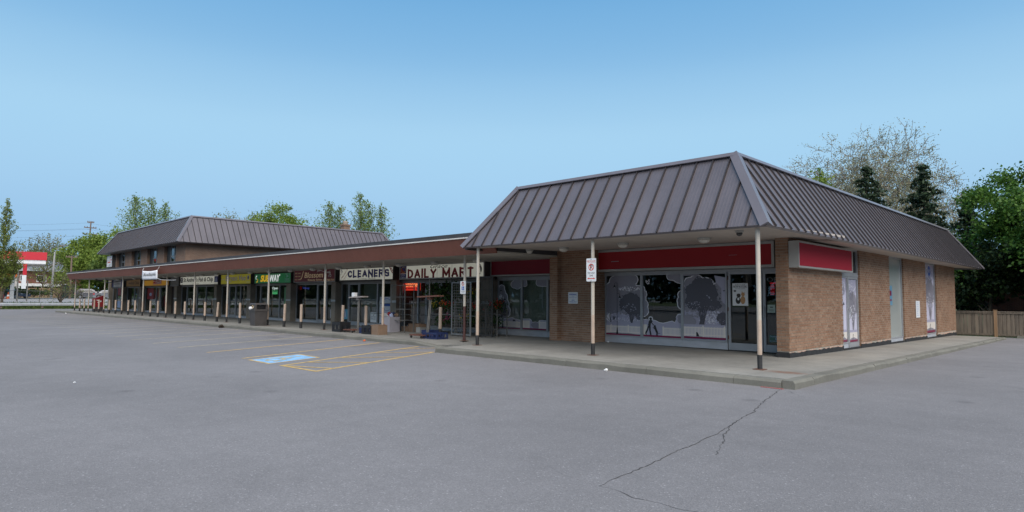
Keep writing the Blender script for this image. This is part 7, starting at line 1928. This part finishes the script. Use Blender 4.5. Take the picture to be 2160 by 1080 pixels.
# house across the street
hx0, hx1, hy0, hy1 = -166, -153.6, 20.8, 31.5; z = zt(-158, 26)
t = thing('brick_house', 'two storey red brick house with a pale grey hip roof across the street', 'house', (-159, 26, z))
m_ = MB(); m_.box(hx0, hx1, hy0, hy1, z - .3, 6.0); obj('wall', m_, M['housebrick'], t)
m_ = MB(); e = .7; zc = 6.0
m_.add([(hx0 - e, hy0 - e, zc + .002), (hx1 + e, hy0 - e, zc + .002), (hx1 + e, hy1 + e, zc + .002), (hx0 - e, hy1 + e, zc + .002), (hx0 + 4.5, 25.2, 8.3), (hx1 - 4.5, 25.2, 8.3), (hx1 - 4.5, 27.4, 8.3), (hx0 + 4.5, 27.4, 8.3)], [(3, 2, 1, 0), (0, 1, 5, 4), (1, 2, 6, 5), (2, 3, 7, 6), (3, 0, 4, 7), (4, 5, 6, 7)])
rf = obj('roof', m_, M['slate'], t)
m_ = MB(); m_.box(-157.2, -156.2, 29.2, 30.2, 6.3, 9.2); obj('chimney', m_, M['housebrick'], rf)
FHs = side(hx1)
for a, b, c, d in ((24.0, 25.6, 3.9, 5.2), (27.4, 28.6, 4.0, 5.2), (21.4, 22.4, 4.0, 5.2), (29.6, 30.4, 1.6, 2.6)):
    m_ = MB(); m_.fbox(FHs, a, b, c, d, -.1, .03); wo = obj('window', m_, M['white'], t); m_ = MB(); m_.fbox(FHs, a + .12, b - .12, c + .12, d - .12, .031, .04); obj('pane', m_, M['cargl'], wo)
m_ = MB(); m_.prism([(hx1 + .01, 20.6, 3.3), (hx1 + .01, 28.8, 3.3), (hx1 + .01, 28.8, 3.62), (hx1 + .01, 20.6, 3.62)], (2.6, 0, -.25)); obj('porch_roof', m_, M['white'], t)
for yy in (21, 24.6, 28.4):
    m_ = MB(); m_.box(hx1 + 2.3, hx1 + 2.5, yy - .1, yy + .1, z, 3.05); obj('porch_column', m_, M['white'], t)
m_ = MB(); m_.fbox(FHs, 21.2, 28.2, z + .8, 3.1, -.05, .03); obj('porch_opening', m_, M['inkblack'], t)
t = thing('wooden_fence', 'pale timber fence in front of the brick house', 'fence', (-141, 22.5, zt(-141, 22.5)))
for k in range(30):
    yy = 20.4 + k * .17; xx = -143.4 + k * .17
    m_ = MB(); m_.box(xx, xx + .03, yy, yy + .155, zt(-141, 22), zt(-141, 22) + 1.75); obj('board', m_, M['woodpale'], t)
tree('hedge', 'low dark green hedge beside the petrol station forecourt', (-125.5, 18.4, zt(-125, 18)), 1.5, 4.4, .1, LM['mid'], M['bark'], P_BROAD, 3000, (.25, .35, .15), .22, 71, D=5.5, cat='hedge')

# petrol station
t = thing('petrol_station', 'petrol station canopy with a red fascia over a white band at far left', 'petrol station', (-125, 10, zt(-125, 10)))
cz = 6.0; c = Vector((-115.65, 19.2, 0)); ud = Vector((-11.0, -10.9, 0)).normalized(); vd = Vector((-ud.y, ud.x, 0))
FGs = Fr(c, (.16, .987, 0), (.987, -.16, 0))
def gbox(name, u0, u1, v0, v1, d0, d1, m): m_ = MB(); m_.fbox(FGs, u0, u1, v0, v1, d0, d1); return obj(name, m_, m, t)
gbox('red_fascia', -26, 0, cz + .55, cz + 1.72, -9, 0, M['gasred']); gbox('white_band', -25.9, -.1, cz, cz + .548, -8.9, -.1, M['white'])
gbox('canopy_soffit', -25.7, -.3, cz - .12, cz - .002, -8.7, -.3, M['flash'])
for u in (-4, -12, -20):
    gbox('column', u - .25, u + .25, zt(-125, 10), cz - .122, -5, -4.5, M['galv'])
    gbox('fuel_pump', u - 1.6, u - .9, zt(-125, 10), zt(-125, 10) + 1.7, -5, -4.4, M['mailred'])
for u in (-3, -7.5, -11): gbox('canopy_light', u - .4, u + .4, cz - .16, cz - .121, -4, -3.2, M['neonwhite'])
t = thing('kiosk', 'petrol station shop with an orange band behind the columnar tree', 'shop', (-134, 16, zt(-134, 16)))
m_ = MB(); m_.box(-140, -133.2, 8, 18.2, zt(-134, 16), 4.3); obj('wall', m_, M['flash'], t)
m_ = MB(); m_.box(-140.1, -133.0, 7.9, 18.3, 4.302, 4.9); obj('orange_band', m_, M['orange'], t)
m_ = MB(); m_.box(-133.18, -133.1, 9, 17.5, 1.2, 3.9); obj('shop_window', m_, M['cargl'], t)
t = thing('price_totem', 'slim red topped white price totem beside the petrol station', 'sign', (-99.4, 14.3, zt(-99.4, 14.3)))
z = zt(-99.4, 14.3); m_ = MB(); m_.box(-99.5, -99.35, 14.05, 14.5, z + 1.6, z + 3.3); obj('white_panel', m_, M['white'], t)
m_ = MB(); m_.box(-99.51, -99.34, 14.12, 14.51, z + 3.302, z + 4.7); obj('red_panel', m_, M['gasred'], t)
m_ = MB(); m_.box(-99.5, -99.35, 13.6, 13.75, z, z + 4.6); m_.box(-99.5, -99.35, 14.6, 14.72, z, z + 2.6); obj('support', m_, M['galvold'], t)
t = thing('traffic_cone', 'orange traffic cone on the petrol forecourt', 'cone', (-121, 15.6, zt(-121, 15.6)))
z = zt(-121, 15.6); m_ = MB(); m_.box(-121.25, -120.75, 15.35, 15.85, z, z + .06); obj('base', m_, M['orange'], t); m_ = MB(); m_.lathe((-121, 15.6, z + .061), [(.24, 0), (.05, .95)], 12); obj('body', m_, M['orange'], t); m_ = MB(); m_.lathe((-121, 15.6, z + .4), [(.185, 0), (.135, .25)], 12); obj('white_band', m_, M['white'], t)
t = thing('utility_cabinet', 'dark green street cabinet left of the grey off road car', 'cabinet', (-128.6, 24.6, zt(-128, 24)))
z = zt(-128, 24); m_ = MB(); m_.box(-129.4, -128, 23.8, 25.6, z, z + 2.2); obj('body', m_, mat('cabinet_green', (.02, .045, .035), .6), t); m_ = MB(); m_.box(-129.5, -127.9, 23.7, 25.7, z + 2.202, z + 2.3); obj('lid', m_, M['frame_dark'], t)

# chain-link fence along the verge
t = thing('chain_link_fence', 'low chain link fence along the grass verge behind the guard rail', 'fence', (-90.9, 14, zg(-90.9, 14)))
for y in (-6, -2, 2, 6, 10.4, 14.6, 18.8, 23):
    m_ = MB(); m_.tube([(-90.9, y, zg(-90.9, y) - .1), (-90.9, y, zg(-90.9, y) + 1.42)], .035, 6); obj('post', m_, M['galvold'], t)
m_ = MB(); m_.tube([(-90.9, -6, zg(-90.9, 0) + 1.40), (-90.9, 23, zg(-90.9, 0) + 1.40)], .025, 6); obj('top_rail', m_, M['galvold'], t)
m_ = MB(); z = zg(-90.9, 0)
for k in range(110): y = -6 + k * .27; m_.tube([(-90.88, y, z + .05), (-90.88, y + 1.3, z + 1.38)], .004, 3, caps=False); m_.tube([(-90.92, y + 1.3, z + .05), (-90.92, y, z + 1.38)], .004, 3, caps=False)
o = obj('wire_netting', m_, M['galvold'], t); o['kind'] = 'stuff'

# ------------------------------------------------------------------ cars
def car(label, loc, rz, paint, suv=True, L=4.6, W=1.86, H=1.68):
    t = thing('parked_car' if not suv else 'off_road_car', label, 'car', loc, None, rz)
    def ob(name, mb_, m, par=None, smooth=False):
        me = mesh_from(name, mb_, m, None, smooth); o = bpy.data.objects.new(name, me); COL.objects.link(o); o.parent = par or t; return o
    h = L / 2
    # body side profile (x forward)
    low = [(-h, .42), (-h + .02, .75), (-h + .06, .98), (-h + .3, 1.02), (h - 1.55, 1.0), (h - .5, .92), (h - .08, .78), (h, .55), (h - .05, .34), (-h + .08, .30)]
    def loft(prof, ws):
        m_ = MB(); n = len(prof)
        for wv in ws: m_.v += [(x, wv[0] * wv[1](x, z_), z_) for x, z_ in prof]
        k = len(ws)
        for i in range(k - 1):
            for j in range(n): m_.f.append((i * n + j, i * n + (j + 1) % n, (i + 1) * n + (j + 1) % n, (i + 1) * n + j))
        m_.f += [tuple(range(n - 1, -1, -1)), tuple((k - 1) * n + j for j in range(n))]
        return m_
    taper = lambda x, z_: 1 - .10 * max(0, abs(x) / h - .75) / .25
    body = loft(low, [(-W / 2 + .0, taper), (-W / 2 * .55, lambda x, z_: 1), (W / 2 * .55, lambda x, z_: 1), (W / 2, taper)])
    ob('body', body, paint)
    rear = -h + .12 if suv else -h + .75
    cab = [(rear, .99), (rear + .28, H - .1), (rear + .6, H), (h - 2.35, H - .01), (h - 1.95, H - .12), (h - 1.2, 1.0)]
    ctap = lambda x, z_: 1 - .26 * max(0, (z_ - 1.0)) / (H - 1.0)
    ob('cabin', loft(cab, [(-W / 2 * .96, ctap), (0, ctap), (W / 2 * .96, ctap)]), paint)
    for s_ in (-1, 1):
        m_ = MB(); q = [(rear + .42, 1.04), (rear + .58, H - .2), (h - 2.25, H - .14), (h - 1.55, 1.04)]
        def P3(x, z_, o_): return (x, s_ * (W / 2 * .96 * ctap(x, z_) + o_), z_)
        m_.add([P3(x, z_, .006) for x, z_ in q], [tuple(range(4)) if s_ < 0 else tuple(range(3, -1, -1))]); ob('side_window', m_, M['cargl'])
        m_ = MB(); xm = (rear + h - 1.9) / 2; m_.add([P3(xm - .05, 1.04, .009), P3(xm + .05, 1.04, .009), P3(xm + .05, H - .17, .009), P3(xm - .05, H - .17, .009)], [(0, 1, 2, 3) if s_ < 0 else (3, 2, 1, 0)]); ob('door_pillar', m_, paint)
        m_ = MB(); m_.ball((h - 1.75, s_ * (W / 2 + .08), 1.08), .1, 8, 5, .7); ob('mirror', m_, paint)
        m_ = MB(); m_.box(h - .32, h - .06, s_ * W / 2 * .9 - .22 if s_ > 0 else s_ * W / 2 * .9 - .01, s_ * W / 2 * .9 + .01 if s_ > 0 else s_ * W / 2 * .9 + .22, .68, .82); ob('headlight', m_, M['headl'])
        m_ = MB(); m_.box(-h - .01, -h + .22, s_ * W / 2 * .93 - (.24 if s_ > 0 else .0), s_ * W / 2 * .93 + (.0 if s_ > 0 else .24), .74, .95); ob('tail_light', m_, M['taill'])
        for x in (-h + .85, h - .9):
            m_ = MB(); yy = s_ * (W / 2 - .10)
            m_.tube([(x, yy - .11, .34), (x, yy + .11, .34)], .34, 18); wo = ob('wheel', m_, M['tyre'])
            m_ = MB(); m_.tube([(x, yy + s_ * .105, .34), (x, yy + s_ * .125, .34)], .20, 12); ob('rim', m_, M['chrome'], wo)
            m_ = MB(); r_ = .43; pts = [(x + r_ * math.cos(a), s_ * W / 2 * 1.005, max(.31, .34 + r_ * math.sin(a))) for a in [math.pi * i / 10 for i in range(11)]]
            m_.prism(pts if s_ < 0 else pts[::-1], (0, -s_ * .12, 0)); ob('wheel_arch', m_, M['tyre'])
    m_ = MB(); q = [(h - 1.95 + .03, H - .15), (h - 1.24, 1.03)]
    m_.add([(q[0][0] + .03, -.62, q[0][1]), (q[0][0] + .03, .62, q[0][1]), (q[1][0] + .03, .78, q[1][1]), (q[1][0] + .03, -.78, q[1][1])], [(3, 2, 1, 0)]); ob('windscreen', m_, M['cargl'])
    m_ = MB(); m_.add([(rear + .02, -.72, 1.08), (rear + .02, .72, 1.08), (rear + .26, .6, H - .16), (rear + .26, -.6, H - .16)], [(3, 2, 1, 0)]); m_.v = [(a - .03, b, c_) for a, b, c_ in m_.v]; ob('rear_window', m_, M['cargl'])
    return t
paint_dark = mat('car_paint_dark', (.12, .125, .145), .3, metal=.4, coat=.6); paint_silver = mat('car_paint_silver', (.19, .20, .23), .35, metal=.4, coat=.6); paint_blue = mat('car_paint_blue', (.07, .10, .17), .3, metal=.4, coat=.6)
car('dark grey off road car on the street beyond the first canopy posts', (-125.0, 27.2, zg(-118.5, 20)), R(62), paint_dark)
car('silver car partly hidden behind the shop row end wall', (-119.6, 28.6, zg(-118.5, 20)), R(60), paint_silver, False, 4.5, 1.8, 1.45)
car('blue grey car on the forecourt behind the columnar tree', (-125.4, 16.9, zt(-125, 17)), R(35), paint_blue, False, 4.3, 1.8, 1.5)
m_ = MB(); m_.v = [(-118.6, -200, .805), (-131, -200, .89), (-131, 100, .89), (-118.6, 100, .805)]; m_.f = [(0, 1, 2, 3)]; m_.v = [(a, b, zg(a, b) + .01) for a, b, c in m_.v]; obj('forecourt', m_, M['road'], kind='structure')
# far wood at the skyline, and unseen rows of trees added out of view to darken the shop glass reflections
def belt(name, pts, n, m, size, seed, hz):
    rs = np.random.default_rng(seed); out = []
    for (x0, y0), (x1, y1) in zip(pts, pts[1:]):
        L = math.hypot(x1 - x0, y1 - y0); k = int(n * L)
        f = rs.random(k); hh = hz * (.72 + .28 * np.sin(f * L * .21 + seed) * np.sin(f * L * .083 + 1)) ; z = 1 + (hh - 1) * rs.random(k) ** .75
        off = rs.normal(size=k) * (2.4 * np.sqrt(np.maximum(.05, 1 - (z / hz) ** 2)))
        nx, ny = -(y1 - y0) / L, (x1 - x0) / L
        out.append(np.stack([x0 + (x1 - x0) * f + nx * off, y0 + (y1 - y0) * f + ny * off, z], 1))
    leaf_cloud(name, m, np.concatenate(out), size, None, elong=1.3, rs=rs, kind='stuff')
belt('far_wood', [(-215, -40), (-205, 20), (-190, 60), (-175, 120)], 75, LM['mid'], .9, 3, 10.5)
belt('unseen_tree_belt', [(-300, -75), (-180, -66), (-108, -52), (-40, -40), (30, -36), (60, -30)], 150, LM['dark'], .7, 5, 12)  # added behind the viewer in place of the street, so the panes reflect dark
belt('unseen_tree_row', [(-112, -50), (-108, -20), (-107, 3)], 170, LM['dark'], .6, 6, 11)  # added just outside the view to keep bright sky out of the far panes
